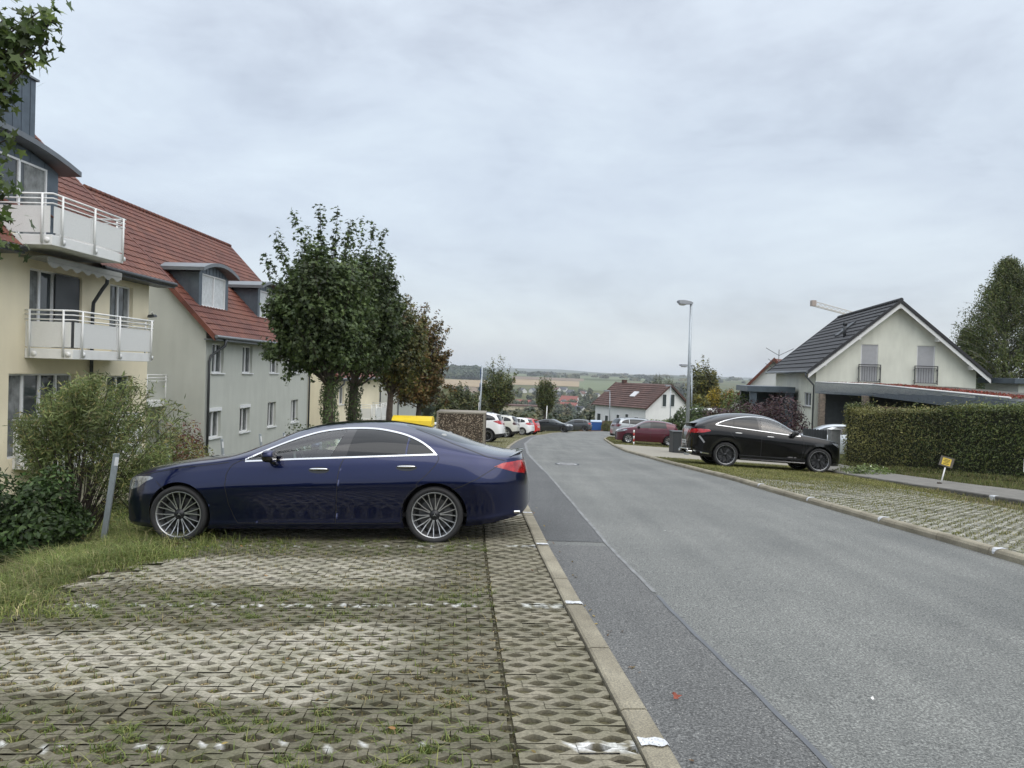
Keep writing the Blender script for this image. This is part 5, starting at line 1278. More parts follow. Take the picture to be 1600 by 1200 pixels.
def tiles(mb, O, U, V_, lu, lv, row=.34, col=.30, amp=.022, step=.03, m=0, res=6, sharp=1.0):
    O, U, V_ = (np.array(q, float) for q in (O, U, V_)); U /= np.linalg.norm(U); V_ /= np.linalg.norm(V_); Nn = np.cross(U, V_)
    if Nn[2] < 0: Nn = -Nn
    nr = max(1, int(round(lv / row))); rh = lv / nr; nc = max(2, int(round(lu / col * res)))
    us = np.linspace(0, lu, nc + 1); wv = amp * np.abs(np.sin(np.pi * us / col)) ** sharp
    for r in range(nr):
        jit = rng.normal(0, .002)
        A = O + np.outer(us, U) + V_ * (r * rh - .02) + np.outer(wv + step + jit, Nn)
        B = O + np.outer(us, U) + V_ * ((r + 1) * rh) + np.outer(wv, Nn)
        Cc = O + np.outer(us, U) + V_ * (r * rh - .02) + np.outer(wv - .01, Nn)
        n = nc + 1; V = np.vstack([Cc, A, B])
        F = [(n + i, n + i + 1, 2 * n + i + 1, 2 * n + i) for i in range(nc)] + [(i, i + 1, n + i + 1, n + i) for i in range(nc)]
        mb.add(V, F, m, False)
TH = R(2.4)
class Block:
    """row building parallel to the road: t along it, a = distance to its left, h = height over the eye"""
    def __init__(s, name, label, t0, a0, hb, group=None):
        s.o = np.array([t0, a0, hb]); d = np.array([math.sin(TH), math.cos(TH)]); l = np.array([-math.cos(TH), math.sin(TH)])
        xy = (t0 - .6) * d + a0 * l
        s.root = thing(name, label, 'building', (xy[0], xy[1], EYE + hb), R(90) - TH, group)
    def p(s, q): return tuple(np.array(q, float) - s.o)
    def b(s, mb, name, mat, parent=None, bevel=0):
        mb.v = [s.p(q) for q in mb.v]; return mb.build(name, mat, parent or s.root, bevel)
    def win(s, op, a, parent=None, **k): return window(parent or s.root, op, lambda u, v, w: (u, a + w, v), off=s.p, **k)
def balcony(B, t0, t1, a0, a1, hb, posts_side=2, posts_front=3, awning=False):
    mb = MB(); mb.box((t0, a0, hb), (t1, a1, hb + .27)); slab = B.b(mb, 'balcony', M['white_paint'], bevel=.012)
    hs = hb + .27; r = MB()
    for t in np.linspace(t0 + .35, t1 - .12, posts_front): r.tube([(t, a0 - .045, hb + .05), (t, a0 - .045, hs + 1.06)], .028, 8)
    for a in np.linspace(a0 + .25, a1 - .15, posts_side): r.tube([(t0 - .045, a, hb + .05), (t0 - .045, a, hs + 1.06)], .028, 8); r.tube([(t1 + .045, a, hb + .05), (t1 + .045, a, hs + 1.06)], .028, 8)
    for h, rr in ((1.05, .026), (.93, .019), (.80, .019)):
        r.tube([(t0 - .02, a1, hs + h), (t0 - .02, a0 - .02, hs + h), (t1 + .02, a0 - .02, hs + h), (t1 + .02, a1, hs + h)], rr, 8)
    for t in np.linspace(t0 + .35, t1 - .12, posts_front): r.lathe([(.0005, -.03), (.07, -.03), (.07, .0)], 'y', 14, 0, True, (t + .12, a0 - .001, hb + .13))
    for a in np.linspace(a0 + .25, a1 - .15, posts_side): r.lathe([(.0005, -.03), (.07, -.03), (.07, .0)], 'x', 14, 0, True, (t0 - .001, a - .12, hb + .13))
    B.b(r, 'railing', M['white_paint'], slab)
    for (q0, q1) in (((t0 + .0, a1 - .02), (t0 + .0, a0 + .06)), ((t0 + .06, a0 + .0), ((t0 + t1) / 2 - .01, a0)), (((t0 + t1) / 2 + .01, a0), (t1 - .05, a0)), ((t1, a0 + .05), (t1, a1 - .02))):
        p = MB()
        if abs(q0[0] - q1[0]) < 1e-6: p.box((q0[0] - .008, min(q0[1], q1[1]), hs + .05), (q0[0] + .008, max(q0[1], q1[1]), hs + .74))
        else: p.box((q0[0], q0[1] - .008, hs + .05), (q1[0], q0[1] + .008, hs + .74))
        B.b(p, 'panel', M['panel_mesh'], slab)
    return slab
def dormer(B, tc, hw, a_f, h_sill, h_eave, h_crown, roof_h, ov=.35, wcols=2, wpad=.28, glass=None):
    """barrel-roofed zinc dormer: front at a_f, cheeks run back into the roof; roof_h(a) = height of the roof slope"""
    ab = a_f
    while roof_h(ab) < h_crown and ab < a_f + 6: ab += .1
    w = MB(); t0, t1 = tc - hw, tc + hw; n = 12
    arc = [(t0 + (t1 - t0) * i / n, h_eave + (h_crown - h_eave) * (1 - ((2 * i / n - 1) ** 2))) for i in range(n + 1)]
    op = (t0 + wpad, t1 - wpad, h_sill, h_eave - .02)
    wallgrid(w, (t0, t1), (roof_h(a_f) - .3, h_eave), [op], lambda u, v, d: (u, a_f + d, v), .12)
    w.add([(t, a_f, h_eave) for t in (t0, t1)] + [(t, a_f, h) for t, h in arc[::-1]], [tuple(range(len(arc) + 2))])
    for t in (t0, t1):
        w.add([(t, a_f, roof_h(a_f) - .3), (t, a_f, h_eave), (t, ab, h_eave), (t, ab, roof_h(ab) - .3)], [(0, 1, 2, 3)])
        for k in range(1, 5):
            aa = a_f + k * .42
            if roof_h(aa) < h_eave: w.box((t - .014, aa - .008, roof_h(aa) - .1), (t + .014, aa + .008, h_eave), 0)
    for k in range(1, 9):
        t = t0 + (t1 - t0) * k / 9
        if op[0] < t < op[1]: w.box((t - .008, a_f - .014, h_eave), (t + .008, a_f, h_eave + (h_crown - h_eave) * (1 - (2 * (t - t0) / (t1 - t0) - 1) ** 2) - .03))
    wo = B.b(w, 'dormer', M['zinc'])
    r = MB(); V = []
    for t, h in arc:
        tt = tc + (t - tc) * (1 + ov / hw)
        V += [(tt, a_f - ov, h + .02), (tt, ab + .4, h + .02), (tt, a_f - ov, h + .17), (tt, ab + .4, h + .17)]
    F = []
    for i in range(n):
        a, b = i * 4, i * 4 + 4; F += [(a, a + 1, b + 1, b), (a + 2, b + 2, b + 3, a + 3), (a, b, b + 2, a + 2), (a + 1, a + 3, b + 3, b + 1)]
    F += [(0, 2, 3, 1), (n * 4, n * 4 + 1, n * 4 + 3, n * 4 + 2)]
    r.add(V, F); B.b(r, 'dormer_roof', M['zinc_light'], wo)
    B.win(op, a_f, wo, cols=wcols, depth=.06, sill=False, curtain=glass is None, glass=glass)
    return wo
# ---- cream block in the left foreground
def cream_block():
    B = Block('apartment_house', 'cream rendered apartment house with white balconies and a zinc dormer, nearest on the left', 19, 14.2, -4.9)
    A = 14.2; T0, T1 = 8.0, 27.5
    ops = [(21.15, 23.55, .30, 2.48), (25.05, 26.45, .95, 2.50), (20.4, 23.3, -2.75, -.45), (25.0, 26.5, -2.0, -.52), (11, 13.5, .3, 2.48), (11, 13.5, -2.7, -.45)]
    w = MB(); wallgrid(w, (T0, T1), (-5.2, 3.3), ops, lambda u, v, d: (u, A + d, v), .2)
    w.add([(T1, A, -5.2), (T1, A, 3.3), (T1, 20.3, 9.2), (T1, 26.5, 3.3), (T1, 26.5, -5.2)], [(0, 1, 2, 3, 4)])
    w.add([(T0, A, -5.2), (T0, A, 3.3), (T0, 20.3, 9.2), (T0, 26.5, 3.3), (T0, 26.5, -5.2)], [(4, 3, 2, 1, 0)])
    w.add([(T0, 26.5, -5.2), (T0, 26.5, 3.3), (T1, 26.5, 3.3), (T1, 26.5, -5.2)], [(0, 1, 2, 3)])
    B.b(w, 'wall', M['yellow_plaster'])
    dk = pbr('anthracite_frame', (.035, .038, .042), .4, var=.1)
    B.win(ops[0], A, cols=4, depth=.18, sill=False, curtain=True); B.win(ops[1], A, cols=2, depth=.18, curtain=True)
    B.win(ops[2], A, cols=4, depth=.18, sill=False, curtain=True); B.win(ops[3], A, cols=2, depth=.18); B.win(ops[4], A, cols=3, depth=.18); B.win(ops[5], A, cols=3, depth=.18)
    # insect-screen door standing in the big window
    s = MB(); s.box((22.35, A + .05, .32), (23.5, A + .09, 2.44)); B.b(s, 'screen_door', dk)
    # roof
    ph = .985; rh = lambda a: 2.87 + (a - 13.6) * ph
    ra = 20.2; sl = math.hypot(1, ph); Vd = (0, 1 / sl, ph / sl)
    r = MB()
    for t0, t1, a0 in ((T0, 20.0, 13.6), (20.0, 23.5, 15.0), (23.5, 28.1, 13.6)):
        tiles(r, (t0, a0, rh(a0)), (1, 0, 0), Vd, t1 - t0, (ra - a0) * sl, amp=.028, step=.028)
    r.add([(T0, ra, rh(ra)), (28.1, ra, rh(ra)), (28.1, 27.0, 2.87), (T0, 27.0, 2.87)], [(0, 1, 2, 3)])
    for q in ((13.6, 20.0), (27.0, ra)):   # verge tiles
        pass
    r.hexa([(27.98, 13.6, rh(13.6) - .2), (28.12, 13.6, rh(13.6) - .2), (28.12, 13.6, rh(13.6) + .05), (27.98, 13.6, rh(13.6) + .05)], [(27.98, ra, rh(ra) - .2), (28.12, ra, rh(ra) - .2), (28.12, ra, rh(ra) + .05), (27.98, ra, rh(ra) + .05)])
    n = int((28.1 - T0) / .35)
    for i in range(n): r.tube([(T0 + i * .35, ra, rh(ra) + .02), (T0 + i * .35 + .37, ra, rh(ra) + .02)], [.12, .105], 8)
    ro = B.b(r, 'roof', M['red_tile'])
    e = MB()
    for t0, t1 in ((T0, 20.0), (23.5, 28.1)):
        e.tube([(t0, 13.52, 2.80), (t1, 13.52, 2.80)], .075, 10); e.box((t0, 13.55, 2.68), (t1, A, 2.74))
    B.b(e, 'gutter', M['dark_metal'], ro)
    d = MB(); d.tube([(23.75, 13.52, 2.75), (23.75, 13.55, 2.35), (23.75, 13.7, 2.15), (23.9, 14.05, 1.75), (23.95, 14.1, 1.45), (23.95, 14.1, -5.0)], .055, 10); B.b(d, 'downpipe', M['dark_metal'])
    balcony(B, 21.0, 25.2, 12.85, A, -.02); balcony(B, 20.6, 24.9, 12.95, A, -3.02)
    balcony(B, 20.02, 23.4, 12.85, 15.0, 2.93, 2, 3)
    dormer(B, 20.6, 2.9, 15.0, 3.35, 5.62, 6.05, rh, .45, 4, .5)
    c = MB(); c.box((21.5, 17.9, 6.0), (26.6, 19.3, 9.55))
    for k in range(12): c.box((21.6 + k * .43, 17.885, 6.0), (21.62 + k * .43, 17.9, 9.5))
    co = B.b(c, 'roof_exit', M['zinc']); c2 = MB(); c2.box((21.42, 17.82, 9.55), (26.68, 19.38, 9.62)); B.b(c2, 'cover', M['zinc_light'], co)
    # scalloped awning under the top balcony
    a = MB(); n = 60; V = []
    for i in range(n + 1):
        t = 20.7 + 3.6 * i / n; V += [(t, 13.4, 2.72), (t, 13.4, 2.48 + .045 * math.cos(2 * math.pi * i / 8.6))]
    a.add(V, [(2 * i, 2 * i + 2, 2 * i + 3, 2 * i + 1) for i in range(n)]); a.box((20.7, 13.4, 2.7), (24.3, A, 2.74)); a.box((20.7, 13.39, 2.60), (24.3, 13.43, 2.73))
    B.b(a, 'awning', pbr('awning_cloth', (.27, .27, .25), .8, var=.1, scale=3))
    return B
cream_block()
def grey_block(name, label, t0, t1, hs, wins, plas, dormers, dh=0.0, A=14.1, grp=None):
    B = Block(name, label, t0, A, -4.9 + dh, grp)
    ops = [w[:4] for w in wins]
    w = MB(); wallgrid(w, (t0, t1), (-5.6 + dh, 1.35 + dh), ops, lambda u, v, d: (u, A + d, v), .2)
    ae, he, ph = 13.6, 1.15 + dh, 1.05; ra = 19.25; rh = lambda a: he + (a - ae) * ph
    back = 2 * ra - A
    for t, o in ((t0, -1), (t1, 1)):
        w.add([(t, A, -5.6 + dh), (t, A, rh(A) - .1), (t, ra, rh(ra) - .1), (t, back, rh(A) - .1), (t, back, -5.6 + dh)], [(0, 1, 2, 3, 4)])
    w.add([(t0, back, -5.6 + dh), (t0, back, rh(A)), (t1, back, rh(A)), (t1, back, -5.6 + dh)], [(0, 1, 2, 3)])
    B.b(w, 'wall', plas)
    for q in wins: B.win(q[:4], A, cols=2, depth=.17, shutter=q[4] if len(q) > 4 else 0, curtain=True, tilt=q[5] if len(q) > 5 else -1)
    sl = math.hypot(1, ph); r = MB()
    tiles(r, (t0 - .32, ae, rh(ae)), (1, 0, 0), (0, 1 / sl, ph / sl), t1 - t0 + .7, (ra - ae) * sl, amp=.028, step=.03)
    r.add([(t0 - .32, ra, rh(ra)), (t1 + .38, ra, rh(ra)), (t1 + .38, 2 * ra - ae, he), (t0 - .32, 2 * ra - ae, he)], [(0, 1, 2, 3)])
    for tt in (t0 - .36, t1 + .3):
        r.hexa([(tt, ae, he - .22), (tt + .13, ae, he - .22), (tt + .13, ae, he + .06), (tt, ae, he + .06)], [(tt, ra, rh(ra) - .22), (tt + .13, ra, rh(ra) - .22), (tt + .13, ra, rh(ra) + .06), (tt, ra, rh(ra) + .06)])
    for i in range(int((t1 - t0 + .7) / .35)): r.tube([(t0 - .32 + i * .35, ra, rh(ra) + .03), (t0 + .06 + i * .35, ra, rh(ra) + .03)], [.12, .105], 8)
    ro = B.b(r, 'roof', M['red_tile'])
    e = MB(); e.tube([(t0 - .35, ae - .08, he - .06), (t1 + .4, ae - .08, he - .06)], .075, 10); e.box((t0 - .2, ae - .02, he - .2), (t1 + .2, A, he - .14)); B.b(e, 'gutter', M['zinc_light'], ro)
    for tp in (t0 + .12, t1 - .1):
        d = MB(); d.tube([(tp + .5, ae - .08, he - .1), (tp + .5, ae - .05, he - .4), (tp + .1, A - .12, he - .85), (tp, A - .1, he - 1.1), (tp, A - .1, -5.5 + dh)], .055, 10); B.b(d, 'downpipe', M['dark_metal'])
    for tc in dormers: dormer(B, tc, 1.5, 14.78, 2.45 + dh, 3.86 + dh, 4.22 + dh, rh, .38, 2, .3, M['blind'])
    return B
gw = []
for i, t in enumerate((32.45, 35.75, 39.35, 43.0)):
    gw.append((t, t + 1.2, -3.2, -1.93, .13 if i < 2 else 0, (-1, 0, 0, -1)[i])); gw.append((t + .15, t + 1.35, -.42, .84))
gB = grey_block('apartment_house', 'grey-green rendered apartment house with red tiled roof and two barrel dormers', 32.0, 46.0, 0, gw, M['grey_plaster'], (34.2, 40.9))
cg = MB(); cg.box((33, 18.3, 6.0), (34.2, 19.0, 8.0))
# balcony in the recess between the two houses, on the gable wall
rb = MB(); rb.box((30.4, 15.75, -1.85), (32.0, 17.9, -1.6)); rbo = gB.b(rb, 'balcony', M['white_paint'], bevel=.01)
rr_ = MB()
for h in (-.55, -.67, -.80): rr_.tube([(32.0, 15.72, h), (30.38, 15.72, h), (30.38, 17.9, h)], .024, 8)
for q in ((30.38, 15.72), (30.38, 16.8), (31.9, 15.72)): rr_.tube([(q[0], q[1], -1.85), (q[0], q[1], -.55)], .028, 8)
gB.b(rr_, 'railing', M['white_paint'], rbo); rp = MB(); rp.box((30.42, 15.8, -1.55), (30.436, 17.9, -.86)); gB.b(rp, 'panel', M['panel_mesh'], rbo)
pd = MB(); pd.tube([(31.9, 16.0, -1.9), (31.9, 16.0, -5.3)], .05, 8); gB.b(pd, 'downpipe', M['dark_metal'])
sp = MB(); sp.box((31.6, 15.0, -5.0), (31.6, 15.0, -5.0))
# floodlight on the corner of the cream house
fl = thing('floodlight', 'small dark floodlight on the corner of the cream house', 'lamp', AT(233, 492, 27.2))
MB().tube([(-.02, .25, -.02), (.06, .1, .06), (.10, 0, .10)], .025, 8).build('bracket', M['white_paint'], fl); m_ = MB(); m_.prism([(-.02, -.12, -.10), (.24, -.12, -.06), (.2, -.12, .02), (.02, -.12, .0)], (0, .24, 0)); m_.build('housing', M['dark_metal'], fl)
# third house, seen between the tree trunks
bw = [(53, 54.3, -5.2, -3.9), (56.5, 57.8, -5.2, -3.9), (53, 54.3, -2.6, -1.4), (57, 58.3, -2.6, -1.4)]
cB_ = grey_block('apartment_house', 'cream apartment house glimpsed between the ivy trunks', 51.5, 66, 0, bw, M['yellow_plaster'], (), -1.9)
balcony(cB_, 58.9, 63.2, 12.9, 14.1, -4.15)
grey_block('apartment_house', 'low grey gabled house end behind the brown autumn tree', 74, 88, 0, [], M['grey_plaster'], (), -3.6)
# ---- pale gabled house on the right
AZ = R(8.6)
def place_local(x, y, z, rz): return (x, y, z), rz
def pale_house():
    hb = -4.45
    o = thing('detached_house', 'pale green-white house with dark tiled gable roof and two shuttered French windows', 'house', (17.0, 43.0, EYE + hb), -AZ)
    Wd, Ln = 8.3, 11.8; H0 = -hb   # local z of eye level
    ev = H0 + .62; ph = .85; pk = lambda x: ev + .45 * 0 + (min(x, Wd - x) + .0) * ph + .30
    ops = [(2.33, 3.23, H0 + .10, H0 + 2.17), (5.24, 6.17, H0 + .10, H0 + 2.17)]
    w = MB(); top = H0 + 2.3
    mpf = lambda u, v, d: (u, d, v)
    # gable wall: rectangle strip between the windows' heights, then the triangle
    xl = lambda z: max(0, (z - .30 - ev) / ph)
    zs = [0, ev + .3, H0 + 2.17]
    wallgrid(w, (xl(H0 + 2.17), Wd - xl(H0 + 2.17)), (0, H0 + 2.17), ops, mpf, .12)
    x1 = xl(H0 + 2.17)
    w.add([(0, 0, 0), (x1, 0, 0), (x1, 0, H0 + 2.17), (0, 0, ev + .3)], [(0, 1, 2, 3)]); w.add([(Wd, 0, 0), (Wd - x1, 0, 0), (Wd - x1, 0, H0 + 2.17), (Wd, 0, ev + .3)], [(3, 2, 1, 0)])
    w.add([(x1, 0, H0 + 2.17), (Wd - x1, 0, H0 + 2.17), (Wd / 2, 0, pk(Wd / 2))], [(0, 1, 2)])
    wallgrid(w, (0, Ln), (0, ev + .3), [(1.0, 2.75, H0 - 1.42, H0 - .62)], lambda u, v, d: (d, u, v), .12)
    w.add([(Wd, 0, 0), (Wd, Ln, 0), (Wd, Ln, ev + .3), (Wd, 0, ev + .3)], [(0, 1, 2, 3)])
    w.add([(0, Ln, 0), (Wd, Ln, 0), (Wd, Ln, ev + .3), (Wd / 2, Ln, pk(Wd / 2)), (0, Ln, ev + .3)], [(0, 1, 2, 3, 4)])
    w.build('wall', M['green_plaster'], o)
    for q in ops:
        f = window(o, q, mpf, cols=1, depth=.1, sill=False)
        s = MB(); n = 40; V = []
        for i in range(n):
            z0 = q[2] + .03 + (q[3] - q[2] - .06) * i / n; z1 = q[2] + .03 + (q[3] - q[2] - .06) * (i + 1) / n
            V += [(q[0] + .04, .058, z0), (q[1] - .04, .058, z0), (q[1] - .04, .045, z1), (q[0] + .04, .045, z1)]
        s.add(V, [(4 * i, 4 * i + 1, 4 * i + 2, 4 * i + 3) for i in range(n)]); s.build('roller_shutter', M['shutter'], f)
        r = MB(); a, b, z = q[0] - .12, q[1] + .12, q[2] - .03
        for zz, rr in ((z + .98, .022), (z + .86, .014), (z + .06, .02)): r.box((a, -.12 - rr, zz - rr), (b, -.12 + rr, zz + rr))
        for i in range(9): x = a + .06 + (b - a - .12) * i / 8; r.box((x - .008, -.128, z + .07), (x + .008, -.112, z + .86))
        for x in (a, b): r.box((x - .02, -.14, z - .02), (x + .02, -.10, z + 1.0)); r.box((x - .015, -.1, z + .15), (x + .015, 0, z + .2)); r.box((x - .015, -.1, z + .75), (x + .015, 0, z + .8))
        r.build('window_railing', M['dark_metal'], f)
    window(o, (1.0, 2.75, H0 - 1.42, H0 - .62), lambda u, v, d: (d, u, v), cols=2, depth=.1, sillmat=M['concrete'])
    r = MB(); ov = .55; fo = .55; sl = math.hypot(1, ph); ez = ev + .30 - ov * ph + .12; pz = ez + (Wd / 2 + ov) * ph
    tiles(r, (-ov, -fo, ez), (0, 1, 0), (1 / sl, 0, ph / sl), Ln + 2 * fo, (Wd / 2 + ov) * sl, .40, .33, .012, .05, res=4)
    tiles(r, (Wd + ov, -fo, ez), (0, 1, 0), (-1 / sl, 0, ph / sl), Ln + 2 * fo, (Wd / 2 + ov) * sl, .40, .33, .012, .05, res=4)
    for sg, x0 in ((1, -ov), (-1, Wd + ov)):
        for y0 in (-fo - .03, Ln + fo - .03):
            xm = Wd / 2
            r.hexa([(x0, y0, ez - .10), (x0, y0 + .06, ez - .10), (x0, y0 + .06, ez + .09), (x0, y0, ez + .09)], [(xm, y0, pz - .10), (xm, y0 + .06, pz - .10), (xm, y0 + .06, pz + .09), (xm, y0, pz + .09)])
    for i in range(int((Ln + 2 * fo) / .36)): r.tube([(Wd / 2, -fo + i * .36, pz + .05), (Wd / 2, -fo + i * .36 + .38, pz + .05)], [.12, .105], 8)
    ro = r.build('roof', M['dark_tile'], o)
    b = MB()
    for sg, x0 in ((1, -ov + .02), (-1, Wd + ov - .02)):
        y0 = -fo + .04
        b.hexa([(x0, y0, ez - .36), (x0, y0 + .03, ez - .36), (x0, y0 + .03, ez - .11), (x0, y0, ez - .11)], [(Wd / 2, y0, pz - .36), (Wd / 2, y0 + .03, pz - .36), (Wd / 2, y0 + .03, pz - .11), (Wd / 2, y0, pz - .11)])
        b.hexa([(x0, y0, ez - .16), (x0, .0, ez - .16), (x0, .0, ez - .12), (x0, y0, ez - .12)], [(Wd / 2, y0, pz - .16), (Wd / 2, 0, pz - .16), (Wd / 2, 0, pz - .12), (Wd / 2, y0, pz - .12)])
    for x in (.35, 2.1, Wd / 2, 6.2, Wd - .35):
        z = pk(x) - .18; b.box((x - .08, -fo + .07, z - .12), (x + .08, -.0, z + .10))
    b.build('bargeboard', M['white_paint'], ro)
    g = MB(); g.tube([(-ov - .07, -fo, ez - .02), (-ov - .07, Ln + fo, ez - .02)], .07, 10); g.tube([(-ov - .05, -.2, ez - .08), (-ov - .05, -.2, ez - .25), (-.10, -.1 + .1, ez - .75), (-.08, .12, ez - 1.0), (-.08, .12, .1)], .05, 8); g.build('gutter', M['zinc_light'], ro)
    k = MB(); x, y = 2.05, 3.0; z = ez + (x + ov) * ph
    k.tube([(x - .15, y - 1.2, z - .15), (x - .15, y - 1.2, z + .62)], .09, 10); k.tube([(x - .15, y - 1.2, z + .55), (x - .15, y - 1.2, z + .72)], .13, 10); k.build('flue', M['dark_metal'], ro)
    k = MB(); c = np.array([x, y + .6, z]); u = np.array([1 / sl, 0, ph / sl]); n_ = np.array([-ph / sl, 0, 1 / sl]); v = np.array([0, 1.0, 0])
    k.hexa([c + n_ * .02, c + u * 1.3 + n_ * .02, c + u * 1.3 + v * .8 + n_ * .02, c + v * .8 + n_ * .02], [c + n_ * .12, c + u * 1.3 + n_ * .12, c + u * 1.3 + v * .8 + n_ * .12, c + v * .8 + n_ * .12]); k.build('skylight', M['dark_metal'], ro)
    return o
pale_house()
# ---- garage with slatted fascia and planted roof in front of that house
def garage():
    o = thing('garage', 'flat-roofed garage with grey slatted fascia and red sedum roof', 'garage', (18.8, 40.0, float(G(18.8, 40))))
    z0 = float(G(18.8, 40)); E_ = EYE - z0
    P1, A_, B_, C_, D_ = (-2.0, 2.55), (0, 0), (.55, -10.2), (5.2, -10.0), (5.2, 1.6)
    zt = {P1: E_ - .02, A_: E_ - .05, B_: E_ - .40, C_: E_ - .38, D_: E_ - .02}
    slat = pbr('grey_slats', (.125, .15, .175), .7, var=.15, scale=6)
    f = MB()
    for a, b in ((P1, A_), (A_, B_), (B_, C_)):
        a_, b_ = np.array(a), np.array(b); d = (b_ - a_) / np.linalg.norm(b_ - a_); n = np.array([d[1], -d[0]])
        if np.dot(n, np.array([-1, -.4])) < 0: n = -n
        for k in range(11):
            h0, h1 = -.60 + k * .054, -.60 + k * .054 + .040
            q = lambda p, h, w: (p[0] + n[0] * w, p[1] + n[1] * w, zt[a if p is a_ else b] + h)
            f.hexa([q(a_, h0, 0), q(b_, h0, 0), q(b_, h0, .03), q(a_, h0, .03)], [q(a_, h1, 0), q(b_, h1, 0), q(b_, h1, .03), q(a_, h1, .03)])
    f.build('fascia', slat, o)
    r = MB(); loop = [P1, A_, B_, C_, D_]
    r.add([(p[0], p[1], zt[p] - .01) for p in loop] + [(p[0], p[1], zt[p] - .5) for p in loop], [(4, 3, 2, 1, 0), (5, 6, 7, 8, 9)]); ro = r.build('roof', pbr('roof_felt', (.07, .06, .05), .9, var=.3), o)
    e = MB()
    for a, b in ((P1, A_), (A_, B_)): e.tube([(a[0], a[1], zt[a] + .02), (b[0], b[1], zt[b] + .02)], .045, 6)
    e.build('roof_edge', M['white_paint'], ro)
    # sedum
    n = 5200; u, v = rng.random(n), .45 * rng.random(n)
    A4 = np.array(A_); B4 = np.array(B_); x = A4[0] + (B4[0] - A4[0]) * u + v * 3.5 + .1; y = A4[1] + (B4[1] - A4[1]) * u + .0 * v
    k = rng.random(n) < .15; x = np.where(k, P1[0] + (A_[0] - P1[0]) * u + .3 + .3 * v, x); y = np.where(k, P1[1] + (A_[1] - P1[1]) * u + .1, y)
    z = E_ + (-.05 - .35 * np.clip(-y / 10.2, 0, 1)) + rng.uniform(.01, .08, n)
    s = leaves('sedum', np.stack([x, y, z], 1), rng.normal(size=(n, 3)) + [0, 0, .8], rng.uniform(.05, .13, n), OVAL, palette(n, [(.19, .035, .025), (.12, .03, .02), (.10, .07, .03), (.25, .06, .04)], [3, 2, 1, 1]), ro); s['kind'] = 'stuff'
    br = pbr('pillar_stone', (.25, .205, .165), .85, var=.35, scale=9)
    for c in (np.array(P1) + (.28, -.28), np.array(A_) + (-.22, .32)):
        p = MB()
        for k in range(int((E_ - .62) / .085)):
            j = rng.normal(0, .012); p.box((c[0] - .14 + j, c[1] - .14 + j, k * .085), (c[0] + .14 + j, c[1] + .14 + j, k * .085 + .074))
        p.build('pillar', br, o)
    w = MB(); zz = E_ - .6
    for k in range(14):    # timber cladding of the flank
        h = k * .19
        if h + .18 < zz: w.hexa([(.08, -.5, h), (.6, -10, h), (.64, -10, h), (.12, -.5, h)], [(.08, -.5, h + .175), (.6, -10, h + .175 - 0), (.64, -10, h + .175), (.12, -.5, h + .175)])
    w.build('timber_wall', pbr('timber_cladding', (.14, .085, .055), .75, var=.3, scale=5), o)
    b = MB(); b.add([(-1.7, 2.75, -.3), (5, 1.7, -.3), (5, 1.7, zz), (-1.7, 2.75, zz)], [(0, 1, 2, 3)]); b.add([(5, 1.7, -.3), (6, -8, -.3), (6, -8, zz), (5, 1.7, zz)], [(0, 1, 2, 3)]); b.add([(.62, -10, -.3), (6, -8, -.3), (6, -8, zz), (.62, -10, zz)], [(0, 1, 2, 3)]); b.build('inner_wall', pbr('garage_inside', (.06, .066, .07), .9), o)
    return o
garage()
def porch():
    # flat-roofed annex on the left flank of the pale house
    o = thing('annex', 'dark slate flat-roofed annex behind the purple shrubs', 'annex', (15.2, 47.6, float(G(15.2, 47.6))), -AZ)
    z = EYE - .36 - float(G(15.2, 47.6))
    MB().box((-.6, -.1, z - .36), (2.25, 5.0, z)).build('roof', M['zinc'], o, bevel=.01)
    MB().box((1.7, .05, -.4), (2.2, 3.99, z - .37)).build('wall', M['zinc'], o); MB().box((-.4, .05, -.4), (.0, .4, z - .37)).build('post', M['zinc'], o); MB().box((-.4, 4.0, -.4), (2.2, 4.4, z - .37)).build('wall', M['zinc'], o)
porch()
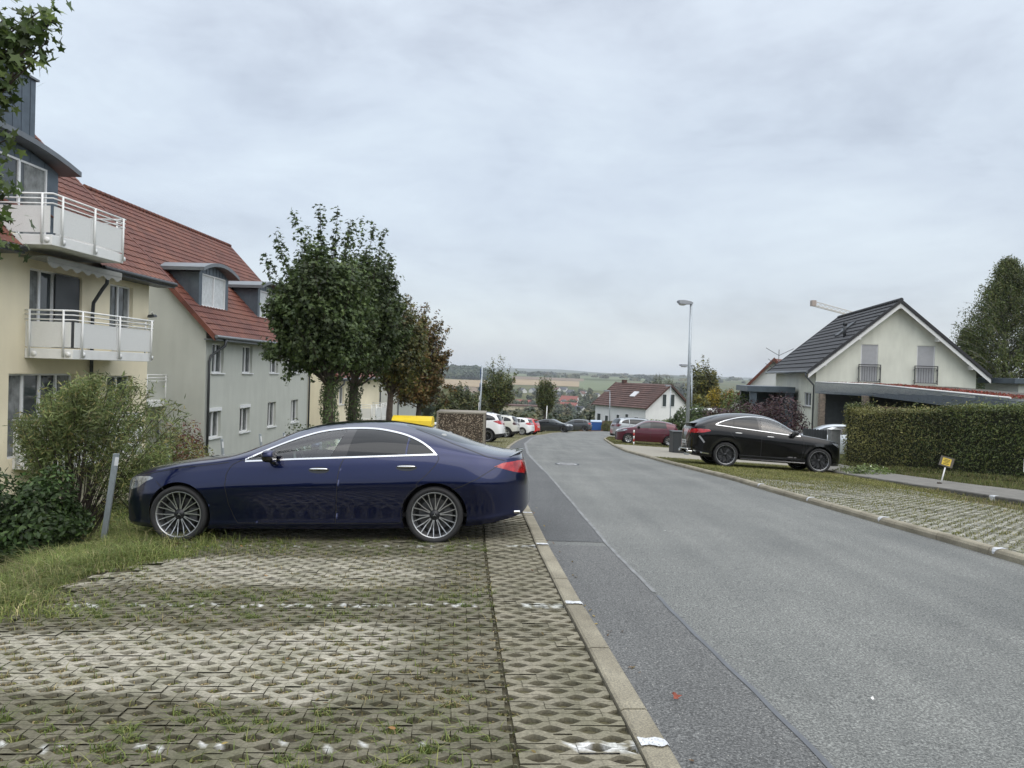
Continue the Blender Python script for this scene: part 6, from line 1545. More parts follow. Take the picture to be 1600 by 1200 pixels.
def simple_house(name, label, cx, cy, zb, rz, Wd, Ln, hw, ph, plas, tile, wins=(), chim=None, ov=.4, cat='house', group=None, row=.5, extra=None):
    """gable on the local x axis facing local -y; local origin at the near left corner"""
    o = thing(name, label, cat, (cx, cy, zb), rz, group)
    w = MB(); pk = hw + Wd / 2 * ph
    w.add([(0, 0, 0), (Wd, 0, 0), (Wd, 0, hw), (Wd / 2, 0, pk), (0, 0, hw)], [(0, 1, 2, 3, 4)]); w.add([(0, Ln, 0), (Wd, Ln, 0), (Wd, Ln, hw), (Wd / 2, Ln, pk), (0, Ln, hw)], [(4, 3, 2, 1, 0)])
    w.add([(0, 0, 0), (0, Ln, 0), (0, Ln, hw), (0, 0, hw)], [(3, 2, 1, 0)]); w.add([(Wd, 0, 0), (Wd, Ln, 0), (Wd, Ln, hw), (Wd, 0, hw)], [(0, 1, 2, 3)])
    w.build('wall', plas, o)
    sl = math.hypot(1, ph); r = MB(); ez = hw - ov * ph + .1
    tiles(r, (-ov, -ov, ez), (0, 1, 0), (1 / sl, 0, ph / sl), Ln + 2 * ov, (Wd / 2 + ov) * sl, row, .35, .02, .07, res=2)
    tiles(r, (Wd + ov, -ov, ez), (0, 1, 0), (-1 / sl, 0, ph / sl), Ln + 2 * ov, (Wd / 2 + ov) * sl, row, .35, .02, .07, res=2)
    pz = ez + (Wd / 2 + ov) * ph
    for x0 in (-ov, Wd + ov):
        for y0 in (-ov - .03, Ln + ov - .05): r.hexa([(x0, y0, ez - .25), (x0, y0 + .08, ez - .25), (x0, y0 + .08, ez + .1), (x0, y0, ez + .1)], [(Wd / 2, y0, pz - .25), (Wd / 2, y0 + .08, pz - .25), (Wd / 2, y0 + .08, pz + .1), (Wd / 2, y0, pz + .1)])
    ro = r.build('roof', tile, o)
    if chim: MB().box((Wd / 2 - .3 + chim[0], chim[1], pz - 1.2), (Wd / 2 + .3 + chim[0], chim[1] + .6, pz + chim[2])).build('chimney', M['brown_tile'], ro)
    for (side, u0, u1, v0, v1) in wins:
        mp_ = {'f': lambda u, v, d: (u, d - .06, v), 'l': lambda u, v, d: (d - .06, u, v), 'r': lambda u, v, d: (Wd + .06 - d, u, v)}[side]
        window(o, (u0, u1, v0, v1), mp_, cols=2 if u1 - u0 > 1.1 else 1, depth=.03, sill=False, bar=.09)
    if extra: extra(o, Wd, Ln, hw, pk, ph)
    return o
def wh_extra(o, Wd, Ln, hw, pk, ph):
    sl = math.hypot(1, ph); u = np.array([1 / sl, 0, ph / sl]); n_ = np.array([-ph / sl, 0, 1 / sl]); c = np.array([1.5, 4.2, hw + 1.5 * ph + .12]); v = np.array([0, 1., 0])
    k = MB(); k.hexa([c, c + u * 1.2, c + u * 1.2 + v * 1.1, c + v * 1.1], [c + n_ * .15, c + u * 1.2 + n_ * .15, c + u * 1.2 + v * 1.1 + n_ * .15, c + v * 1.1 + n_ * .15]); k.build('skylight', M['shutter'], o)
simple_house('detached_house', 'white house with brown tiled gable roof at the bend of the road', 19.1, 109, EYE - 8.4, R(32), 8.6, 11.5, 4.1, .74, M['white_plaster'], M['brown_tile'],
             [('f', 3.0, 3.9, 4.1, 6.0), ('f', 4.6, 5.5, 4.1, 6.0), ('l', 1.4, 2.4, 1.2, 2.6), ('l', 3.6, 4.4, .9, 2.9), ('l', 5.6, 6.4, 1.4, 2.7), ('l', 8.2, 9.1, .2, 2.4), ('l', 10.0, 11.0, 1.3, 2.6)], (0, 9.6, .45), .45, extra=wh_extra)
simple_house('detached_house', 'white gabled house with red roof edge peeping out behind the dark slate annex', 21.6, 76, EYE - 6.2, R(-34), 8.6, 11, 3.7, 1.05, M['white_plaster'], M['red_tile'], [], None, .5)
# crane boom far behind the ridge
def crane():
    o = thing('tower_crane', 'white lattice crane boom rising behind the dark roof', 'crane', (85, 190, float(G(85, 190))))
    a = np.array(AT(1271, 476, 165)) - np.array(o.location); b = np.array(AT(1420, 516, 205)) - np.array(o.location)
    m = MB(); n = 26; up = np.array([0, 0, 1.0]); d = (b - a) / np.linalg.norm(b - a); s = np.cross(d, up)
    off = [up * .75, s * .45 - up * .2, -s * .45 - up * .2]
    for q in off: m.tube([a + q, b + q], .08, 5)
    for i in range(n):
        p, q = a + (b - a) * i / n, a + (b - a) * (i + 1) / n
        for k in range(3): m.tube([p + off[k], q + off[(k + 1) % 3]], .045, 4, cap=False)
        m.tube([p + off[1], p + off[2]], .045, 4, cap=False)
    m.build('boom', pbr('crane_white', (.55, .52, .48), .6, var=.15), o)
    t = MB(); h = b[2]
    for q in ((b[0] - .8, b[1] - .8), (b[0] + .8, b[1] - .8), (b[0] - .8, b[1] + .8), (b[0] + .8, b[1] + .8)): t.tube([(q[0], q[1], 0), (q[0], q[1], h)], .14, 5)
    for i in range(int(h / 2)): t.tube([(b[0] - .8, b[1] - .8, i * 2), (b[0] + .8, b[1] - .8, i * 2 + 2)], .07, 4, cap=False)
    t.build('mast', pbr('crane_grey', (.4, .36, .2), .6, var=.15), o)
    MB().box((a[0] - .5, a[1] - .6, a[2] - .3), (a[0] + .4, a[1] + .6, a[2] + .9)).build('boom_tip', pbr('crane_tip', (.36, .30, .27), .6, var=.15), o)
crane()
an = thing('roof_aerial', 'thin branching television aerial behind the dark tiled roof', 'aerial', AT(1214, 640, 64))
az = AT(1214, 546, 64)[2] - AT(1214, 640, 64)[2]; m = MB(); m.tube([(0, 0, 0), (0, 0, az)], .03, 5)
for h, s, l in ((az, -1, 1.1), (az, 1, 1.2), (az - 1.3, -1, 1.1), (az - .9, -1, .9)): m.tube([(0, 0, h - .5), (s * l, 0, h + .1)], .022, 4)
m.build('mast', M['dark_metal'], an)
# ================================================================== TREES AND PLANTS
DK = [(.036, .056, .019), (.05, .074, .024), (.068, .094, .03), (.026, .042, .015)]
MID = [(.045, .07, .02), (.065, .09, .025), (.03, .048, .015), (.09, .105, .03)]
BRN = [(.11, .072, .026), (.085, .075, .025), (.13, .085, .03), (.062, .068, .021), (.09, .052, .02)]
def curve(p0, p1, sag, n=7):
    p0, p1 = np.array(p0, float), np.array(p1, float); m = (p0 + p1) / 2 + np.array(sag)
    t = np.linspace(0, 1, n)[:, None]; return (1 - t) ** 2 * p0 + 2 * t * (1 - t) * m + t * t * p1
def tree(name, label, base, trunk_h, r0, cc, rad, nsh, nlf, size, cols, w=None, shape=MAPLE, spread=.26, spikes=(), group=None, lean=(0, 0), ivy=0, droop=.15, ustart=.3, cat='tree', low=-.35, top_r=.45, bushy=0.0):
    """trunk, limbs to the crown's outer shell, leaves along the limbs; cc/rad are crown centre and half-sizes relative to base"""
    o = thing(name, label, cat, base, 0, group); cc = np.array(cc, float); rad = np.array(rad, float)
    t = MB(); tp = np.array([lean[0], lean[1], trunk_h])
    tr = [np.array([0, 0, -.3])] + [tp * q + np.array([.03 * math.sin(5 * q + base[0]), .03 * math.cos(4 * q), 0]) * trunk_h * .3 for q in (.0, .35, .7, 1)]
    topp = np.array([cc[0] * .9, cc[1] * .9, cc[2] + rad[2] * top_r]); tr += [tp + (topp - tp) * q for q in (.35, .7, 1)]
    t.tube(tr, [r0 * 1.25, r0 * 1.1, r0 * .95, r0 * .85, r0 * .75, r0 * .5, r0 * .3, r0 * .08], 9)
    ends = []
    for i in range(nsh):
        while True:
            v = rng.normal(size=3); v /= np.linalg.norm(v)
            if v[2] > low: break
        f = rng.uniform(.55, 1.02) ** .6
        e = cc + rad * v * f; q = rng.uniform(.0, .8); s = tp * (.9) + (topp - tp) * q * max(0, min(1, (e[2] - tp[2]) / (rad[2] * 1.6) + .25))
        ends.append((s, e))
    for e in spikes: ends.append((tp + (topp - tp) * .4, np.array(e, float)))
    P_, Nn = [], []; nb = len(ends) - len(spikes)
    for ei, (s, e) in enumerate(ends):
        spk = ei >= nb
        c = curve(s, e, (e - s) * np.array([.12, .12, -.14]) + rng.normal(0, .05, 3) * np.linalg.norm(e - s))
        if rng.random() < .75: t.tube(c, list(np.linspace(r0 * .22, r0 * .03, len(c))), 5, cap=False)
        n = max(3, int(nlf * (.7 + .6 * rng.random()) * (1.9 if spk and bushy else 1))); u = ustart + (1 - ustart) * rng.random(n) ** .8
        i0 = np.minimum((u * (len(c) - 1)).astype(int), len(c) - 2); fr = u * (len(c) - 1) - i0
        p = c[i0] * (1 - fr)[:, None] + c[i0 + 1] * fr[:, None]
        d = rng.normal(size=(n, 3)); d /= np.linalg.norm(d, axis=1, keepdims=True)
        d *= (spread * (.8 if spk and bushy else 1) * rng.random(n) ** .5 * (1.15 - (.45 if spk else .6) * u))[:, None]; p = p + d; p[:, 2] -= droop * spread * rng.random(n)
        P_.append(p); Nn.append(d / spread + np.array([0, 0, .55]) + .35 * (p - cc) / rad + rng.normal(0, .45, (n, 3)))
    t.build('trunk', M['bark'], o)
    if bushy > 0:
        n = int(bushy); v = rng.normal(size=(n, 3)); v /= np.linalg.norm(v, axis=1, keepdims=True); v *= rng.random((n, 1)) ** .45
        P_.append(cc + rad * v * .8); Nn.append(v + rng.normal(0, .6, (n, 3)) + [0, 0, .4])
    pts = np.concatenate(P_); nr = np.concatenate(Nn)
    leaves('crown', pts, nr, size * rng.uniform(.6, 1.25, len(pts)), shape, palette(len(pts), cols, w, .22, pts), o)
    if ivy:
        n = ivy; z = rng.uniform(-.1, trunk_h * 1.05, n); a = rng.uniform(0, 6.283, n); rr = r0 * 1.1 + rng.uniform(.0, .07, n) + .04 * np.sin(z * 6 + a)
        p = np.stack([lean[0] * z / trunk_h + rr * np.cos(a), lean[1] * z / trunk_h + rr * np.sin(a), z], 1)
        leaves('ivy', p, np.stack([np.cos(a), np.sin(a), .3 + 0 * a], 1) + rng.normal(0, .3, (n, 3)), rng.uniform(.05, .1, n), MAPLE, palette(n, DK[:3], None, .2, p), o)
    return o
def gz(x, y): return (x, y, float(G(x, y)))
def rel(b, px, py, Y): return np.array(AT(px, py, Y)) - np.array(b)
# two ivy-clad maples behind the blue car
b = gz(-4.55, 19.2)
tree('maple_tree', 'dark green maple with ivy-clad trunk, left one of the pair behind the blue car', b, 2.3, .15, rel(b, 500, 490, 19.2), (1.42, 1.5, 1.95), 150, 120, .165, DK, [3, 3, 1.8, 1.2], spread=.29,
     spikes=[rel(b, px, py, Y) for px, py, Y in ((458, 330, 18.8), (500, 320, 19.2), (528, 326, 19.4), (430, 362, 18.7), (414, 400, 19.2), (480, 352, 19), (548, 345, 19.6), (470, 380, 19.5), (412, 555, 18.6), (447, 592, 18.8), (425, 500, 18.8))], ivy=2600, bushy=7500, low=-.55)
b = gz(-4.6, 22.4)
tree('maple_tree', 'dark green maple with ivy-clad trunk, right one of the pair behind the blue car', b, 2.3, .16, rel(b, 568, 492, 22.4), (1.42, 1.6, 2.15), 150, 120, .17, DK, [3, 3, 2.2, 1.2], spread=.3,
     spikes=[rel(b, px, py, Y) for px, py, Y in ((566, 338, 22.4), (584, 350, 22), (600, 358, 22.6), (548, 350, 22.4), (612, 400, 22), (625, 430, 22.5), (540, 370, 22))], ivy=2600, bushy=7500, low=-.55)
b = gz(-4.5, 28.5)
tree('maple_tree', 'olive green maple standing between the dark pair and the brown tree', b, 2.2, .14, rel(b, 622, 548, 28.5), (1.2, 1.5, 2.2), 110, 95, .18, [(.05, .06, .018), (.07, .075, .022), (.04, .05, .016), (.10, .085, .025)], None, spread=.3, bushy=1500)
b = gz(-4.4, 36.5)
tree('autumn_tree', 'brown-leaved autumn tree left of the pebble-dash enclosure', b, 2.0, .14, rel(b, 652, 560, 36.5), (1.55, 1.8, 2.75), 170, 80, .19, BRN, [3, 3, 2, 2, 2], spread=.32,
     spikes=[rel(b, px, py, 36.5) for px, py in ((640, 462), (668, 472), (690, 500), (703, 512), (705, 548), (712, 610), (700, 630), (684, 486))], low=-.75, bushy=1500)
# overhanging tree at the left edge of the view
b = gz(-6.7, 7.0)
tree('maple_tree', 'maple overhanging the top left corner with large serrated leaves', b, 2.6, .15, rel(b, -330, 40, 7.0), (2.15, 1.6, 1.9), 60, 60, .15, [(.04, .065, .018), (.06, .09, .024), (.03, .045, .014), (.08, .11, .03)], None, spread=.22,
     spikes=[rel(b, px, py, 6.8) for px, py in ((104, 6), (84, 30), (76, 62), (60, 88), (40, 60), (20, 110), (50, 30), (70, 12), (12, 70), (30, 14), (10, 140), (5, 30), (22, 214), (2, 170), (18, 285), (24, 345), (16, 385), (0, 330), (45, 45), (88, 12))], ustart=.55)
# willow-leaved shrub beside the leaning post
b = gz(-6.35, 11.0); o = thing('willow_shrub', 'multi-stemmed shrub with narrow willow leaves beside the leaning steel post', 'shrub', b)
t = MB(); P_, Nn = [], []
for i in range(95):
    px = rng.uniform(25, 285); top_ = 592 + 55 * abs((px - 165) / 130) ** 2; py = top_ + rng.uniform(0, 95 if px < 170 else 175) * rng.random() ** .7
    e = rel(b, px, py, 11 + rng.normal(0, .45)); s = np.array([rng.normal(.05, .10), rng.normal(0, .12), 0])
    if i < 7: s = np.array([(-.06, .04, .1, .16, .0, .12, .2)[i], .02 * i, 0]); e = rel(b, (75, 118, 150, 205, 100, 230, 262)[i], (630, 600, 605, 605, 610, 640, 680)[i], 11 + .1 * i)
    c = curve(s, e, np.array([0, 0, .12]) - .10 * np.array([e[0], e[1], 0]), 8)
    t.tube(c, list(np.linspace(.03 if i < 7 else .008, .004, len(c))), 5, cap=False)
    n = 250; u0 = .66 if px < 175 else .5; u = u0 + (1.04 - u0) * rng.random(n) ** .8; i0 = np.minimum((np.minimum(u, .999) * 7).astype(int), 6); f = np.clip(u * 7 - i0, 0, 1.1)
    p = c[i0] * (1 - f)[:, None] + c[i0 + 1] * f[:, None]; d = rng.normal(size=(n, 3)) * (.13 * (1.25 - .75 * u))[:, None]
    P_.append(p + d); Nn.append(rng.normal(size=(n, 3)) + d * 6)
t.build('stems', M['bark'], o); pts = np.concatenate(P_)
leaves('foliage', pts, np.concatenate(Nn), rng.uniform(.06, .115, len(pts)), NARROW * [1.2, 1, 1], palette(len(pts), [(.125, .155, .055), (.095, .125, .042), (.16, .175, .065), (.20, .175, .07), (.07, .095, .034)], [3, 3, 2, 1, 2], .22, pts, 1.6), o)
def bush(name, label, pos, rad, n, size, cols, w=None, shape=OVAL, cat='bush', group=None, core=True, stems=7, lump=.22, flat=0.0):
    """low shrub: stems plus leaves spread through an uneven mass; pos = centre of its foot"""
    o = thing(name, label, cat, pos, 0, group); rad = np.array(rad, float)
    v = rng.normal(size=(n, 3)); v /= np.linalg.norm(v, axis=1, keepdims=True); ph = rng.uniform(0, 6, 4)
    k = 1 + lump * (np.sin(v[:, 0] * 5 + ph[0]) + np.sin(v[:, 1] * 6 + ph[1]) + np.sin(v[:, 2] * 7 + ph[2])) / 2
    p = v * (k * rng.uniform(.25, 1.0, n) ** .35)[:, None] * rad; p[:, 2] += rad[2] * .82; p = p[p[:, 2] > -.05]; n = len(p); v = p - [0, 0, rad[2] * .6]
    t = MB()
    for i in range(stems):
        a = 6.283 * i / stems; e = np.array([rad[0] * .7 * math.cos(a), rad[1] * .7 * math.sin(a), rad[2] * rng.uniform(.9, 1.5)])
        t.tube(curve((0, 0, -.1), e, (0, 0, .1)), list(np.linspace(.02 * (1 + rad[2]), .004, 7)), 5, cap=False)
    t.build('stems', M['bark'], o)
    leaves('foliage', p, v / rad + rng.normal(0, .7, (n, 3)) + [0, 0, .3], size * rng.uniform(.6, 1.3, n), shape, palette(n, cols, w, .22, p, 1.5 / max(.5, rad.mean())), o)
    return o
p = AT(58, 812, 9.6); zf_ = float(G(p[0], 9.7)) - .1; bush('broadleaf_bush', 'dark glossy green bush at the left edge under the balconies', (p[0], 9.7, zf_), (.55, .6, (AT(58, 738, 9.6)[2] - zf_) / 1.95), 6500, .075, [(.03, .055, .016), (.045, .075, .02), (.022, .04, .012)], None)
p = AT(-40, 812, 9.3); bush('broadleaf_bush', 'dark green bush cut off by the left edge of the view', (p[0], 9.5, float(G(p[0], 9.5)) - .1), (.6, .6, .8), 4500, .075, [(.03, .055, .016), (.045, .075, .02), (.022, .04, .012)], None)
bush('leafy_undergrowth', 'loose green undergrowth between the willow shrub and the blue car nose', (-5.6, 11.9, float(G(-5.6, 11.9))), (.75, .7, .62), 5600, .06, [(.06, .085, .025), (.08, .105, .03), (.045, .06, .02)], None, NARROW)
bush('leafy_undergrowth', 'low weeds at the foot of the willow shrub, left of the steel post', (-6.5, 10.4, float(G(-6.5, 10.4))), (.7, .5, .32), 3000, .06, [(.06, .085, .025), (.08, .105, .03), (.13, .12, .05)], None, NARROW)
p = AT(286, 715, 16); bush('barberry_bush', 'reddish brown shrub below the grey house corner', (p[0], 16, -1.75), (.55, .55, 1.12), 6500, .06, [(.10, .03, .025), (.07, .03, .022), (.12, .10, .03), (.09, .10, .03)], [3, 2, 1, 1])
p = AT(295, 735, 15); bush('barberry_bush', 'yellow-green low shrub in front of the reddish one', (p[0], 15, -1.6), (.7, .5, .92), 5200, .055, [(.11, .12, .035), (.08, .09, .025), (.12, .06, .03)], [3, 2, 1])
for px, py, Y, r in ((575, 655, 27, .5), (590, 650, 30, .55), (470, 665, 20, .5)):
    p = AT(px, py, Y); bush('sapling_bush', {575: 'thin light green sapling right of the ivy trunks', 590: 'loose green sapling in front of the far balcony', 470: 'small weeds under the left ivy trunk'}[px], (p[0], Y, float(G(p[0], Y))), (r, r, .75), 900, .09, MID, None, OVAL)
# clipped hedge on the right
def hedge(name, label, line, h0, h1, thick, n, size, cols, w=None, cols2=None, cat='hedge'):
    line = np.array(line, float); seg = np.linalg.norm(np.diff(line, axis=0), axis=1); S = np.r_[0, np.cumsum(seg)]; L_ = S[-1]
    b = gz(*line[0]); o = thing(name, label, cat, b)
    s = rng.uniform(-.1, L_ + .1, n); pos = np.stack([np.interp(s, S, line[:, i]) for i in range(2)], 1)
    d = np.stack([np.interp(s + .3, S, line[:, i]) - np.interp(s - .3, S, line[:, i]) for i in range(2)], 1); d /= (np.linalg.norm(d, axis=1, keepdims=True) + 1e-9); nr = np.stack([d[:, 1], -d[:, 0]], 1)
    hh = h0 + (h1 - h0) * np.clip(s / L_, 0, 1) + .09 * noise2(s * .9, s * .3, 1)
    face = rng.random(n); side = np.where(face < .56, 1, np.where(face < .64, -1, 0)); top = side == 0
    endf = (rng.random(n) < .06)
    lat = np.where(top, rng.uniform(-.5, .5, n), side * .5) * thick; lat = lat + np.where(top, 0, rng.normal(0, .07, n) - side * abs(rng.normal(0, .08, n)) + .10 * noise2(s * 1.7, 3 * rng.random(n), 5))
    z = np.where(top, hh + rng.normal(0, .05, n) + .03 + np.where(rng.random(n) < .12, rng.exponential(.09, n), 0), rng.uniform(.02, 1, n) ** .9 * hh)
    pos = pos + nr * lat[:, None]; pos = np.where(endf[:, None], line[0] + nr[0] * (rng.uniform(-.5, .5, n) * thick)[:, None] + d[0] * rng.normal(0, .06, n)[:, None], pos)
    gzz = G(pos[:, 0], pos[:, 1]); P3 = np.stack([pos[:, 0], pos[:, 1], gzz + z], 1) - np.array(b)
    nn = np.concatenate([nr * side[:, None], top[:, None] * 1.0], 1) + rng.normal(0, .6, (n, 3))
    c = palette(n, cols, w, .24, P3, 1.1)
    if cols2 is not None: c2 = palette(n, cols2, None, .24, P3, 1.1); k = (rng.random(n) < 1 - smooth(s + rng.normal(0, .9, n), 1.5, 6.0))[:, None]; c = np.where(k, c2, c)
    # twiggy inside
    m = MB(); K = int(L_ / .5) + 1; V = []
    for i in range(K + 1):
        q = L_ * i / K; c0 = np.array([np.interp(q, S, line[:, k]) for k in range(2)]); dd = np.array([np.interp(q + .3, S, line[:, k]) - np.interp(q - .3, S, line[:, k]) for k in range(2)]); dd /= np.linalg.norm(dd); nq = np.array([dd[1], -dd[0]]); h = (h0 + (h1 - h0) * i / K) - .07
        for sgn, zz in ((-1, -.1), (-1, h), (1, h), (1, -.1)): xy = c0 + nq * sgn * (thick / 2 - .12); V.append((xy[0] - b[0], xy[1] - b[1], float(G(*xy)) + zz - b[2]))
    m.add(V, [(i * 4 + k, i * 4 + k + 1, i * 4 + 5 + k, i * 4 + 4 + k) for i in range(K) for k in range(3)] + [(0, 1, 2, 3), (K * 4 + 3, K * 4 + 2, K * 4 + 1, K * 4)])
    m.build('branches', M['twigs'], o)
    leaves('foliage', P3, nn, size * rng.uniform(.6, 1.35, n), OVAL, c, o)
    # shoots sticking out on top
    return o
M['twigs'] = pbr('twigs', (.022, .026, .012), .95, var=.5, scale=22, bump=1, bscale=60)
hedge('clipped_hedge', 'long clipped privet hedge along the pavement on the right', [(13.0, 28.6), (13.95, 25), (14.85, 21.7), (16.2, 17), (17.6, 12)], 1.98, 2.25, 1.3, 60000, .066, [(.07, .095, .028), (.09, .112, .034), (.052, .072, .022), (.13, .14, .045)], [3, 3, 2, 1.4], [(.125, .122, .038), (.10, .105, .033), (.155, .145, .05)])
p = AT(1590, 640, 27); bush('cypress_bush', 'bright green rounded bush behind the hedge at the right edge', (p[0] + .6, 28, float(G(p[0], 28))), (1.5, 1.2, 1.35), 3600, .12, [(.075, .10, .022), (.055, .08, .02)], None)
# weeds and flowers near the black car
p = AT(1362, 742, 23.5); bush('weed', 'leafy weed clump with pale flowers at the kerb in front of the hedge', (p[0], 23.5, float(G(p[0], 23.5))), (.75, .5, .2), 1500, .07, [(.09, .13, .035), (.13, .16, .06), (.06, .09, .025), (.35, .36, .28)], [3, 2, 2, .25])
p = AT(1330, 740, 24.6); bush('weed', 'smaller weed clump right beside the black car front wheel', (p[0], 24.6, float(G(p[0], 24.6))), (.5, .4, .16), 800, .06, [(.09, .12, .035), (.12, .13, .05)], None)
# trees along the left row further down
b = gz(-1.45, 75); tree('maple_tree', 'round-crowned young maple behind the ivory and white cars', b, 1.7, .20, rel(b, 779, 607, 75), (2.0, 2.0, 2.15), 90, 48, .27, [(.045, .062, .016), (.06, .075, .02), (.033, .046, .013), (.085, .085, .022)], None, spread=.5, low=-.6,
     spikes=[rel(b, px, py, 75) for px, py in ((760, 566), (770, 560), (781, 553), (788, 558), (798, 568), (806, 578), (765, 572))], bushy=1100)
b = gz(4.0, 91); tree('maple_tree', 'smaller oval-crowned maple with a white stake behind the charcoal saloon', b, 1.5, .2, rel(b, 852, 614, 91), (1.45, 1.5, 2.05), 80, 42, .27, [(.045, .062, .016), (.06, .075, .02), (.036, .05, .014), (.08, .08, .022)], None, spread=.45, low=-.7,
     spikes=[rel(b, px, py, 91) for px, py in ((851, 584), (845, 590), (860, 590), (866, 598))], bushy=900)
wkr = [(.05, .065, .022), (.07, .08, .025), (.038, .05, .018), (.095, .09, .03)]
for px, py, Y, r, lab in ((718, 632, 95, (2.4, 2, 2.6), 'green bushy tree left of the grey sign pole'), (741, 636, 100, (2.2, 2, 2.2), 'green bushy tree just behind the grey sign pole'), (697, 640, 88, (1.6, 1.6, 1.8), 'olive bushy tree hidden low behind the brown tree'), (760, 634, 108, (2.3, 2, 2.0), 'dark bushy tree behind the round-crowned maple trunk')):
    b = gz(AT(px, py, Y)[0], Y); tree('bushy_tree', lab, b, 1.0, .15, rel(b, px, py - 4, Y), r, 60, 40, .34, wkr, None, spread=.6, low=-.9, bushy=700, shape=OVAL)
# autumn trees and shrubs between the houses on the right
b = gz(20.6, 82); tree('birch_tree', 'tall green and yellow tree behind the street lamp', b, 2.0, .18, rel(b, 1098, 608, 82), (1.95, 2.2, 3.3), 110, 48, .26, [(.06, .07, .02), (.085, .085, .022), (.13, .11, .02), (.045, .055, .018)], [3, 3, 1.3, 2], spread=.5, shape=OVAL, spikes=[rel(b, px, py, 82) for px, py in ((1098, 554), (1090, 562), (1107, 560), (1118, 578), (1084, 572), (1122, 592))], low=-.7, bushy=900)
b = gz(21.5, 76); tree('yellow_tree', 'bright yellow autumn bush beside the tall green and yellow tree', b, .8, .1, rel(b, 1117, 620, 76), (.85, .9, 1.3), 50, 34, .22, [(.26, .19, .018), (.19, .15, .02), (.12, .11, .025)], [3, 2, 1], spread=.4, shape=OVAL, low=-.8, bushy=300)
b = gz(21.5, 72); tree('yellow_tree', 'yellow-green bush right behind the street lamp pole', b, .8, .1, rel(b, 1090, 632, 72), (1.0, 1.0, 1.2), 50, 34, .22, [(.15, .125, .02), (.10, .10, .022), (.07, .08, .02)], None, spread=.4, shape=OVAL, low=-.8, bushy=300)
b = gz(25, 88); tree('orange_tree', 'small orange autumn tree above the purple shrubs', b, .8, .1, rel(b, 1140, 620, 88), (1.0, 1.0, 1.2), 50, 34, .24, [(.24, .12, .02), (.17, .11, .025), (.12, .09, .03)], None, spread=.4, shape=OVAL, low=-.8, bushy=300)
for px, top, Y, lab in ((1028, 578, 150, 'slim dark conifer peeping over the white house ridge'), (1044, 580, 152, 'second dark conifer right of the slim one over the white house')):
    b = gz(AT(px, 600, Y)[0], Y); e = rel(b, px, top, Y); tree('conifer_tree', lab, b, 2.0, .2, np.array([0, 0, e[2] - 3.2]), (1.5, 1.5, 3.1), 70, 30, .42, [(.05, .06, .028), (.065, .075, .03), (.04, .045, .022)], None, spread=.55, shape=NARROW, low=-.9, bushy=500)
PUR = [(.038, .016, .022), (.05, .022, .028), (.028, .014, .018), (.06, .04, .03)]
for px, py, Y, r, lab, co in ((1222, 642, 38, (1.35, 1.2, .95), 'purple-leaved shrub against the dark annex', PUR), (1190, 646, 39.5, (1.0, 1.1, .8), 'purple-leaved shrub in the middle of the shrub row', PUR), (1126, 650, 44, (1.1, 1.1, .75), 'low purple shrub nearest the street lamp', PUR), (1150, 632, 50, (1.3, 1.3, 1.15), 'light green shrub rising behind the purple ones', [(.07, .095, .025), (.09, .11, .03), (.05, .07, .02)]), (1092, 650, 52, (.9, 1.0, 1.0), 'dark green shrub right of the street lamp', DK), (1065, 662, 56, (1.0, 1.0, 1.15), 'dark green shrub left of the street lamp', DK), (1038, 668, 68, (1.5, 1.0, .75), 'low light green bush in front of the white house', [(.09, .12, .03), (.07, .09, .025)]), (1165, 644, 42, (.9, 1, .85), 'dark shrub between the green and purple ones', PUR[:2] + DK[:1])):
    x = AT(px, py, Y)[0]; z1 = AT(px, py, Y)[2]; bush('shrub', lab, (x, Y, min(z1 - r[2] * .9, float(G(x, Y)) + .4)), (r[0], r[1], max(r[2], .5 * (z1 + r[2] * .6 - float(G(x, Y))))), int(1500 + 1500 * r[0]), .12 if Y < 46 else .17, co, None)
p = AT(950, 661, 96); bush('globe_bush', 'round clipped dark bush beside the blue waste container', (p[0], 96, float(G(p[0], 96)) - .1), (.85, .85, .80), 1600, .13, [(.05, .065, .018), (.065, .075, .022)], None, lump=.05)
hedge('garden_hedge', 'brownish garden hedge along the far bend behind the parked cars', [(6.5, 112), (13, 113), (19, 113)], 1.9, 1.7, 1.2, 5000, .24, [(.045, .05, .018), (.06, .05, .022), (.035, .04, .014)], None)
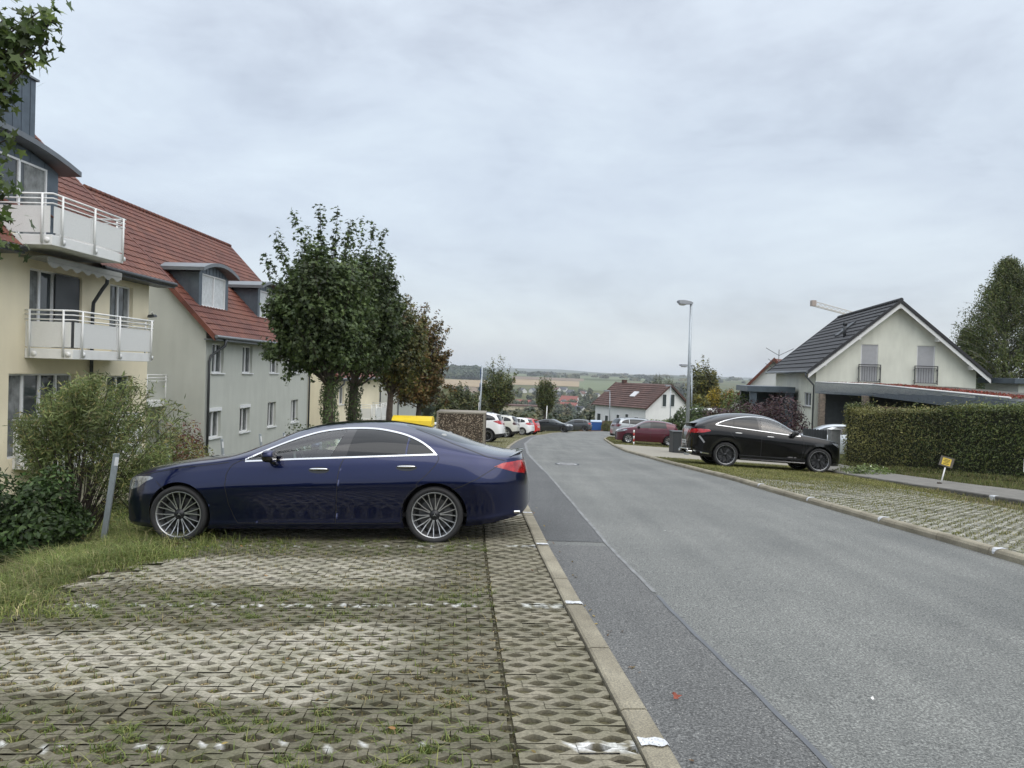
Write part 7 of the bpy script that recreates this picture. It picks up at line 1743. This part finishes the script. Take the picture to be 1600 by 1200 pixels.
# weeping birch at the right edge
def birch(label, bx, by, ht, wd, n, px):
    b = gz(bx, by); o = thing('birch_tree', label, 'tree', b); t = MB(); P_ = []
    t.tube([(0, 0, -.3), (.1, 0, ht * .3), (-.1, .1, ht * .6), (.1, 0, ht * .98)], [.28, .2, .12, .02], 9)
    for i in range(int(n / 60)):
        z0 = ht * (.16 + .82 * rng.random() ** .9); a = rng.uniform(0, 6.283); l = wd * (1.05 - (z0 / ht) ** 2.2) * rng.uniform(.45, 1.05)
        e = np.array([math.cos(a) * l, math.sin(a) * l, z0 + rng.uniform(-.1, .5) * l * .4]); s = np.array([0, 0, max(.5, z0 - l * .5)])
        c = curve(s, e, (0, 0, l * .25), 6); 
        if i % 2 == 0: t.tube(c, list(np.linspace(.05, .008, 6)), 4, cap=False)
        m = 60; u = .4 + .6 * rng.random(m); i0 = np.minimum((u * 5).astype(int), 4); f = u * 5 - i0; q = c[i0] * (1 - f)[:, None] + c[i0 + 1] * f[:, None]
        q += rng.normal(0, .16, (m, 3)); q[:, 2] -= np.abs(rng.normal(0, .55, m)) * (.4 + u); P_.append(q)
    t.build('trunk', pbr('birch_bark', (.30, .29, .27), .8, var=.5, scale=3), o)
    p = np.concatenate(P_); nn = rng.normal(size=p.shape); nn[:, 2] *= .4
    leaves('crown', p, nn, rng.uniform(.10, .2, len(p)), OVAL * [.9, 1.5, 1], palette(len(p), [(.055, .075, .022), (.072, .09, .027), (.04, .056, .017), (.09, .095, .034)], None, .22, p, .6), o)
    return o
birch('tall weeping birch at the right edge behind the pale house', 41.0, 64, 16.2, 5.6, 50000, 1590)
birch('shorter weeping birch left of the tall one, right of the gable', 39.0, 66, 10.4, 3.6, 26000, 1530)
p = AT(1548, 612, 46); bush('juniper_bush', 'blue-green spreading juniper at the lower end of the gable roof', (p[0], 46, EYE - 1.6), (1.5, 1.3, 1.2), 3200, .12, [(.04, .065, .04), (.055, .08, .05)], None, NARROW)
# ---- far country
def woodland(name, pts, hs, ws, cols, per=34, cl=.02, fs=1.0):
    n = len(pts); idx = np.repeat(np.arange(n), per); m = len(idx)
    v = rng.normal(size=(m, 3)); v /= np.linalg.norm(v, axis=1, keepdims=True); v *= rng.uniform(.55, 1, (m, 1))
    r = np.stack([ws[idx], ws[idx], hs[idx] * .5], 1); p = pts[idx] + v * r + np.stack([0 * idx, 0 * idx, hs[idx] * .5], 1)
    tone = palette(n, cols, None, .2)[idx] * (1 + .12 * rng.normal(size=(m, 1)))
    o = leaves(name, p, v + rng.normal(0, .4, (m, 3)) + [0, 0, .3], (ws[idx] * fs * rng.uniform(.55, 1.0, m)), CLUMP, np.clip(tone, .005, 1), kind='stuff'); tag(o, kind='stuff'); return o
FARC = [(.030, .042, .020), (.042, .055, .024), (.06, .065, .026), (.025, .034, .018), (.075, .07, .03)]
def cloudpts(n, pxr, Yr, avoid=()):
    Y = np.exp(rng.uniform(math.log(Yr[0]), math.log(Yr[1]), n)); px = rng.uniform(*pxr, n); X = (px - 800) / FPX * Y
    return np.stack([X, Y, G(X, Y)], 1)
q = cloudpts(760, (690, 1075), (560, 1400)); k = noise2(q[:, 0] * .012, q[:, 1] * .008, 3) > -.1; q = q[k]; woodland('valley_trees', q, rng.uniform(6, 12, len(q)), rng.uniform(3, 6, len(q)), FARC, 60, fs=.6)
q = cloudpts(700, (690, 1010), (150, 420)); yt = rng.uniform(640, 664, len(q)) + 8 * (np.abs(q[:, 0] / q[:, 1] * FPX + 800 - 890) < 25); ztop = EYE - (yt - 585) * q[:, 1] / FPX; hh_ = np.minimum(ztop - q[:, 2], 7); k = hh_ > 1.5; q, hh_ = q[k], hh_[k]; woodland('slope_trees', q, hh_, hh_ * .55, FARC, 90, fs=.42)
q = cloudpts(700, (1040, 1420), (220, 900)); woodland('hillside_woods', q, rng.uniform(7, 14, len(q)), rng.uniform(3.5, 7, len(q)), FARC, 80, fs=.5)
q = cloudpts(260, (560, 705), (200, 900)); woodland('hillside_woods', q, rng.uniform(7, 13, len(q)), rng.uniform(3.5, 7, len(q)), FARC, 80, fs=.5)
n = 420; X = rng.uniform(-215, -60, n); Y = rng.uniform(2000, 2330, n); z = G(X, Y) + (Y - 2000) * .05 * smooth(-X, 50, 110); woodland('hilltop_wood', np.stack([X, Y, z], 1), rng.uniform(12, 20, n), rng.uniform(6, 11, n), [(.026, .044, .024), (.034, .055, .028), (.045, .06, .028)])
q = cloudpts(300, (800, 1200), (2500, 4200)); k = noise2(q[:, 0] * .004, q[:, 1] * .01, 8) > .25; q = q[k]; woodland('field_trees', q, rng.uniform(5, 10, len(q)), rng.uniform(8, 24, len(q)), FARC)
q = cloudpts(60, (1005, 1075), (1300, 1900)); woodland('field_trees', q, rng.uniform(9, 15, len(q)), rng.uniform(6, 12, len(q)), FARC)
M['field_tan'] = pbr('stubble_field', (.27, .20, .115), .95, var=.12, scale=.02)
M['field_brown'] = pbr('ploughed_field', (.16, .115, .075), .95, var=.12, scale=.03)
M['field_green'] = pbr('green_field', (.10, .125, .055), .95, var=.15, scale=.02)
def field(px0, px1, Y0, Y1, mat): sheet('field', [((px0 - 800) / FPX * Y0, Y0), ((px1 - 800) / FPX * Y0, Y0), ((px1 - 800) / FPX * Y1, Y1), ((px0 - 800) / FPX * Y1, Y1)], mat, .6)
field(690, 760, 1250, 1480, M['field_brown']); field(690, 762, 1500, 1950, M['field_tan']); field(800, 905, 1700, 2150, M['field_tan']); field(800, 912, 2180, 2500, M['field_brown']); field(905, 1010, 1500, 2300, M['field_green']); field(690, 770, 1100, 1240, M['field_green'])
field(790, 1050, 2600, 3300, M['field_green'])
def hills(name, prof, Y, mat, depth=900):
    V = []; xs = []
    pr = np.array(prof, float); px = np.linspace(pr[0, 0], pr[-1, 0], 90); top = np.interp(px, pr[:, 0], pr[:, 1]) + .25 * np.sin(px * .31) + .3 * np.sin(px * .083 + 2)
    for a, b in zip(px, top):
        x = (a - 800) / FPX * Y; zt = AT(a, b, Y)[2]
        for f, g in ((0, -40), (.35, .3), (.7, .8), (1, 1), (1.6, .6), (2.4, -40)):
            V.append((x * (1 + f * depth / Y * .5), Y - depth + f * depth, zt * g if g > 0 else g))
    F = [(i * 6 + k, i * 6 + 6 + k, i * 6 + 7 + k, i * 6 + 1 + k) for i in range(len(px) - 1) for k in range(5)]
    return tag(mesh_np(name, V, [np.array(F)], mat, smooth=True), kind='structure')
hm = pbr('far_hill', (.050, .062, .040), .95, var=.35, scale=.006)
hills('hills', [(380, 574), (560, 573), (640, 573), (700, 571.5), (735, 573), (800, 575.5), (830, 576), (862, 577), (892, 578.5), (925, 582), (960, 584), (1020, 585.5), (1060, 586), (1110, 588), (1200, 592), (1500, 600), (1900, 612)], 6800, hm)
hills('hills', [(900, 590), (960, 588), (985, 586), (1010, 585.5), (1040, 587), (1080, 590), (1120, 594), (1180, 597), (1300, 603), (1600, 612), (1800, 620)], 3900, pbr('near_hill', (.042, .056, .03), .95, var=.4, scale=.012), 600)

# trees of the slope behind the viewpoint: they stand in the paintwork and the window panes
n = 230; X = rng.uniform(-60, 60, n); Y = rng.uniform(-42, -22, n); woodland('woodland', np.stack([X, Y, G(X, Y)], 1), rng.uniform(3.0, 5.5, n), rng.uniform(1.6, 3.2, n), [(.04, .055, .02), (.055, .07, .025), (.07, .07, .03)], 60)
# ================================================================== STREET FURNITURE AND SMALL THINGS
def lamp(label, px_b, px_t, py_t, Y, hlen, side=-1, r=.06, tilt=0.0):
    b = AT(px_b, 700, Y); x = b[0]; z = float(G(x, Y)); o = thing('street_lamp', label, 'street lamp', (x, Y, z), 0, 'street lamps')
    e = np.array(AT(px_t, py_t, Y)) - np.array([x, Y, z]); h = e[2]
    m = MB(); m.tube([(0, 0, -.2), (e[0] * .16, 0, h * .16)], [r * 1.35, r * 1.3], 12); m.tube([(e[0] * .16, 0, h * .16), (e[0], 0, h)], [r * 1.0, r * .62], 12); m.build('pole', M['galv'], o)
    hd = MB(); s = side; V = []
    for f, w, t0, t1 in ((-.12, .06, -.02, .05), (.1, .10, -.05, .09), (.5, .15, -.07, .11), (.85, .13, -.06, .09), (1.0, .05, -.01, .05)):
        V += [(e[0] + s * hlen * f, -w, h + t0 + .04 * f), (e[0] + s * hlen * f, w, h + t0 + .04 * f), (e[0] + s * hlen * f, w * .7, h + t1 + .04 * f), (e[0] + s * hlen * f, -w * .7, h + t1 + .04 * f)]
    hd.add(V, [(i * 4 + k, i * 4 + (k + 1) % 4, i * 4 + 4 + (k + 1) % 4, i * 4 + 4 + k) for i in range(4) for k in range(4)] + [(3, 2, 1, 0), (16, 17, 18, 19)], 0, False)
    ho = hd.build('lamp_head', M['zinc_light'], o)
    g = MB(); blob(g, (e[0] + s * hlen * .62, 0, h - .045), (hlen * .26, .10, .065), 2.4, 8); g.build('diffuser', pbr('lamp_diffuser', (.55, .56, .54), .3, var=.1), ho)
    return o
lamp('tall grey street lamp beside the dark bin box and the black car', 1073, 1080, 474, 33.5, .62, r=.085)
lamp('street lamp behind the tall one, its head just left of the pole', 1080, 1081, 572, 60, 1.0, r=.075)
lamp('street lamp in front of the white house gable', 1046, 1048, 603, 97, .75, r=.07)
lamp('street lamp at the left corner of the white house', 952, 953, 611, 108, .9, r=.07)
# manhole
p = GP(886, 726); o = thing('manhole_cover', 'round iron manhole cover in the carriageway', 'manhole cover', (p[0], p[1], float(P(p[1])) + .006))
MB().lathe([(.36, .0), (.36, .012), (.30, .014)], 'z', 28, 0).build('ring', M['dark_metal'], o); m = MB(); m.lathe([(.298, .010), (.0005, .012)], 'z', 28, 0)
for k in range(-3, 4): m.box((-.22, k * .07 - .012, .012), (.22, k * .07 + .012, .02))
m.build('lid', pbr('cast_iron', (.32, .325, .33), .55, .2, var=.2), o)
# pebble-dash bin enclosure
def pebble():
    m, t, b = newmat('pebble_dash'); k = t.links.new; tcn = N(t, 'ShaderNodeTexCoord'); v = N(t, 'ShaderNodeTexVoronoi'); v.inputs['Scale'].default_value = 26; k(tcn.outputs['Object'], v.inputs['Vector'])
    sc = N(t, 'ShaderNodeSeparateColor'); k(v.outputs['Color'], sc.inputs[0]); r = N(t, 'ShaderNodeValToRGB'); k(sc.outputs[0], r.inputs[0]); r.color_ramp.interpolation = 'CONSTANT'
    e = r.color_ramp.elements; e[0].position = 0; e[0].color = (.035, .026, .018, 1); e[1].position = .8; e[1].color = (.30, .25, .19, 1)
    for p_, c in ((.3, (.07, .05, .034)), (.5, (.045, .035, .026)), (.66, (.12, .09, .06))): x = e.new(p_); x.color = (*c, 1)
    k(r.outputs[0], b.inputs['Base Color']); b.inputs['Roughness'].default_value = .85
    bp = N(t, 'ShaderNodeBump'); bp.inputs['Strength'].default_value = .9; bp.inputs['Distance'].default_value = .02; bp.invert = True; k(v.outputs['Distance'], bp.inputs['Height']); k(bp.outputs[0], b.inputs['Normal']); return m
x0, x1, Y = AT(681, 690, 36.2)[0], AT(757, 690, 36.2)[0], 36.2
zg = float(G(x1, Y)); zt = AT(720, 644, Y)[2]; o = thing('bin_enclosure', 'brown pebble-dash concrete bin enclosure beside the white car', 'bin enclosure', (x0, Y, zg - .05))
pm_ = pebble(); w = x1 - x0; hh = zt - zg + .05
f = MB(); f.box((.09, 0, 0), (w - .09, .1, hh - .07)); f.box((.09, 1.9, 0), (w - .09, 2.0, hh - .07)); f.box((0.01, .1, 0), (.09, 1.9, hh - .07)); f.build('panel', pm_, o)
s = MB(); s.box((w - .085, .1, 0), (w - .005, 1.9, hh - .07)); s.build('panel', pm_, o)
c = MB(); c.box((-.01, -.015, hh - .07), (w + .01, 2.02, hh)); c.box((w - .09, -.01, 0), (w, .1, hh - .07)); c.box((0, -.01, 0), (.09, .1, hh - .07)); c.build('frame', pbr('washed_concrete', (.24, .22, .18), .9, var=.2, scale=12), o)
# yellow waste container
Yc = 27; x0 = AT(613, 660, Yc)[0]; x1 = AT(675, 660, Yc)[0]; zt = AT(640, 650, Yc)[2]; zg = float(G((x0 + x1) / 2, Yc)); w = x1 - x0
o = thing('waste_container', 'yellow wheeled waste container behind the blue car roof', 'waste container', ((x0 + x1) / 2, Yc, zg))
ym = pbr('yellow_plastic', (.72, .52, .02), .45, var=.06, scale=3); h = zt - zg
b_ = MB(); b_.hexa([(-w * .44, -.1, .18), (w * .44, -.1, .18), (w * .44, .75, .18), (-w * .44, .75, .18)], [(-w * .49, -.2, h - .32), (w * .49, -.2, h - .32), (w * .49, .85, h - .32), (-w * .49, .85, h - .32)])
b_.box((-w * .51, -.24, h - .36), (w * .51, .88, h - .29)); b_.build('body', ym, o, bevel=.015)
l = MB(); V = []; n = 8
for i in range(n + 1):
    a = math.pi * i / n; y = .32 - .55 * math.cos(a); z = h - .285 + .28 * math.sin(a) ** .75
    V += [(-w * .5, y, z), (w * .5, y, z)]
l.add(V, [(2 * i, 2 * i + 1, 2 * i + 3, 2 * i + 2) for i in range(n)] + [tuple(2 * i for i in range(n + 1))[::-1], tuple(2 * i + 1 for i in range(n + 1))]); l.build('lid', ym, o)
for sx in (-.4, .4):
    for y in (.0, .65): MB().lathe([(.0005, -.025), (.09, -.025), (.09, .025), (.0005, .025)], 'x', 14, 0, True, (sx * w, y, .09)).build('wheel', M['rubber'], o)
# dark bin box by the lamp
p = AT(1051, 707, 35); z = float(G(p[0], 35)); o = thing('bin_box', 'dark grey bin box between the street lamp and the driveway', 'bin box', (p[0], 35, z))
g_ = pbr('anthracite_panel', (.028, .033, .036), .55, var=.12, scale=3); m = MB(); m.box((0, 0, 0), (1.25, .85, 1.0)); m.build('body', g_, o, bevel=.015)
m = MB(); m.box((-.03, -.03, 1.003), (1.28, .9, 1.05)); m.build('lid', g_, o, bevel=.01); m = MB()
for k in range(1, 4): m.box((k * .31 - .006, -.006, .04), (k * .31 + .006, -.001, .97))
m.build('door_joint', M['black'], o)
# blue container
p = AT(931, 671, 97); z = float(G(p[0], 97)); o = thing('waste_container', 'blue paper container with pale lid at the far bend', 'waste container', (p[0], 97, z)); bm_ = pbr('blue_plastic', (.02, .09, .32), .45, var=.1)
m = MB(); m.hexa([(-.58, -.45, .15), (.58, -.45, .15), (.58, .45, .15), (-.58, .45, .15)], [(-.68, -.52, 1.2), (.68, -.52, 1.2), (.68, .52, 1.2), (-.68, .52, 1.2)]); m.build('body', bm_, o, bevel=.02)
m = MB(); m.prism([(-.70, -.56, 1.2), (-.70, -.5, 1.3), (-.70, .1, 1.42), (-.70, .56, 1.3), (-.70, .56, 1.2)], (1.4, 0, 0)); m.build('lid', pbr('pale_lid', (.36, .45, .55), .5), o, bevel=.01)
for sx in (-.5, .5): MB().lathe([(.0005, -.03), (.1, -.03), (.1, .03), (.0005, .03)], 'x', 12, 0, True, (sx, -.3, .1)).build('wheel', M['rubber'], o)
fn = thing('board_fence', 'low brown board fence behind the blue container', 'fence', AT(905, 668, 103)); fl_ = MB()
for i in range(24): fl_.box((i * .22, 0, -.6), (i * .22 + .2, .03, 1.0 + .02 * (i % 2)))
fl_.build('boards', pbr('brown_boards', (.11, .06, .04), .8, var=.3), fn); r_ = MB(); r_.box((0, .03, .1), (5.3, .07, .18)); r_.build('rail', M['bark'], fn)
# grey sign pole in the left row
b = AT(747, 690, 43); zg = float(G(b[0], 43)); o = thing('sign_pole', 'grey sign pole with edge-on plates rising behind the pebble-dash enclosure', 'sign pole', (b[0], 43, zg)); e = np.array(AT(753.5, 571, 43)) - np.array([b[0], 43, zg])
MB().tube([(0, 0, -.1), tuple(e)], .05, 10).build('pole', M['galv'], o)
for f, hh, mt, w in ((.90, .55, 'blue_sign', .34), (.72, .42, 'blue_sign', .30), (.575, .25, 'white_paint', .22), (.47, .42, 'white_paint', .26)):
    if mt not in M: M[mt] = pbr('sign_blue', (.03, .07, .18), .5)
    c = e * f; m = MB(); m.box((c[0] - .075, -w, c[2] - hh / 2), (c[0] - .055, w, c[2] + hh / 2)); m.box((c[0] - .07, -.04, c[2] - .02), (c[0], .04, c[2] + .02)); m.build('sign_plate', M[mt], o)
# leaning steel guard posts at the heads of the bays
def guard(label, pb, pt, Y, w=.085):
    b = AT(pb[0], pb[1], Y); z = float(G(b[0], Y)); o = thing('guard_post', label, 'post', (b[0], Y, z), 0, 'leaning steel posts at the heads of the bays'); e = np.array(AT(pt[0], pt[1], Y)) - np.array([b[0], Y, z])
    m = MB(); q = np.array([w / 2, 0, 0]); k = np.array([0, .03, 0])
    for a, c in ((-q - k * 0, q + k), ):
        m.hexa([tuple(-q), tuple(q), tuple(q + k), tuple(-q + k)], [tuple(e - q), tuple(e + q), tuple(e + q + k), tuple(e - q + k)])
    m.build('post', M['galv'], o, bevel=.004)
    u = e / np.linalg.norm(e); c = e - u * .10; m = MB(); s = u * .055
    m.hexa([tuple(c - q * .3 - s + (.012, -.006, 0)), tuple(c + q * 1.0 - s + (.012, -.006, 0)), tuple(c + q * 1.0 - s + (.012, -.002, 0)), tuple(c - q * .3 - s + (.012, -.002, 0))], [tuple(c - q * .3 + s + (.012, -.006, 0)), tuple(c + q * 1.0 + s + (.012, -.006, 0)), tuple(c + q * 1.0 + s + (.012, -.002, 0)), tuple(c - q * .3 + s + (.012, -.002, 0))]); po = m.build('number_plate', M['white_plastic'], o)
    return o
guard('tall leaning steel post in the grass in front of the blue car nose', (161, 812), (181, 709), 9.9, .074)
guard('leaning post with white plate beside the reddish shrub', (272, 760), (260, 694), 11.8, .045)
guard('leaning post with white plate below the first ground floor window', (354, 745), (346, 686), 13.4, .045)
guard('leaning post with white plate below the second ground floor window', (415, 730), (406, 678), 15.2, .045)
guard('leaning post mostly hidden by the blue car windscreen pillar', (455, 725), (443, 676), 17.2, .045)
# yellow notice on a leaning post, white plate at the edge
b = GP(1468, 764); o = thing('notice_sign', 'small yellow notice on a grey board, leaning on a thin white post in the grass', 'sign', b)
e = np.array(AT(1479, 722, b[1])) - np.array(b); MB().tube([tuple(e * .08), tuple(e * .80)], .017, 8).build('post', M['white_paint'], o); MB().box((-.05, -.03, -.05), (.04, .05, .17)).build('foot', M['bark'], o, bevel=.01)
rot = Matrix.Rotation(R(15), 4, 'Y') @ Matrix.Rotation(R(-8), 4, 'Z')
def rotb(mb):
    mb.v = [tuple(rot @ Vector(q) + Vector(e)) for q in mb.v]; return mb
m = MB(); m.box((-.165, -.012, -.12), (.165, .012, .135)); bo = rotb(m).build('board', pbr('weathered_board', (.13, .12, .10), .8, var=.3), o)
m = MB(); m.box((-.115, -.017, -.085), (.10, -.0125, .095)); yo = rotb(m).build('notice', pbr('yellow_notice', (.75, .55, .08), .5), bo)
m = MB()
for z, l in ((.06, .07), (.025, .085), (-.01, .05), (-.05, .075)):
    for k in range(6): m.box((-l - .005 + k * l / 3, -.0185, z - .009), (-l - .005 + k * l / 3 + l / 4, -.0172, z + .009))
rotb(m).build('lettering', M['black'], yo)
b = AT(1606, 760, 16.5); o = thing('white_sign', 'white sign plate cut by the right edge of the view', 'sign', (b[0], 16.5, float(G(b[0], 16.5)))); z0 = AT(1606, 738, 16.5)[2] - float(G(b[0], 16.5)); z1 = AT(1606, 717, 16.5)[2] - float(G(b[0], 16.5))
MB().tube([(0, .02, -.1), (0, .02, z1)], .02, 8).build('post', M['galv'], o); MB().box((-.11, -.01, z0), (.25, .0, z1)).build('plate', M['white_paint'], o)
# red and white marker post in front of the maroon hatchback
b = AT(990, 694, 44.6); zg = float(G(b[0], 44.6)) + .07; o = thing('marker_post', 'red and white banded marker post in front of the maroon car', 'post', (b[0], 44.6, zg)); rd_ = pbr('post_red', (.45, .04, .03), .5)
for k in range(5):
    mb = MB().tube([(0, 0, k * .17), (0, 0, k * .17 + .17)], .042, 10, 0); mb.build('band', rd_ if k % 2 else M['white_paint'], o)
# picket fence and its concrete pier
b = AT(1305, 715, 29.2); zg = float(G(b[0], 29.2)); zt = AT(1305, 669, 29.2)[2]; o = thing('fence_pier', 'grey concrete fence pier with pale cap at the end of the hedge', 'pier', (b[0], 29.2, zg))
MB().box((-.17, 0, -.1), (.17, .34, zt - zg - .06)).build('pier', pbr('pier_render', (.20, .205, .20), .85, var=.2), o); MB().prism([(-.21, -.04, zt - zg - .06), (.21, -.04, zt - zg - .06), (.0, -.04, zt - zg + .02)], (0, .42, 0)).build('cap', M['white_paint'], o)
b = AT(1256, 700, 30); zg = float(G(b[0], 30)); zt = AT(1270, 671, 30)[2] - zg; x1 = AT(1298, 700, 29.6)[0] - b[0]; o = thing('picket_fence', 'short dark round-topped picket fence left of the concrete pier', 'fence', (b[0], 30, zg))
for k in range(9):
    x = x1 * k / 8.4; h = zt - .006 * k; m = MB(); n = 6; pl = [(x - .05, 0, .1), (x + .05, 0, .1), (x + .05, 0, h)] + [(x + .05 * math.cos(math.pi * i / n), 0, h + .05 * math.sin(math.pi * i / n)) for i in range(1, n)] + [(x - .05, 0, h)]
    m.prism(pl, (0, .022, 0)); m.build('picket', M['dark_metal'], o)
m = MB(); m.box((-.05, .022, .35), (x1, .05, .42)); m.box((-.05, .022, zt - .45), (x1, .05, zt - .38)); m.build('rail', M['dark_metal'], o)
# hut roof at the right edge
p = AT(1592, 596, 40); o = thing('shed', 'dark flat-roofed shed at the right edge behind the hedge', 'shed', (p[0], 40, float(G(p[0], 40)))); h = p[2] - float(G(p[0], 40)); MB().box((-.35, -.2, h - .12), (3.5, 3, h + .16)).build('roof', M['zinc'], o, bevel=.01); MB().box((.05, .1, 0), (3.3, 2.9, h - .13)).build('wall', M['grey_plaster'], o)
p = AT(1105, 642, 62); MBo = thing('carport', 'low white-edged flat roof above the shrubs', 'carport', (p[0], 62, float(G(p[0], 62)))); h = p[2] - float(G(p[0], 62)); MB().box((-.8, 0, h - .12), (3.4, 4, h + .08)).build('roof', M['white_paint'], MBo); MB().box((-.6, .2, -.5), (-.4, .4, h - .13)).build('post', M['dark_metal'], MBo); MB().box((3.0, .2, -.5), (3.2, .4, h - .13)).build('post', M['dark_metal'], MBo)
# white stake beside the small maple
p = AT(853, 668, 90); MB().tube([(0, 0, 0), (.05, 0, 3.0)], .06, 8).build('stake', M['white_paint'], thing('tree_stake', 'white protective sleeve beside the smaller maple trunk', 'stake', (p[0], 90, float(G(p[0], 90)))))
# litter
def litter(name, label, px, py, size, col, shape=MAPLE, cat='leaf'):
    x, y, z = GP(px, py); k = len(shape); o = mesh_np(name, np.array(shape) * size * [1, 1, 1] + np.random.default_rng(3).normal(0, .12 * size, (k, 3)) * [0, 0, 1], [np.arange(k).reshape(1, k)], pbr(name + '_colour', col, .6, var=.3, scale=30)); o.location = (x, y, z + .025); o.rotation_euler = (.25, .15, px); tag(o, label, cat); return o
litter('fallen_leaf', 'rust-red fallen leaf on the dark asphalt strip', 1054, 1096, .075, (.22, .045, .02))
litter('fallen_leaf', 'pale pinkish dry leaf at the edge of the grass', 171, 853, .08, (.45, .26, .18), OVAL)
litter('fallen_leaf', 'brown dry leaf in the grass by the blue car front wheel', 278, 853, .08, (.30, .2, .12))
litter('paper_scrap', 'tiny white scrap on the lighter carriageway', 1363, 1099, .04, (.6, .6, .58), OVAL, 'litter')
litter('paper_scrap', 'tiny white scrap on the road behind the blue car', 1039, 832, .05, (.6, .6, .58), OVAL, 'litter')
# ---- village in the valley
VW = [pbr('far_white', (.55, .55, .53), .9, var=.05), pbr('far_cream', (.52, .46, .33), .9, var=.05)]
VR = {'grey': pbr('far_grey_roof', (.075, .08, .09), .8, var=.2), 'red': pbr('far_red_roof', (.22, .07, .055), .8, var=.2), 'brown': pbr('far_brown_roof', (.12, .065, .05), .8, var=.2), 'dark': pbr('far_dark_roof', (.03, .034, .042), .8, var=.2)}
def vhouse(px, py, w, l, rz, roof, lab, wall=0, hw=4.5, ph=.9):
    x, y, z = GP(px, py); o = thing('village_house', lab, 'house', (x, y, z - 1), R(rz), 'houses of the village in the valley'); pk = hw + w / 2 * ph
    m = MB(); m.add([(0, 0, 0), (w, 0, 0), (w, 0, hw), (w / 2, 0, pk), (0, 0, hw), (0, l, 0), (w, l, 0), (w, l, hw), (w / 2, l, pk), (0, l, hw)], [(0, 1, 2, 3, 4), (9, 8, 7, 6, 5), (0, 4, 9, 5), (1, 6, 7, 2)]); m.build('wall', VW[wall], o)
    m = MB(); e = .5
    for sg in (0, 1):
        x0, xm = (-e, w / 2) if sg == 0 else (w + e, w / 2); zz = hw - e * ph + .1
        m.hexa([(x0, -e, zz), (x0, l + e, zz), (xm, l + e, pk + .1), (xm, -e, pk + .1)], [(x0, -e, zz + .35), (x0, l + e, zz + .35), (xm, l + e, pk + .45), (xm, -e, pk + .45)])
    m.build('roof', VR[roof], o); return o
for a in ((815, 614, 10, 13, 20, 'grey', 'far house with grey roof between the two maples, left one'), (826, 613, 9, 12, -30, 'grey', 'far house with white gable between the two maples, right one'),
          (871, 612, 9, 13, 35, 'brown', 'far pinkish-roofed house just right of the smaller maple crown'), (884, 612, 10, 14, 60, 'grey', 'far long grey roof at the upper edge of the village'),
          (877, 622, 11, 14, 55, 'grey', 'far grey-roofed house beside the smaller maple, below the upper row'), (893, 617, 10, 15, 40, 'grey', 'far large grey roof in the middle of the village'),
          (902, 619, 10, 13, -35, 'brown', 'far brown-roofed house above the red terrace'), (912, 619, 11, 13, 40, 'grey', 'far grey-roofed house right of the brown roof'),
          (922, 623, 9, 12, -20, 'grey', 'far cream-gabled house under the woods'), (932, 622, 9, 11, 30, 'grey', 'far small grey roof at the right end of the village'),
          (886, 626, 8, 10, 20, 'grey', 'far small white house at the top of the village street'), (901, 628, 9, 26, 62, 'red', 'far upper roof of the red terrace'), (900, 634, 9, 26, 62, 'red', 'far middle roof of the red terrace'), (899, 640, 9, 24, 62, 'red', 'far lowest roof of the red terrace'),
          (873, 634, 9, 12, -25, 'grey', 'far white gable low beside the smaller maple'), (829, 636, 10, 20, 75, 'red', 'far orange-red roof between the maples'), (906, 648, 10, 13, 35, 'dark', 'far dark-roofed white house below the terrace'), (921, 640, 9, 11, -30, 'dark', 'far dark roof right of the red terrace'), (946, 645, 9, 12, -30, 'brown', 'far pinkish gable left of the white house'),
          (797, 633, 10, 16, 70, 'brown', 'far pale house row right of the round-crowned maple'), (720, 646, 9, 11, 60, 'red', 'far orange roof just above the pebble-dash enclosure')):
    vhouse(*a, wall=1 if 'cream' in a[6] else 0)
x, y, z = GP(786, 652); o = thing('apartment_block', 'far cream apartment block with brown flat roof behind the white cars', 'building', (x, y, z - 2), R(-14)); w_ = 40
m = MB(); ops_ = [(i * 3.2 + .8, i * 3.2 + 2.6, .8 + f * 3, 2.5 + f * 3) for i in range(12) for f in range(4)]; wallgrid(m, (0, w_), (0, 12.4), ops_, lambda u, v, d: (u, d, v), .4); m.box((0, .45, 0), (w_, 12, 12.3)); m.build('wall', VW[1], o)
MB().box((-.5, -.6, 12.4), (w_ + .5, 12.5, 13.6)).build('roof', VR['brown'], o)
x, y, z = GP(775, 655); MB().box((0, 0, 0), (26, 14, 9)).build('hall', VR['brown'], thing('factory_hall', 'far brown hall in front of the cream apartment block', 'building', (x - 4, y - 60, z - 3)))
p0, p1 = GP(888, 645), GP(895, 624); sheet('road', [(p0[0] - 5, p0[1]), (p0[0] + 5, p0[1]), (p1[0] + 5, p1[1]), (p1[0] - 5, p1[1])], pbr('village_street', (.22, .225, .23), .9), .5, 3, 8)
# ================================================================== haze
hz = bpy.data.meshes.new('haze'); x0, x1, y0, y1, z0, z1 = -4800, 4800, -70, 8800, -62, 75
hz.from_pydata([(x0, y0, z0), (x1, y0, z0), (x1, y1, z0), (x0, y1, z0), (x0, y0, z1), (x1, y0, z1), (x1, y1, z1), (x0, y1, z1)], [], [(0, 3, 2, 1), (4, 5, 6, 7), (0, 1, 5, 4), (1, 2, 6, 5), (2, 3, 7, 6), (3, 0, 4, 7)])
hm_ = bpy.data.materials.new('haze'); hm_.use_nodes = True; t = hm_.node_tree; t.nodes.clear()
v = N(t, 'ShaderNodeVolumePrincipled'); v.inputs['Color'].default_value = (.80, .86, .93, 1); v.inputs['Density'].default_value = 0.00011; v.inputs['Anisotropy'].default_value = 0.0
t.links.new(v.outputs[0], N(t, 'ShaderNodeOutputMaterial').inputs['Volume'])
hz.materials.append(hm_); link(tag(bpy.data.objects.new('haze', hz), kind='stuff'))
